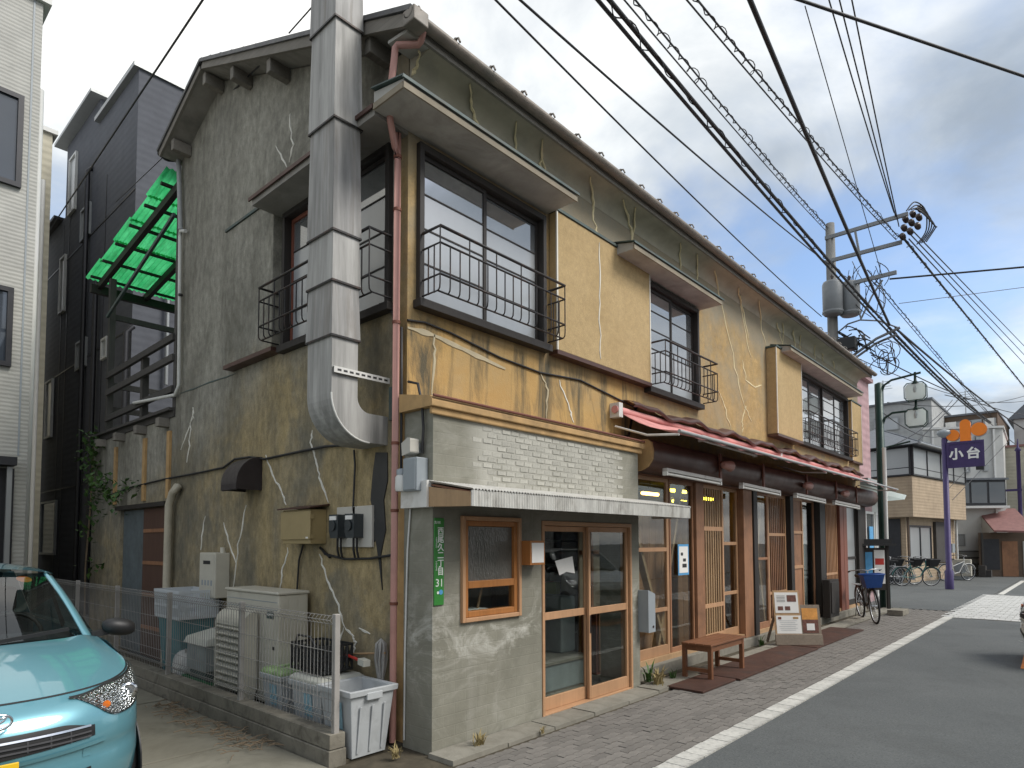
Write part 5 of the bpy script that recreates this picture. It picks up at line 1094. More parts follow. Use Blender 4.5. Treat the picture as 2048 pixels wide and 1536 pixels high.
def build_car(paint_m, label, loc, rz, group=None, plate='20'):
    t = thing('parked_car', label, 'car', (0, 0, 0), group)
    UM = 3.45
    uu = [-UM+i*(UM-1)/10 for i in range(10)]+[-1+i/20 for i in range(41)]+[1+(i+1)*(UM-1)/10 for i in range(10)]
    kk = [0, .04, .08, .14, .2, .28, .36, .44, .5, .54, .58, .64, .72, .78, .84, .885, .93, .965, 1]
    body = MB().grid([[S(u, k) for u in uu] for k in kk])
    rear = [[(x, 3.36+.05*math.sin(math.pi*j/6)*0-(.22*(abs(x)/.7375)**4), .22+(.95-.22)*j/6) for x in [-.735+1.47*i/12 for i in range(13)]] for j in range(7)]
    body.grid(rear); body.add([(-.7, .15, .2), (.7, .15, .2), (.72, 3.2, .2), (-.72, 3.2, .2)], [(0, 3, 2, 1)])
    bo = build(body, 'body', paint_m, t)
    # bonnet
    def cowl(s): return V((.70*s, .90+.13*s*s, .982-.012*s*s))
    rows_ = []
    for j in range(9):
        v = j/8; row = []
        for i in range(41):
            s = -1+i/20; a = S(s, 1); c = V((math.copysign(abs(a.x), s) if s else 0, max(a.y+.01, .90+.13*(a.x/.7)**2), 0)); c.z = .775+.20*sst(-.05, 1, c.y)-.008
            p = a.lerp(c, v); p.z += .045*math.sin(math.pi*min(1, v*.75))*(1-abs(s)**3)*.9 + .012*math.exp(-((abs(s)-.62)/.1)**2)*v; row.append(p)
        rows_.append(row)
    build(MB().grid(rows_), 'bonnet', paint_m, t)
    # windscreen and greenhouse
    def ws(s, v):
        a = V((.625*s, .90+.12*s*s, .975-.004*s*s)); b = V((.525*s, 1.62+.05*s*s, 1.405-.02*s*s)); p = a.lerp(b, v); p.z += .035*math.sin(math.pi*v)*(1-.3*s*s); return p
    build(MB().grid([[ws(-1+i/8, j/8) for i in range(17)] for j in range(9)]), 'windscreen', 'glass_car', t)
    def edge(v): return ws(1, v)
    for sg in (-1, 1):
        f = lambda p, o=(0, 0, 0): (sg*p[0]+sg*o[0], p[1]+o[1], p[2]+o[2])
        build(MB().grid([[f(edge(j/8), (-.012, 0, -.004)), f(edge(j/8), (.0, -.005, .012)), f(edge(j/8), (.05-.01*j/8, .06, .004)), f(edge(j/8), (.062-.012*j/8, .12, -.02))] for j in range(9)]), 'windscreen_pillar', paint_m, t)
        sp_ = [(.70, 1.06, .965), (.70, 2.9, .985), (.60, 2.95, 1.33), (.585, 1.78, 1.385)]
        build(MB().add([f(q) for q in sp_], [(0, 1, 2, 3)]), 'side_window', 'glass_car', t)
        build(MB().grid([[f(q) for q in ((.72, .98, .955), (.72, 2.9, .975), (.70, 3.25, .96))], [f(q) for q in ((.66, 1.0, .985), (.685, 2.9, 1.0), (.66, 3.25, 1.0))]]), 'belt', paint_m, t)
        build(MB().grid([[f(q) for q in ((.70, 2.9, .98), (.66, 3.3, .98))], [f(q) for q in ((.58, 2.95, 1.36), (.54, 3.2, 1.36))]]), 'rear_pillar', paint_m, t)
        build(MB().beam(f((.705, 1.9, .97)), f((.60, 1.95, 1.37)), .05, .02), 'door_pillar', 'car_black', t)
        # door mirror
        rows_ = []
        for j in range(9):
            th = math.pi*j/8; rows_.append([f((.84+.105*math.cos(th)*-1, 1.10+.07*math.sin(th)*math.sin(a), 1.02+.062*math.sin(th)**.7*math.cos(a)+.015*math.cos(th))) for a in [2*math.pi*q/12 for q in range(12)]])
        build(MB().grid(rows_, True, True), 'door_mirror', 'car_black', t); build(MB().beam(f((.68, 1.12, .98)), f((.78, 1.11, .995)), .05, .04), 'mirror_foot', 'car_black', t)
    def rf(s, v): y = 1.60+1.62*v; hw = .575-.02*v; return V((hw*s, y+.05*s*s*(1-v), 1.41+.085*math.sin(math.pi*min(.75, .2+v*.62))-.03-(.05*abs(s)**3)-.05*sst(.7, 1, v)))
    build(MB().grid([[rf(-1+i/8, j/8) for i in range(17)] for j in range(9)]), 'roof', paint_m, t)
    build(MB().grid([[V((.55*(-1+i/4), 3.20, 1.36)) for i in range(9)], [V((.66*(-1+i/4), 3.33, .98)) for i in range(9)]]), 'rear_window', 'glass_car', t)
    # cowl, wipers, cabin
    build(MB().grid([[V((.64*s, .86+.13*s*s, .972)) for s in [-1+i/8 for i in range(17)]], [V((.64*s, .945+.12*s*s, .992)) for s in [-1+i/8 for i in range(17)]]]), 'cowl_panel', 'car_black', t)
    for a, b in (((-.45, .93, 1.0), (.05, .97, 1.035)), ((.02, .90, 1.0), (.52, 1.0, 1.045))): build(MB().beam(a, b, .018, .022), 'wiper', 'car_black', t)
    build(MB().add([(-.6, 1.0, .96), (.6, 1.0, .96), (.6, 1.42, 1.0), (-.6, 1.42, 1.0), (-.6, 1.45, .7), (.6, 1.45, .7)], [(0, 1, 2, 3), (3, 2, 5, 4)]), 'dashboard', 'seat_grey', t)
    for x in (-.32, .32): build(MB().box(x-.22, x+.22, 2.0, 2.15, .6, 1.08).box(x-.12, x+.12, 2.03, 2.12, 1.1, 1.28), 'seat', 'seat_grey', t, bevel=.03)
    build(MB().tube([(.32+.17*math.cos(a), 1.52+.05*math.sin(a), .97+.15*math.sin(a)) for a in [2*math.pi*i/20 for i in range(21)]], .014, 6), 'steering_wheel', 'car_black', t)
    build(MB().box(-.07, .07, 1.58, 1.60, 1.28, 1.34), 'rear_mirror', 'car_black', t)
    build(MB().lathe((.42, 0, 0), [(.034, 0), (.034, .002)], 14, 'y') if 0 else MB().add([ws(.72+.085*math.cos(a), .885+.06*math.sin(a))+V((0, .004, -.004)) for a in [2*math.pi*i/14 for i in range(14)]], [tuple(range(14))]), 'sticker', 'amber', t)
    # lamps
    for sg in (-1, 1):
        lo = lambda u: .955-.20*sst(.26, .52, abs(u))+.10*sst(.62, 1.06, abs(u)); hi = lambda u: .965+.02*sst(.3, .5, abs(u))
        u0, u1 = (.26, 1.06) if sg > 0 else (-1.06, -.26)
        hl = build(region(u0, u1, 24, lo, hi, 8, .006), 'headlamp', 'reflector', t)
        build(region(u0, u1, 24, lambda u: lo(u)-.004, lambda u: hi(u)+.004, 8, .016), 'lens', 'lens', hl)
        p = S(sg*.44, .86)+SN(sg*.44, .86)*.008; build(MB().lathe(p, [(.020, -.008), (.018, 0), (.008, .002)], 14, 'y'), 'turn_lamp', 'amber', hl)
        p = S(sg*.66, .88)+SN(sg*.66, .88)*.008; build(MB().lathe(p, [(.045, .006), (.047, -.003), (.02, .004)], 16, 'y'), 'bowl', 'chrome', hl)
        for (b0, b1) in ((lo, lambda u: lo(u)+.012), (lambda u: hi(u)-.012, hi)): build(region(u0, u1, 24, b0, b1, 1, .011), 'bezel', 'car_black', hl)
    # grille, bumper openings, emblem, plate
    g = build(region(-.36, .36, 30, lambda u: .60+.12*abs(u), lambda u: .785-.05*sst(.2, .36, abs(u)), 3, .004), 'grille', 'car_black', t)
    for k, m in ((.735, 'chrome'), (.69, 'seat_grey'), (.65, 'seat_grey')): build(region(-.335, .335, 30, lambda u: k-.008, lambda u: k+.008, 1, .012), 'grille_bar', m, g)
    for u in (-.24, -.16, -.08, .08, .16, .24): build(region(u-.003, u+.003, 1, lambda u: .63, lambda u: .735, 3, .008), 'grille_rib', 'seat_grey', g)
    build(region(-.34, .34, 26, lambda u: .12+.18*sst(.1, .34, abs(u)), lambda u: .25+.13*sst(.1, .34, abs(u)), 2, .004), 'lower_intake', 'car_black', t)
    for u in (-.5, .5): build(region(u-.08, u+.08, 8, lambda u: .10, lambda u: .20, 2, .004), 'side_intake', 'car_black', t)
    build(region(-.42, .42, 30, lambda u: .53+.10*abs(u), lambda u: .56+.10*abs(u), 1, .008), 'bumper_crease', paint_m, t)
    build(region(.30, .34, 4, lambda u: .47, lambda u: .55, 3, .003), 'tow_cover', paint_m, t)
    em = build(MB().tube([(.055*math.cos(a), -.004, .735+.036*math.sin(a)) for a in [2*math.pi*i/28 for i in range(29)]], .0065, 6, False), 'emblem', 'chrome', t)
    build(MB().tube([(-.045, -.006, .72), (-.005, -.008, .725), (.02, -.008, .74), (.04, -.006, .758), (.0, -.008, .752), (-.02, -.006, .73)], .006, 5), 'emblem_stroke', 'chrome', em)
    pt_ = plate and build(box(-.24, .085, -.028, -.018, .37, .535), 'licence_plate', 'plate_yellow', t, bevel=.004)
    if plate: put_text(plate, .085, (.01, -.029, .44), 'black_print', pt_)
    if plate: put_text('-', .05, (.065, -.029, .455), 'black_print', pt_)
    # shut lines
    build(region(-.97, .97, 40, lambda u: .988, lambda u: .997, 1, .0025), 'bonnet_gap', 'car_black', t)
    for sg in (-1, 1):
        u_ = .985*sg; build(region(u_-.006, u_+.006, 1, lambda u: .12, lambda u: .80, 8, .0025), 'bumper_gap', 'car_black', t)
    # wheels
    for sg in (-1, 1):
        for y in (.62, 2.98):
            w = build(MB().lathe((sg*.66 if sg < 0 else .66, y, .28), [(.19, -.075), (.255, -.085), (.28, -.06), (.28, .06), (.255, .085), (.19, .075)], 24, 'x', False), 'wheel', 'tyre', t)
            build(MB().lathe((sg*.66, y, .28), [(.19, -.06), (.17, sg*.06), (.05, sg*.075), (.0, sg*.075)] if sg > 0 else [(.19, .06), (.17, -.06), (.05, -.075), (.0, -.075)], 20, 'x', False), 'rim', 'white_metal', w)
            build(MB().lathe((sg*.738, y, .28), [(.33, -.004), (.33, .004)], 28, 'x'), 'wheel_arch', 'car_black', t)
    t.location = loc; t.rotation_euler = (0, 0, rz); return t
build_car('paint_turquoise', 'turquoise small hatchback parked nose out in the parking lot', (-2.60, .18, 0), 0, plate='20')
_wc = GP(2013, 1258, .45)+RT*.33
build_car('paint_white', 'white small car standing nose-in by the orange road mark', (_wc.x, _wc.y, 0), R(-152), plate=None)

# ------------------------------------------------------------------ weeds along the kerb
def weed(x, y, s, n, lab, m='leaf'):
    t = thing('weed', lab, 'plant', (x, y, 0), 'weeds along the shop sill'); mb = MB()
    for i in range(n):
        a = random.uniform(0, 6.28); l = s*random.uniform(.5, 1.2); tip = V((x+math.cos(a)*l*.7, y+math.sin(a)*l*.5, l*random.uniform(.5, 1.1))); b = V((x+random.gauss(0, s*.2), y+random.gauss(0, s*.12), 0)); sd_ = V((-math.sin(a), math.cos(a), 0))*s*.05
        mid = b.lerp(tip, .55)+V((0, 0, l*.18)); mb.add([b-sd_*.6, b+sd_*.6, mid+sd_, mid-sd_, tip], [(0, 1, 2, 3), (3, 2, 4)])
    build(mb, 'blades', m, t, recalc=False); return t
simple('dry_grass', (.28, .22, .10), .9); simple('flower_pink', (.30, .08, .16), .7)
weed(3.22, -.13, .20, 60, 'dry straw-coloured weed tuft at the foot of the letter box', 'dry_grass'); weed(3.3, .04, .22, 22, 'tall green weed growing below the letter box'); weed(3.62, -.10, .12, 26, 'low green weed against the sill near the letter box'); weed(.35, -.16, .12, 40, 'dry weed tuft at the annex corner kerb', 'dry_grass'); weed(.95, -.31, .07, 18, 'tiny dry weed in the kerb joint below the small window', 'dry_grass'); weed(6.75, .06, .14, 26, 'green weed tuft between the bench and the menu board'); weed(13.2, -.55, .14, 40, 'green weed at the base of the green lamp post'); weed(-.25, .12, .10, 30, 'dry weed tuft in the corner beside the pink pipe', 'dry_grass')

# ------------------------------------------------------------------ bicycles (local +x is forward)
simple('bike_dark', (.03, .03, .032), .4, .4); simple('bike_silver', (.45, .46, .47), .35, .6); simple('bike_teal', (.04, .16, .15), .35, .3); simple('basket_blue', (.02, .08, .30), .6); simple('bike_white', (.62, .62, .60), .4)
def bicycle(label, loc, rz, frame_m, basket_m=None, group='bicycles', lean=R(4)):
    t = thing('bicycle', label, 'bicycle', (0, 0, 0), group); r = .33
    for x in (-.52, .54):
        w = build(MB().tube([(x+r*math.cos(a), 0, r+r*math.sin(a)) for a in [2*math.pi*i/32 for i in range(33)]], .019, 7, False), 'wheel', 'tyre', t)
        sp_ = MB()
        for i in range(18): a = 2*math.pi*i/18; sp_.tube([(x+.02*math.cos(a+1.2), 0, r+.02*math.sin(a+1.2)), (x+(r-.02)*math.cos(a), 0, r+(r-.02)*math.sin(a))], .0022, 3, False)
        build(sp_, 'spokes', 'bike_silver', w); build(MB().tube([(x+(r-.02)*math.cos(a), 0, r+(r-.02)*math.sin(a)) for a in [2*math.pi*i/32 for i in range(33)]], .010, 5, False), 'rim', 'bike_silver', w); build(MB().lathe((x, 0, r), [(.025, -.05), (.025, .05)], 8, 'y'), 'hub', 'bike_silver', w)
        build(MB().tube([(x+(r+.03)*math.cos(a), 0, r+(r+.03)*math.sin(a)) for a in [R(20)+R(150)*i/14 for i in range(15)]], .02, 6, True, .6), 'mudguard', frame_m, t)
    fr = MB().tube([(-.10, 0, .28), (-.24, 0, .80)], .016, 7).tube([(-.10, 0, .28), (.15, 0, .34), (.34, 0, .72)], .018, 7).tube([(-.18, 0, .58), (.36, 0, .78)], .014, 7).tube([(.34, 0, .66), (.33, 0, .90)], .018, 7)
    for s_ in (-.05, .05): fr.tube([(-.52, s_, r), (-.10, s_*.6, .28)], .010, 6).tube([(-.52, s_, r), (-.21, s_*.4, .70)], .009, 6).tube([(.54, s_, r), (.40, s_, .62), (.345, s_*.5, .70)], .011, 6)
    build(fr, 'frame', frame_m, t)
    build(MB().tube([(.33, 0, .88), (.32, 0, 1.02), (.30, .08, 1.04), (.20, .27, 1.03), (.10, .29, 1.01)], .012, 7).tube([(.32, 0, 1.02), (.30, -.08, 1.04), (.20, -.27, 1.03), (.10, -.29, 1.01)], .012, 7), 'handlebar', 'bike_silver', t)
    for s_ in (-.29, .29): build(MB().tube([(.16, s_*.97, 1.02), (.05, s_, 1.0)], .017, 7), 'grip', 'car_black', t)
    build(MB().add([(-.38, -.09, .86), (-.38, .09, .86), (-.12, .02, .85), (-.12, -.02, .85), (-.38, -.10, .92), (-.38, .10, .92), (-.10, .025, .89), (-.10, -.025, .89)], [(0,3,2,1),(4,5,6,7),(0,1,5,4),(1,2,6,5),(2,3,7,6),(3,0,4,7)]), 'saddle', 'car_black', t, bevel=.02)
    build(MB().lathe((-.10, 0, .28), [(.085, .03), (.085, .036)], 16, 'y'), 'chainring', 'bike_silver', t); build(MB().tube([(-.10, .05, .28), (.03, .07, .18), (.03, .14, .18)], .010, 5).tube([(-.10, -.05, .28), (-.23, -.07, .38), (-.23, -.14, .38)], .010, 5), 'crank', 'bike_silver', t)
    build(MB().tube([(-.52, .06, .30), (-.60, .10, .0), (-.60, -.10, .0), (-.52, -.06, .30)], .010, 5), 'kickstand', 'bike_silver', t)
    build(MB().tube([(-.24, 0, .70), (-.80, 0, .69), (-.52, .05, .40)], .008, 5).box(-.80, -.30, -.06, .06, .69, .70), 'carrier', 'bike_silver', t)
    if basket_m:
        b = MB(); lo = [(.42, -.13, .70), (.68, -.13, .70), (.68, .13, .70), (.42, .13, .70)]; hi = [(.38, -.19, .96), (.76, -.19, .96), (.76, .19, .96), (.38, .19, .96)]
        b.grid([lo, hi], False, True).add(lo, [(0, 3, 2, 1)]).tube([hi[0], hi[1], hi[2], hi[3], hi[0]], .012, 5, False); build(b, 'basket', basket_m, t)
    t.location = loc; t.rotation_euler = (lean, 0, rz); return t
bicycle('dark bicycle with a bright blue front basket by the shop end', (11.4, -.36, .0), R(-153), 'bike_dark', 'basket_blue')
bicycle('teal city bicycle parked beside the beige house, street side', (23.9, .95, 0), R(-48), 'bike_teal', 'bike_dark')
bicycle('silver city bicycle parked between teal bicycle and beige house', (24.2, 1.5, 0), R(-45), 'bike_silver', 'bike_dark')
bicycle('dark bicycle parked closest to the beige house wall', (24.0, 2.1, 0), R(-50), 'bike_dark', 'bike_dark')
bicycle('white framed bicycle leaning behind the purple sign post', (28.6, .35, 0), R(-40), 'bike_white', None)

# ------------------------------------------------------------------ notice board with a small roof, bins beside it
t = thing('notice_board', 'black roofed notice board with posters at the far end of the shop', 'notice board', (13.9, .05, 0))
k0 = V((13.9, .05, 0)); nd = V((-.8, -.6, 0)); tdv = V((.6, -.8, 0))
def kb_(u0, u1, z0, z1, d0, d1):
    P = lambda u, d, z: tuple(k0+tdv*u+nd*d+V((0, 0, z))); return MB().add([P(u0,d0,z0),P(u1,d0,z0),P(u1,d1,z0),P(u0,d1,z0),P(u0,d0,z1),P(u1,d0,z1),P(u1,d1,z1),P(u0,d1,z1)], [(0,3,2,1),(4,5,6,7),(0,1,5,4),(1,2,6,5),(2,3,7,6),(3,0,4,7)])
for u in (-.30, .26): build(kb_(u, u+.06, 0, 1.5, -.03, .03), 'post', 'wood_black', t)
build(kb_(-.24, .26, .45, 1.45, -.02, .02), 'panel', 'wood_black', t)
build(kb_(-.40, .42, 1.5, 1.55, -.18, .18), 'roof', 'car_black', t); build(kb_(-.36, .38, 1.55, 1.66, -.06, .06), 'roof_ridge', 'car_black', t)
build(kb_(-.22, -.06, .85, 1.35, .021, .024), 'poster', 'blue_print', t); build(kb_(-.02, .22, .6, 1.4, .021, .024), 'poster', 'paper', t); build(kb_(.0, .2, 1.05, 1.2, .025, .027), 'poster', 'red_plastic', t); build(kb_(-.22, -.06, .55, .8, .021, .024), 'poster', 'paper', t)
top(MB().box(10.2, 10.8, .02, .16, .115, .85).box(10.25, 10.75, .0, .02, .2, .8), 'storage_cabinet', 'wood_black', 'low black wooden cabinet on the shop sill beside the bicycle', 'cabinet', bevel=.006)
top(box(12.6, 13.2, -.75, -.45, 0, .12), 'concrete_footing', 'concrete_block', 'small concrete footing on the pavement before the green lamp post', 'footing', bevel=.01)

# ------------------------------------------------------------------ green street lamp with two lanterns
simple('green_paint', (.012, .04, .03), .45, .2, var=.15, bump=.03); simple('purple_paint', (.045, .028, .11), .45, .1, var=.15, bump=.03); N = NT('lantern_panel'); q = N.n('ShaderNodeBsdfTranslucent'); d_ = N.n('ShaderNodeBsdfDiffuse'); q.inputs[0].default_value = d_.inputs[0].default_value = (.80, .85, .83, 1); ms = N.n('ShaderNodeMixShader'); ms.inputs[0].default_value = .5; N.l(d_.outputs[0], ms.inputs[1]); N.l(q.outputs[0], ms.inputs[2]); N.l(ms.outputs[0], N.out.inputs[0]); simple('alu_lamp', (.35, .37, .36), .4); simple('sign_orange', (.85, .22, .01), .4, var=.05, bump=0)
t = thing('street_lamp', 'dark green street lamp post carrying two square glass lanterns', 'street lamp', (14.5, -.02, 0))
build(MB().lathe((14.5, -.02, 0), [(.12, 0), (.12, .5), (.10, .55), (.09, 5.5), (.05, 5.52)], 14), 'post', 'green_paint', t)
for i, (za, zl) in enumerate(((5.33, 5.18), (4.52, 4.55))):
    yl = -.80
    build(MB().tube([(14.5, -.06, za-.10), (14.5, -.14, za+.12), (14.5, -.30, za+.22), (14.5, yl-.12, za+(.30 if i == 0 else .22))], .028, 7), 'arm', 'green_paint', t)
    lz = zl; fr = MB()
    oc = [(-.22, -.14), (-.16, -.21), (.16, -.21), (.22, -.14), (.22, .14), (.16, .21), (-.16, .21), (-.22, .14)]
    ln_ = build(MB().prism([(yl+a*.92, lz+b*.92) for a, b in oc], 'x', 14.42, 14.58), 'lantern', 'lantern_panel', t)
    for x in (14.41, 14.59):
        fr = MB()
        for a, b in zip(oc, oc[1:]+oc[:1]): fr.beam((x, yl+a[0], lz+a[1]), (x, yl+b[0], lz+b[1]), .018, .018)
        build(fr, 'lantern_frame', 'green_paint', ln_); build(MB().lathe((14.5, yl, lz+.18), [(.10, 0), (.03, .1), (.025, .30)], 10), 'lantern_cap', 'green_paint', ln_)
    build(MB().lathe((14.41, yl, lz+.06), [(.02, -.08), (.035, 0), (.012, .10)], 8), 'lamp_bulb', 'alu_lamp', ln_)
build(MB().tube([(14.5, -.1, 3.9), (14.5, -.66, 4.0)], .022, 6), 'banner_arm', 'green_paint', t)
top(MB().tube([tuple(PX(1768, 895, 14.3)), (14.3, PX(1776, 1200, 14.3).y, .02)], .045, 8), 'white_post', 'pipe_white', 'slim white post standing close to the green street lamp', 'post')

# ------------------------------------------------------------------ purple shopping-street sign
t = thing('street_sign', 'purple post sign with white Japanese characters and orange round emblem', 'sign', (22.7, -.22, 0))
build(MB().lathe((22.7, -.22, 0), [(.13, 0), (.13, .6), (.09, .65), (.085, 5.1), (.06, 5.12)], 12), 'post', 'purple_paint', t)
sb = build(box(22.62, 22.78, -1.30, -.30, 4.08, 4.92), 'board', 'purple_paint', t, bevel=.01)
build(MB().box(22.60, 22.618, -1.32, -.28, 4.86, 4.94).box(22.60, 22.618, -1.32, -.28, 4.06, 4.14).box(22.60, 22.618, -1.32, -1.25, 4.14, 4.86).box(22.60, 22.618, -.35, -.28, 4.14, 4.86), 'board_frame', 'purple_paint', sb)
put_text('小', .40, (22.615, -.55, 4.50), 'white_print', sb, (R(90), 0, R(-90)), ext=.012, bold=.013); put_text('台', .40, (22.615, -1.02, 4.50), 'white_print', sb, (R(90), 0, R(-90)), ext=.012, bold=.013)
cap = [(-.82+.15*math.cos(a), 5.52+.15*math.sin(a)) for a in [math.pi*i/10 for i in range(11)]]+[(-.97, 4.94), (-.67, 4.94)]
eb = build(MB().prism(cap, 'x', 22.63, 22.77), 'emblem', 'sign_orange', t)
for y, r_, z in ((-.47, .19, 5.17), (-1.19, .22, 5.30)): build(MB().lathe((22.70, y, z), [(r_, -.07), (r_, .07)], 20, 'x'), 'emblem', 'sign_orange', t); build(MB().lathe((22.70, y, z), [(r_+.03, -.05), (r_+.03, .05)], 20, 'x', False), 'emblem_rim', 'plastic_grey', t)
build(MB().lathe((22.7, -.22, 5.25), [(.05, -.15), (.22, 0), (.2, .1), (.05, .16)], 14), 'lamp', 'plastic_grey', t); build(MB().tube([(22.7, -.3, 5.0), (22.7, -.42, 5.2), (22.7, -.6, 5.25)], .02, 6), 'lamp_arm', 'plastic_grey', t)
build(box(22.55, 22.75, -1.30, -1.08, 3.96, 4.06), 'downlight', 'car_black', t)
t = thing('street_sign_post', 'plain purple post with pointed finial by the red-roofed shack', 'post', (28.2, -1.95, 0)); pb_ = GP(2046, 1150)
t.location = (pb_.x, pb_.y, 0); OFF[t.name] = V((pb_.x, pb_.y, 0)); build(MB().lathe((pb_.x, pb_.y, 0), [(.12, 0), (.12, .6), (.085, .65), (.085, 5.9), (.14, 5.95), (.05, 6.1), (.02, 6.5)], 12), 'post', 'purple_paint', t); build(box(pb_.x-.1, pb_.x+.1, pb_.y-.1, pb_.y+.9, 4.0, 4.1), 'bracket', 'purple_paint', t)

# ------------------------------------------------------------------ utility pole
concrete('pole_concrete', (.14, .14, .135), (.20, .20, .19), (.15, .14, .13), .4, 2)
simple('transformer_grey', (.22, .23, .235), .5, .2, var=.1, bump=.03); simple('insulator', (.05, .035, .03), .3, bump=0)
PXL, PYL = 14.85, 1.085
t = thing('utility_pole', 'concrete utility pole with two grey transformers and insulator arms behind the roof', 'utility pole', (PXL, PYL, 0))
zt = PX(1660, 448, PXL).z
build(MB().lathe((PXL, PYL, 0), [(.17, 0), (.11, zt), (.0, zt+.005)], 14), 'pole', 'pole_concrete', t)
def zz(a, b): return PX(a, b, PXL)
for (a, b), (c, d) in (((1668, 475), (1818, 430)), ((1670, 522), (1806, 497)), ((1668, 578), (1795, 548))):
    p, q = zz(a, b), zz(c, d); build(MB().beam((PXL-.1, PYL+.1, p.z), (PXL-.1, q.y, p.z+(q.z-p.z)*.15), .07, .09), 'crossarm', 'transformer_grey', t)
p, q = zz(1712, 460), zz(1734, 515); build(MB().beam((PXL-.1, p.y, p.z-.05), (PXL-.1, p.y-.1, q.z), .05, .05), 'brace', 'transformer_grey', t)
zb = zz(1672, 635).z; zt2 = zz(1670, 572).z
for i, (dx, dy, w) in enumerate(((-.32, -.10, .24), (.05, -.42, .24))):
    tr = build(MB().lathe((PXL+dx, PYL+dy, zb), [(w*.85, -.02), (w, .02), (w, zt2-zb-.06), (w*.9, zt2-zb), (w*.3, zt2-zb+.05)], 18), 'transformer', 'transformer_grey', t)
    build(MB().lathe((PXL+dx, PYL+dy, zt2), [(.03, 0), (.05, .05), (.03, .1), (.05, .14), (.02, .2)], 8), 'bushing', 'insulator', tr); build(MB().lathe((PXL+dx, PYL+dy, zb+.03), [(w+.012, 0), (w+.012, .05)], 18, 'z', False), 'rim', 'transformer_grey', tr)
pi_ = zz(1820, 450)
for i in range(9):
    x, y, z = PXL-.25+.22*(i % 3), pi_.y+.02-.16*(i//3) + .1, pi_.z-.35+.30*(i % 3)+.08*(i//3)
    build(MB().lathe((x, y, z), [(.025, -.11), (.07, -.09), (.03, -.06), (.07, -.03), (.03, 0), (.07, .03), (.03, .06), (.06, .10)], 9, 'x'), 'insulator', 'insulator', t)
for i in range(5):
    y0 = pi_.y-.05*i; pts = [(PXL-.4, y0, pi_.z+.2), (PXL-.2, y0-.15, pi_.z+.45-.1*i), (PXL+.2, y0-.3, pi_.z+.35-.12*i), (PXL+.35, y0-.28, pi_.z-.1), (PXL+.2, y0-.1, pi_.z-.45)]
    build(MB().tube(smooth(pts), .016, 5), 'jumper_wire', 'black_cable', t)
random.seed(5)
for i in range(16):   # slack loops of wire round the pole head
    a = zz(1690+random.uniform(0, 90), 520+random.uniform(0, 60)); b = zz(1700+random.uniform(0, 70), 570+random.uniform(0, 70)); m_ = (a+b)/2+V((random.gauss(0, .2), random.gauss(0, .2), -.25*random.random()))
    pts = [a.lerp(m_, s_)*(1-s_)+m_.lerp(b, s_)*s_ for s_ in [k/8 for k in range(9)]]; build(MB().tube(pts, .010, 4), 'loop_wire', 'black_cable', t)
for i in range(14):   # the cable splice cluster by the eave
    a = zz(1670+random.uniform(0, 50), 665+random.uniform(-15, 30)); b = zz(1690+random.uniform(0, 60), 690+random.uniform(-25, 15)); m_ = (a+b)/2+V((random.gauss(0, .1), random.gauss(0, .15), random.uniform(-.25, .35)))
    pts = [a.lerp(m_, s_)*(1-s_)+m_.lerp(b, s_)*s_ for s_ in [k/8 for k in range(9)]]; build(MB().tube(pts, .016, 5), 'splice_cable', 'black_cable', t)
for i in range(12):
    c = zz(1765+random.gauss(0, 10), 715+random.gauss(0, 14)); r_ = random.uniform(.12, .28); n_ = V((random.gauss(0, 1), random.gauss(0, 1), random.gauss(0, .4))).normalized(); u_ = n_.orthogonal().normalized(); w_ = n_.cross(u_)
    build(MB().tube([c+(u_*math.cos(a)+w_*math.sin(a)*1.3)*r_ for a in [R(300)*k/12 for k in range(13)]], .011, 4), 'cable_coil', 'black_cable', t)
for (a, b), (c, d), r_ in (((1705, 712), (1800, 655), .035), ((1708, 718), (1795, 668), .03), ((1672, 668), (1720, 640), .02), ((1720, 640), (1795, 655), .02), ((1722, 638), (1765, 560), .022), ((1722, 638), (1700, 560), .022)): build(MB().tube([zz(a, b), zz((a+c)/2, (b+d)/2-6), zz(c, d)], r_, 6), 'lower_arm', 'transformer_grey', t)
build(box(PXL-.35, PXL-.05, zz(1705, 700).y-.15, zz(1690, 700).y+.1, zz(1700, 705).z, zz(1700, 680).z), 'splice_box', 'car_black', t, bevel=.03)

# ------------------------------------------------------------------ overhead wires
def wire(a, b, r, lab, sag=.0, helix=0, double=False, name='overhead_wire', ext=0):
    a, b = V(a), V(b); a = a+(a-b)*ext; n = 24
    pts = [a.lerp(b, i/n)-V((0, 0, sag*4*(i/n)*(1-i/n))) for i in range(n+1)]
    t = thing(name, lab, 'wire', tuple(pts[n//2]), 'overhead wires')
    build(MB().tube(pts, r, 6), 'strand', 'black_cable', t)
    if double: build(MB().tube([p+V((0, .05, -.06)) for p in pts], r*.8, 5), 'strand', 'black_cable', t)
    if helix:
        L_ = (b-a).length; d = (b-a).normalized(); u = d.orthogonal().normalized(); w = d.cross(u); m_ = int(L_/helix*10)
        build(MB().tube([a.lerp(b, i/m_)-V((0, 0, sag*4*(i/m_)*(1-i/m_)+.03))+(u*math.cos(i*.628)+w*math.sin(i*.628))*(.036+.014*math.sin(i*.173)+.010*math.sin(i*.071)) for i in range(m_+1)], .007, 4), 'spiral', 'black_cable', t)
    return t
E_ = lambda a, b: PX(a, b, PXL)
wire(GP(1003, 0, 6.4), E_(1643, 633), .011, 'thin black wire nearest the tiled eave', .12, ext=.15)
wire(GP(1051, 0, 6.6), E_(1660, 530), .013, 'thin black wire, second out from the tiled eave', .1, ext=.15)
wire(GP(1218, -10, 7.0), E_(1779, 656), .027, 'heavy black cable bundle bound with a spiral', .1, .55, True, ext=.15)
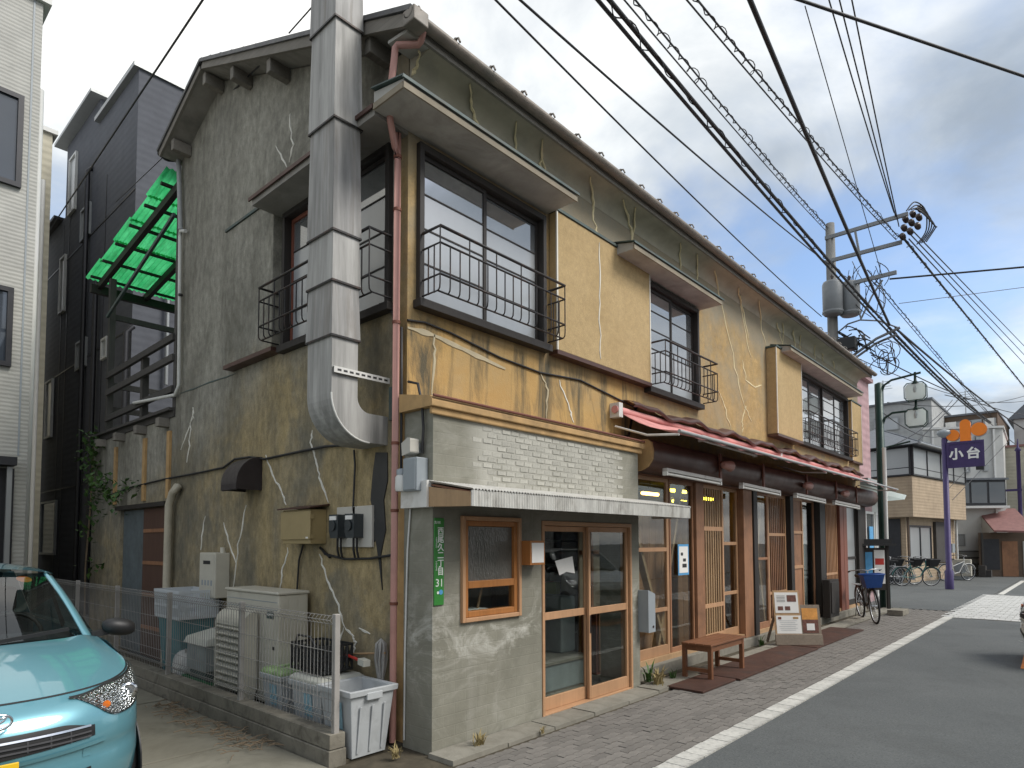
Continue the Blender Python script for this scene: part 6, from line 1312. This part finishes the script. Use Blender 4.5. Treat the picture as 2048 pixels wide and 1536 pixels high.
wire(GP(1268, -10, 7.3), E_(1655, 455), .012, 'double wire wrapped in wide open spiral loops ending at the pole top', .08, .34, True, ext=.15)
wire(GP(1392, -10, 7.6), E_(1797, 474), .013, 'spiral-wrapped wire running to the insulator cluster', .08, .30, True, ext=.15)
wire(GP(1499, -10, 7.6), E_(1779, 650), .030, 'thick smooth black cable crossing steeply over the street', .1, ext=.15)
wire(GP(1610, 12, 9.5), E_(1765, 555), .008, 'very thin wire dropping from the crossing cable to the pole')
for i, (a, lab) in enumerate(((1657, 'high-voltage wire, innermost of three meeting at the insulators'), (1678, 'high-voltage wire, middle of three meeting at the insulators'), (1703, 'high-voltage wire, outermost of three meeting at the insulators'))): wire(GP(a, -8, 11.0), E_(1788+5*i, 425+14*i), .013, lab, .1, ext=.15)
wire(GP(1600, 0, 9.5), GP(2070, 160, 9.5), .024, 'thick cable crossing the street above the high-voltage wires', ext=.15)
ef = lambda a, b, x: PX(a, b, x)
wire(E_(1826, 462), ef(2060, 704, 46), .017, 'wire leaving the insulators down the street, uppermost'); wire(E_(1822, 470), ef(2060, 722, 46), .017, 'wire leaving the insulators down the street, second from the top'); wire(E_(1818, 478), ef(2060, 740, 46), .017, 'wire leaving the insulators down the street, third from the top')
wire(E_(1810, 480), ef(2060, 788, 46), .03, 'thick spiral-wrapped wire leaving the insulators down the street', 0, .5)
wire(E_(1779, 558), ef(2060, 533, 15.6), .022, 'thick cable running level across the side street'); wire(E_(1798, 607), ef(2060, 573, 18), .008, 'thin wire crossing the blue sky beyond the pole')
wire(E_(1779, 656), ef(1990, 850, 42), .036, 'heavy cable bundle continuing down the street past the pole', .2, .4, True); wire(E_(1795, 660), ef(2060, 865, 50), .03, 'cable running down the street above the purple sign', .2); wire(E_(1790, 655), ef(2055, 905, 60), .02, 'thin cable running down the street toward the grey house', .3)
wire(E_(1740, 705), ef(2055, 830, 40), .016, 'thin cable leaving the coil of slack loops', .3); wire(E_(1690, 705), ef(1960, 800, 36), .012, 'thin wire running from the splice box to the far houses', .2); wire(E_(1735, 540), ef(2000, 850, 44), .014, 'double thin wire wrapped in a spiral beyond the pole', .1, .5, True)
wire(ef(1765, 825, 14.6), ef(1890, 870, 30), .012, 'slack wire from the green street lamp to the beige house', .3); wire(ef(1838, 880, 24), ef(1918, 798, 34), .02, 'dark cable rising from the beige house roof')
wire(ef(1775, 805, 20), ef(2055, 790, 36), .014, 'level wire behind the street lamp lanterns', .3); wire(ef(1890, 790, 24), ef(2060, 800, 40), .014, 'wire over the purple sign and its lamp', .2)
wire(ef(1750, 905, 16), ef(1905, 800, 34), .016, 'slanting cable from the shop end to the overhead bundle', .3); wire(ef(1890, 985, 26), ef(2010, 860, 36), .012, 'slanting wire before the white house wall'); wire(ef(1905, 1000, 26), ef(2020, 880, 36), .012, 'second slanting wire before the white house bay window')
wire(GP(412, -10, 8.0), PX(75, 497, 1.0), .014, 'black wire running down to the dark blue building', .0, ext=.15); wire(PX(520, 130, -.1), PX(232, 404, 1.2), .008, 'thin wire from the gable eave to the dark building'); wire(PX(578, 66, .8), GP(640, -4, 8.0), .010, 'short wire rising behind the duct from the roof edge')

# ------------------------------------------------------------------ neighbouring buildings
def siding(name, c, pitch, axis='z', bump=.5, var=.12, dirt=None):
    N = NT(name); col = N.mix(N.ramp(N.noise(3, 6, .6), .3, .7), tuple(q*(1-var) for q in c), tuple(q*(1+var) for q in c))
    w = N.n('ShaderNodeTexWave', wave_type='BANDS', bands_direction=axis.upper()); N.l(N.co, w.inputs[0]); w.inputs['Scale'].default_value = .314/pitch; w.inputs['Distortion'].default_value = 1.2; w.inputs['Detail'].default_value = 3; w.inputs['Detail Scale'].default_value = 4
    if dirt: col = N.mix(N.math('MULTIPLY', N.ramp(N.noise(1, 8, .7, N.map((2, 2, .4))), .5, .72), .5), col, dirt)
    N.bsdf(col, .75, 0, N.bump(w.outputs['Fac'], bump, .02), .3)
siding('siding_white', (.40, .395, .365), .06, 'z', .22); siding('siding_navy', (.085, .09, .105), .16, 'z', .12); siding('siding_pink', (.42, .27, .28), .2, 'z', .4); siding('siding_beige', (.40, .31, .215), .12, 'z', .25, dirt=(.26, .20, .14)); siding('siding_grey', (.36, .365, .36), .18, 'z', .2, dirt=(.24, .24, .23)); siding('siding_cream', (.46, .43, .34), .17, 'z', .3)
simple('render_white', (.50, .50, .48), .8, var=.08, scale=2, dirt=(.33, .33, .31), damt=.5, dscale=1); simple('alu', (.30, .31, .31), .4, .5, var=.05, bump=0); simple('alu_dark', (.03, .03, .034), .4, .3, bump=0); simple('roof_red', (.24, .12, .11), .7, var=.2); simple('trim_white', (.60, .60, .58), .5, var=.05, bump=0); simple('roof_slate', (.12, .13, .145), .5, var=.2); simple('brown_wall', (.11, .075, .05), .7)
N = NT('pane_sky'); N.bsdf((.045, .055, .07), .03, 0, N.bump(N.noise(.7, 2), .06, .05), .9)
def house(name, label, foot, z1, wall_m, cap_m='trim_white', z0=0, group=None, capz=.10, flat=True, wall_name='wall'):
    c = sum((V((*p, 0)) for p in foot), V((0, 0, 0)))/len(foot); c.z = z0
    t = thing(name, label, 'building', tuple(c), group)
    build(MB().prism(foot, 'z', z0-.2 if z0 == 0 else z0, z1), wall_name, wall_m, t)
    if flat:
        ex = [((p[0]-c.x)*(1+.12/max(.5, abs(V((p[0]-c.x, p[1]-c.y)).length)))+c.x, (p[1]-c.y)*(1+.12/max(.5, abs(V((p[0]-c.x, p[1]-c.y)).length)))+c.y) for p in foot]
        build(MB().prism(ex, 'z', z1+.002, z1+.002+capz), 'roof', cap_m, t)
    return t
def edge_rect(a, b, u0, u1, z0, z1, d0, d1):
    a, b = V((*a, 0)), V((*b, 0)); t = (b-a).normalized(); n = V((t.y, -t.x, 0))
    P = lambda u, d, z: tuple(a+t*u+n*d+V((0, 0, z))); return MB().add([P(u0,d0,z0),P(u1,d0,z0),P(u1,d1,z0),P(u0,d1,z0),P(u0,d0,z1),P(u1,d0,z1),P(u1,d1,z1),P(u0,d1,z1)], [(0,3,2,1),(4,5,6,7),(0,1,5,4),(1,2,6,5),(2,3,7,6),(3,0,4,7)])
def EU(px, py, a, b):
    """pixel -> (distance along the wall a-b, height)"""
    a, b = V((*a, 0)), V((*b, 0)); t = (b-a).normalized(); n = V((t.y, -t.x, 0)); d = ray(px, py); k = (a-CAM).dot(n)/d.dot(n); p = CAM+d*k; return (p-a).dot(t), p.z
def win(t, a, b, px0, py0, px1, py1, frame='alu_dark', pane='pane_sky', name='window', n=1, fw=.06, sill=False, uz=None):
    if uz: u0, u1, z0, z1 = uz
    else:
        (u0, za), (u1, zb_) = EU(px0, py0, a, b), EU(px1, py1, a, b); z1, z0 = max(za, zb_), min(za, zb_); u0, u1 = min(u0, u1), max(u0, u1)
    mb = MB()
    for q in ((u0, u0+fw, z0, z1), (u1-fw, u1, z0, z1), (u0+fw, u1-fw, z0, z0+fw), (u0+fw, u1-fw, z1-fw, z1)):
        e = edge_rect(a, b, *q, -.02, .06); mb.add(e.v, e.f)
    for i in range(1, n): uu = u0+(u1-u0)*i/n; e = edge_rect(a, b, uu-fw/2, uu+fw/2, z0+fw, z1-fw, -.02, .05); mb.add(e.v, e.f)
    w = build(mb, name, frame, t)
    for i in range(n):
        ua, ub = u0+(u1-u0)*i/n, u0+(u1-u0)*(i+1)/n; build(edge_rect(a, b, ua+fw*.5, ub-fw*.5, z0+fw*.9, z1-fw*.9, .005, .02), 'pane', pane, w)
    if sill: build(edge_rect(a, b, u0-.1, u1+.1, z0-.08, z0-.01, -.02, .14), 'sill', 'trim_white', w)
    return w
# pale sided house behind the lot (its wall faces the street)
A = (-10., 8.0); B = (PY(70, 480, 8.0).x, 8.0); zt = PY(83, 6, 8.0).z
t = house('sided_house', 'pale textured-siding three-storey house behind the turquoise car', [A, B, (B[0], 14), (-10, 14)], zt, 'siding_white', 'trim_white', z0=0)
win(t, A, B, 0, 0, 0, 0, uz=(B[0]-.20+10-1.35, B[0]-.20+10, 6.92, 8.34), fw=.07); win(t, A, B, 0, 0, 0, 0, uz=(B[0]-.24+10-1.35, B[0]-.24+10, 4.2, 5.38), fw=.07)
ul = EU(52, 480, A, B)[0]; build(edge_rect(A, B, ul-.012, ul+.012, 2.9, zt-.02, .0005, .008), 'corner_joint', 'plastic_grey', t)
build(edge_rect(A, B, 4, 10+B[0]-.18, 2.72, 2.84, .0, .35), 'porch_roof', 'alu_dark', t); build(edge_rect(A, B, 4, 10+B[0]-.15, .0, 2.70, .001, .02), 'porch_opening', 'alu_dark', t); build(edge_rect(A, B, 10+B[0]-.28, 10+B[0]-.22, .0, 2.7, .22, .28), 'porch_post', 'alu', t)
build(MB().tube([(B[0]+.06, 8.3, zt-1.2), (B[0]+.06, 8.3, 0)], .05, 8), 'drain_pipe', 'trim_white', t)
xb = PY(88, 185, 10.5).x; zb2 = PY(88, 185, 10.5).z
t = house('sided_house', 'slightly lower pale house volume with white drain pipe behind the sided house', [(-6, 14.1), (xb+.9, 14.1), (xb+.9, 19), (-6, 19)], zb2+1.2, 'siding_cream')
xx = PY(75, 700, 14.0).x; build(MB().tube([(xx, 14.03, zb2), (xx, 14.03, 0)], .05, 8), 'drain_pipe', 'trim_white', t)
# dark blue building in three steps
XD = 1.25
t = house('navy_house', 'tall dark navy panel-clad house behind the roof deck', [(XD, 11), (7, 11), (7, 13.65), (XD, 13.65)], 11.75, 'siding_navy', 'alu')
build(MB().prism([(XD, 13.652), (7, 13.652), (7, 16.5), (XD, 16.5)], 'z', -.2, 12.35), 'rear_wing', 'siding_navy', t); build(MB().prism([(XD, 16.502), (7, 16.502), (7, 19.3), (XD, 19.3)], 'z', -.2, 10.4), 'rear_wing', 'siding_navy', t)
build(MB().box(XD-.25, 7, 13.5, 16.75, 12.352, 12.43), 'eave', 'alu', t); build(MB().box(XD-.2, 7, 16.76, 19.6, 10.402, 10.48), 'eave', 'alu_dark', t)
a, b = (XD, 19.3), (XD, 11)
for q in ((143, 322, 153, 418), (166, 424, 182, 468), (124, 520, 131, 622), (156, 688, 174, 732), (96, 765, 105, 874), (86, 1005, 112, 1110), (207, 680, 217, 715)): win(t, a, b, *q, frame='trim_white' if q[2]-q[0] < 12 and q[1] < 900 else 'alu', pane='pane_dusty' if q[1] < 900 else 'pane_sky', fw=.05)
for u, zq in ((EU(188, 260, a, b)[0], 10.7), (EU(205, 450, a, b)[0], 8.0), (EU(70, 560, a, b)[0], 9.0), (EU(277, 400, a, b)[0]-.2, 6.0)): build(MB().tube([tuple(V((XD-.1, 19.3-u, 0))), (XD-.1, 19.3-u, zq), (XD+.03, 19.3-u, zq+.15)], .055, 8), 'drain_pipe', 'alu_dark', t)
for u in (EU(135, 600, a, b)[0], EU(215, 330, a, b)[0], EU(117, 800, a, b)[0]): build(edge_rect(a, b, u-.012, u+.012, 0, 10.2, .0005, .01), 'panel_joint', 'alu_dark', t)
for z in (3.0, 6.1, 9.1): build(edge_rect(a, b, 0.02, 8.28, z, z+.03, .0005, .012), 'panel_joint', 'alu_dark', t)
build(box(XD+.4, XD+.9, 10.75, 10.99, 8.9, 9.3), 'vent_box', 'alu', t); build(MB().tube([(XD+.65, 10.88, 8.9), (XD+.65, 10.88, 5)], .04, 7), 'vent_pipe', 'alu', t)
p0, p1 = PY(25, 920, 24), PY(66, 900, 24); t = house('cream_house', 'small cream brick-pattern house far behind, between pale and navy houses', [(p0.x-4, 24), (p1.x+.2, 24), (p1.x+.2, 30), (p0.x-4, 30)], p1.z+4, 'siding_cream')

# pink neighbour beyond the shop end, with a pale shopfront
t = house('pink_house', 'narrow pink tiled house just past the end of the shop house', [(15.12, .62), (16.35, .62), (16.35, 7), (15.12, 7)], 5.95, 'siding_pink', 'siding_pink')
build(box(16.36, 17.4, .62, 7, -.2, 2.75), 'shop_wing', 'render_white', t); build(MB().prism([(.61, 2.75), (.05, 2.78), (.0, 2.9), (.61, 3.1)], 'x', 15.0, 17.5), 'shop_canopy', 'lantern_panel', t)
a, b = (15.12, .62), (17.4, .62); win(t, a, b, 0, 0, 0, 0, 'trim_white', 'pane_sky', uz=(.3, 1.2, .3, 2.4)); win(t, a, b, 0, 0, 0, 0, 'trim_white', 'pane_dusty', uz=(1.35, 2.2, .1, 2.4))
build(edge_rect(a, b, .5, .9, 1.2, 2.0, .07, .09), 'poster', 'blue_print', t)
build(box(14.6, 16.3, .30, .50, 3.05, 3.2), 'gutter', 'pipe_grey', t)

# beige house with glazed balcony
bA, bB, bC = (26.6, 4.2), (25.7, 1.55), (31.5, .72)
t = house('beige_house', 'beige two-storey house with a glazed balcony beside the parked bicycles', [bA, bB, bC, (32.6, 4.2)], 5.35, 'siding_beige', 'roof_slate')
def band(a, b, z0, z1, d0, d1, m, nm, parent): L_ = (V(b)-V(a)).length; return build(edge_rect(a, b, -.02, L_+.02, z0, z1, d0, d1), nm, m, parent)
par = build(MB().prism([(25.2, 1.20), (31.6, .28), (31.5, .72), (25.7, 1.55), (26.6, 4.2), (26.1, 4.2)], 'z', 2.55, 4.12), 'balcony', 'siding_beige', t)
gA, gB, gC = (26.1, 4.2), (25.2, 1.20), (31.6, .28)
for a, b, n in ((gA, gB, 3), (gB, gC, 4)):
    L_ = (V(b)-V(a)).length; win(t, a, b, 0, 0, 0, 0, 'alu_dark', 'pane_dusty', 'balcony_window', n, .06, uz=(.02, L_-.02, 4.14, 5.28))
    build(MB().tube([(*a, 4.45), (*b, 4.45)], .03, 6), 'balcony_rail', 'alu_dark', par)
build(MB().add([(24.7, .85, 5.30), (32.2, -.2, 5.30), (32.6, 4.5, 5.30), (25.6, 4.5, 5.30), (28.0, 3.0, 6.5), (31, 2.6, 6.5)], [(0, 1, 5, 4), (1, 2, 5), (2, 3, 4, 5), (3, 0, 4), (0, 3, 2, 1)]), 'tiled_roof', 'roof_slate', t)
a, b = bA, bB; build(edge_rect(a, b, .1, 2.6, .0, 2.5, .002, .03), 'dark_cladding', 'alu_dark', t)
a, b = bB, bC
win(t, a, b, 1815, 1050, 1862, 1122, 'alu_dark', 'pane_dusty', n=2, fw=.08)
u0, z0_ = EU(1868, 1125, a, b); u1, z1_ = EU(1890, 1045, a, b); build(edge_rect(a, b, u0, u1, z0_, z1_, .02, .12), 'shutter_box', 'wood_grey', t)
ac = thing('outdoor_unit', 'small cream air conditioner unit beside the purple sign post', 'air conditioner', (29.6, .4, 0)); build(box(29.2, 29.5, -.1, .7, .15, .85), 'case', 'cream_unit', ac, bevel=.02); build(MB().lathe((29.195, .25, .5), [(.24, -.01), (.24, .0), (.02, .01)], 18, 'x'), 'fan_grille', 'plastic_grey', ac); build(box(29.22, 29.48, 0, .6, 0, .149), 'feet', 'plastic_grey', ac)
# grey-white house behind it
t = house('grey_house', 'pale grey clad house rising behind the beige house', [(36, 6.0), (36, 2.1), (42, 2.1), (42, 6.0)], 9.0, 'siding_grey', 'roof_slate')
t2 = house('balcony_house', 'dark weathered house with a cluttered upper balcony over the white house', [(40, 2.4), (40, -.3), (47, -.3), (47, 2.4)], 8.6, 'brown_wall', 'roof_slate')
for i in range(4): win(t2, (40, 2.4), (40, -.3), 0, 0, 0, 0, 'alu', 'pane_dusty' if i % 2 else 'pane_sky', uz=(.15+i*.64, .72+i*.64, 7.1, 8.3), fw=.05)
t3 = house('gabled_house', 'light house with a pitched roof at the end of the street', [(46, -.6), (46, -4.5), (54, -4.5), (54, -.6)], 9.2, 'render_white', flat=False)
build(MB().prism([(-4.8, 9.0), (-.3, 9.0), (-2.5, 11.2)], 'x', 45.8, 54), 'roof', 'roof_slate', t3); win(t3, (46, -.6), (46, -4.5), 0, 0, 0, 0, 'trim_white', 'pane_sky', uz=(.6, 1.8, 7.2, 8.6), fw=.08); win(t3, (46, -.6), (46, -4.5), 0, 0, 0, 0, 'trim_white', 'pane_sky', uz=(2.2, 3.4, 7.2, 8.6), fw=.08)
# white rendered house with bay window
wA, wB, wC = (33.0, 2.2), (33.5, -.55), (39.5, -1.5)
pa = PX(1890, 860, 33.0); pb2 = PX(2005, 862, 35.0)
wA = (33.0, pa.y+.9); wB = (35.0, pb2.y)
t = house('white_house', 'white rendered house with a corner bay window behind the sign', [wA, wB, (39.8, wB[1]+.2), (39.8, 2.0)], 7.0, 'render_white', 'trim_white')
(u0, za), (u1, zb3) = EU(1893, 1013, wA, wB), EU(1996, 962, wA, wB)
by_ = build(edge_rect(wA, wB, u0, u1, za, zb3, .0, .55), 'bay_window', 'alu_dark', t)
w3 = (u1-u0)/3
for i in range(3): build(edge_rect(wA, wB, u0+i*w3+.05, u0+(i+1)*w3-.05, za+.12, zb3-.1, .552, .57), 'pane', 'pane_sky', by_)
build(edge_rect(wA, wB, u0-.1, u1+.1, za-.12, za-.01, .0, .65), 'bay_sill', 'trim_white', by_); build(edge_rect(wA, wB, u0-.1, u1+.1, zb3+.01, zb3+.1, .0, .65), 'bay_roof', 'roof_slate', by_)
win(t, wA, wB, 1900, 925, 1940, 945, 'alu', 'pane_dusty', fw=.05); win(t, wA, wB, 1903, 1068, 1930, 1092, 'alu', 'pane_dusty', fw=.05)
for z in (.2, .5, .8, 1.1): build(edge_rect(wA, wB, .9, 2.2, z, z+.06, .1, .5), 'step', 'wood_grey', t)
# lean-to shack with a red roof
sA = PX(1955, 1040, 33.2); s0 = (33.2, sA.y); s1 = (34.2, sA.y-2.3)
t = house('red_roof_shack', 'open-fronted wooden shack with a faded red roof', [s0, s1, (36.5, s1[1]+.2), (36.5, s0[1])], 2.0, 'brown_wall', flat=False)
r4 = [PX(1953, 1022, 35.2), PX(2030, 1020, 35.2), PX(2075, 1066, 32.6), PX(1988, 1064, 32.6)]
build(MB().add([tuple(p) for p in r4]+[tuple(p+V((0, 0, .08))) for p in r4], [(0, 3, 2, 1), (4, 5, 6, 7), (0, 1, 5, 4), (1, 2, 6, 5), (2, 3, 7, 6), (3, 0, 4, 7)]), 'roof', 'roof_red', t)
build(MB().add([tuple(r4[0]), tuple(r4[3]), (r4[0].x, r4[0].y, 1.9)], [(0, 1, 2)]), 'roof_side', 'trim_white', t)
build(edge_rect(s0, s1, .1, .8, .3, 1.7, .002, .02), 'doorway', 'alu_dark', t); build(edge_rect(s0, s1, .9, 1.5, .0, 1.6, .002, .03), 'door', 'wood_brown', t); build(edge_rect(s0, s1, 1.7, 2.4, .1, 1.6, .002, .04), 'panel', 'render_white', t)
for u in (.05, 2.35): build(edge_rect(s0, s1, u, u+.08, 0, 1.99, .15, .23), 'post', 'wood_grey', t)
top(MB().box(32.4, 33.0, s0[1]-.3, s0[1]-.05, 0, .5).box(32.5, 32.9, s0[1]-.5, s0[1]-.3, 0, .3), 'crate_pile', 'wood_grey', 'weathered wooden crates stacked in front of the shack', 'crates')
# right-hand house and wall at the bend
t = house('roadside_house', 'beige house with red-brown eaves past the white house', [(37.2, -.5), (37.2, -5), (44, -5), (44, -.5)], 6.3, 'siding_cream', 'roof_red')
for i in range(3): win(t, (37.2, -1.15), (37.2, -5), 0, 0, 0, 0, 'alu', 'pane_sky', uz=(.3+i*1.2, 1.2+i*1.2, 3.2, 4.4), fw=.06)
# houses across the street: not in the frame, but they stand there and show in the window panes
for i, (x0, x1, z, m, lab) in enumerate(((-6, 1.5, 4.6, 'siding_grey', 'grey clad house across the street opposite the annex'), (1.8, 8.2, 5.4, 'siding_cream', 'cream house across the street opposite the bench'), (8.6, 16, 4.4, 'render_white', 'white house across the street opposite the menu board'))):
    t = house('opposite_house', lab, [(x1, -9.6), (x0, -9.6), (x0, -16), (x1, -16)], z, m, 'roof_slate', group='houses across the street')
    for k in range(2):
        for j in range(3): win(t, (x1, -9.6), (x0, -9.6), 0, 0, 0, 0, 'alu_dark', 'pane_sky', uz=(.6+j*2.2, 2.1+j*2.2, .7+k*2.0, 2.0+k*2.0), fw=.07)
build(box(-60, 160, -9.6, -9.5, -.3, .03), 'far_kerb', 'concrete_kerb', kind='structure')

# small things that houses carry: pipes, vents, aerials, railings
def add_to(name_label, mb, nm, m):
    o = next(q for q in D.objects if q.parent is None and q.get('label') == name_label); return build(mb, nm, m, o)
BL = 'beige two-storey house with a glazed balcony beside the parked bicycles'; WL = 'white rendered house with a corner bay window behind the sign'; GL = 'pale grey clad house rising behind the beige house'; DL = 'dark weathered house with a cluttered upper balcony over the white house'
add_to(BL, MB().tube([(25.62, 1.46, 0), (25.62, 1.46, 2.55)], .045, 7), 'drain_pipe', 'brown_wall'); add_to(BL, MB().tube([(31.3, .62, 0), (31.3, .62, 2.55)], .045, 7), 'drain_pipe', 'trim_white')
add_to(BL, MB().tube([(24.75, .85, 5.30), (32.15, -.18, 5.30)], .06, 7), 'gutter', 'alu'); add_to(BL, edge_rect(bB, bC, 5.0, 5.35, 1.1, 1.5, .0, .14), 'meter_box', 'plastic_grey')
for i in range(9): x = 25.6+i*.7; add_to(BL, MB().beam((x, .80-.14*(x-25.2)*1.02, 5.36), (28.0+(x-25.6)*.5, 3.0-(x-25.6)*.06, 6.54), .05, .04), 'tile_ridge', 'roof_slate')
for u in (.4, 3.1): add_to(WL, edge_rect(wA, wB, u-.04, u+.04, 0, 6.95, .02, .10), 'drain_pipe', 'trim_white')
for (a_, b_, c_, d_) in ((1920, 880, 1930, 890), (1950, 872, 1958, 880), (1965, 930, 1975, 942)):
    (u0, za), (u1, zb4) = EU(a_, d_, wA, wB), EU(c_, b_, wA, wB); add_to(WL, edge_rect(wA, wB, u0, u1, za, zb4, .0, .10), 'vent_hood', 'alu')
for z in (7.2, 8.1): win(next(q for q in D.objects if q.get('label') == GL), (36, 6.0), (36, 2.1), 0, 0, 0, 0, 'alu', 'pane_dusty', uz=(1.2, 2.4, z-.5, z+.2), fw=.05)
rl = MB().tube([(39.6, 2.4, 7.9), (39.6, -.3, 7.9)], .03, 6).tube([(39.6, 2.4, 7.0), (39.6, -.3, 7.0)], .03, 6)
for i in range(15): rl.tube([(39.6, 2.4-i*.19, 7.0), (39.6, 2.4-i*.19, 7.9)], .015, 4)
add_to(DL, rl, 'balcony_rail', 'alu')
for i, (y, w_, m) in enumerate(((2.0, .5, 'paper'), (1.3, .35, 'blue_print'), (.8, .45, 'plastic_grey'), (.2, .4, 'paper'))): add_to(DL, MB().grid([[(39.55+.02*math.sin(k*2.1), y-w_*k/5, z) for k in range(6)] for z in (7.55, 8.25)]), 'laundry', m)
for i, (x, y, z, lab) in enumerate(((41, 1.2, 8.7, 'thin metal roof aerial on the dark weathered house'), (37, 4.5, 9.1, 'thin metal roof aerial on the pale grey house'))):
    t = thing('roof_aerial', lab, 'aerial', (x, y, z), 'roof aerials'); build(MB().tube([(x, y, z), (x, y, z+1.5)], .025, 5), 'mast', 'alu', t)
    for k in range(4): build(MB().tube([(x, y-.45+.06*k, z+1.0+.14*k), (x, y+.45-.06*k, z+1.0+.14*k)], .014, 4), 'rod', 'alu', t)
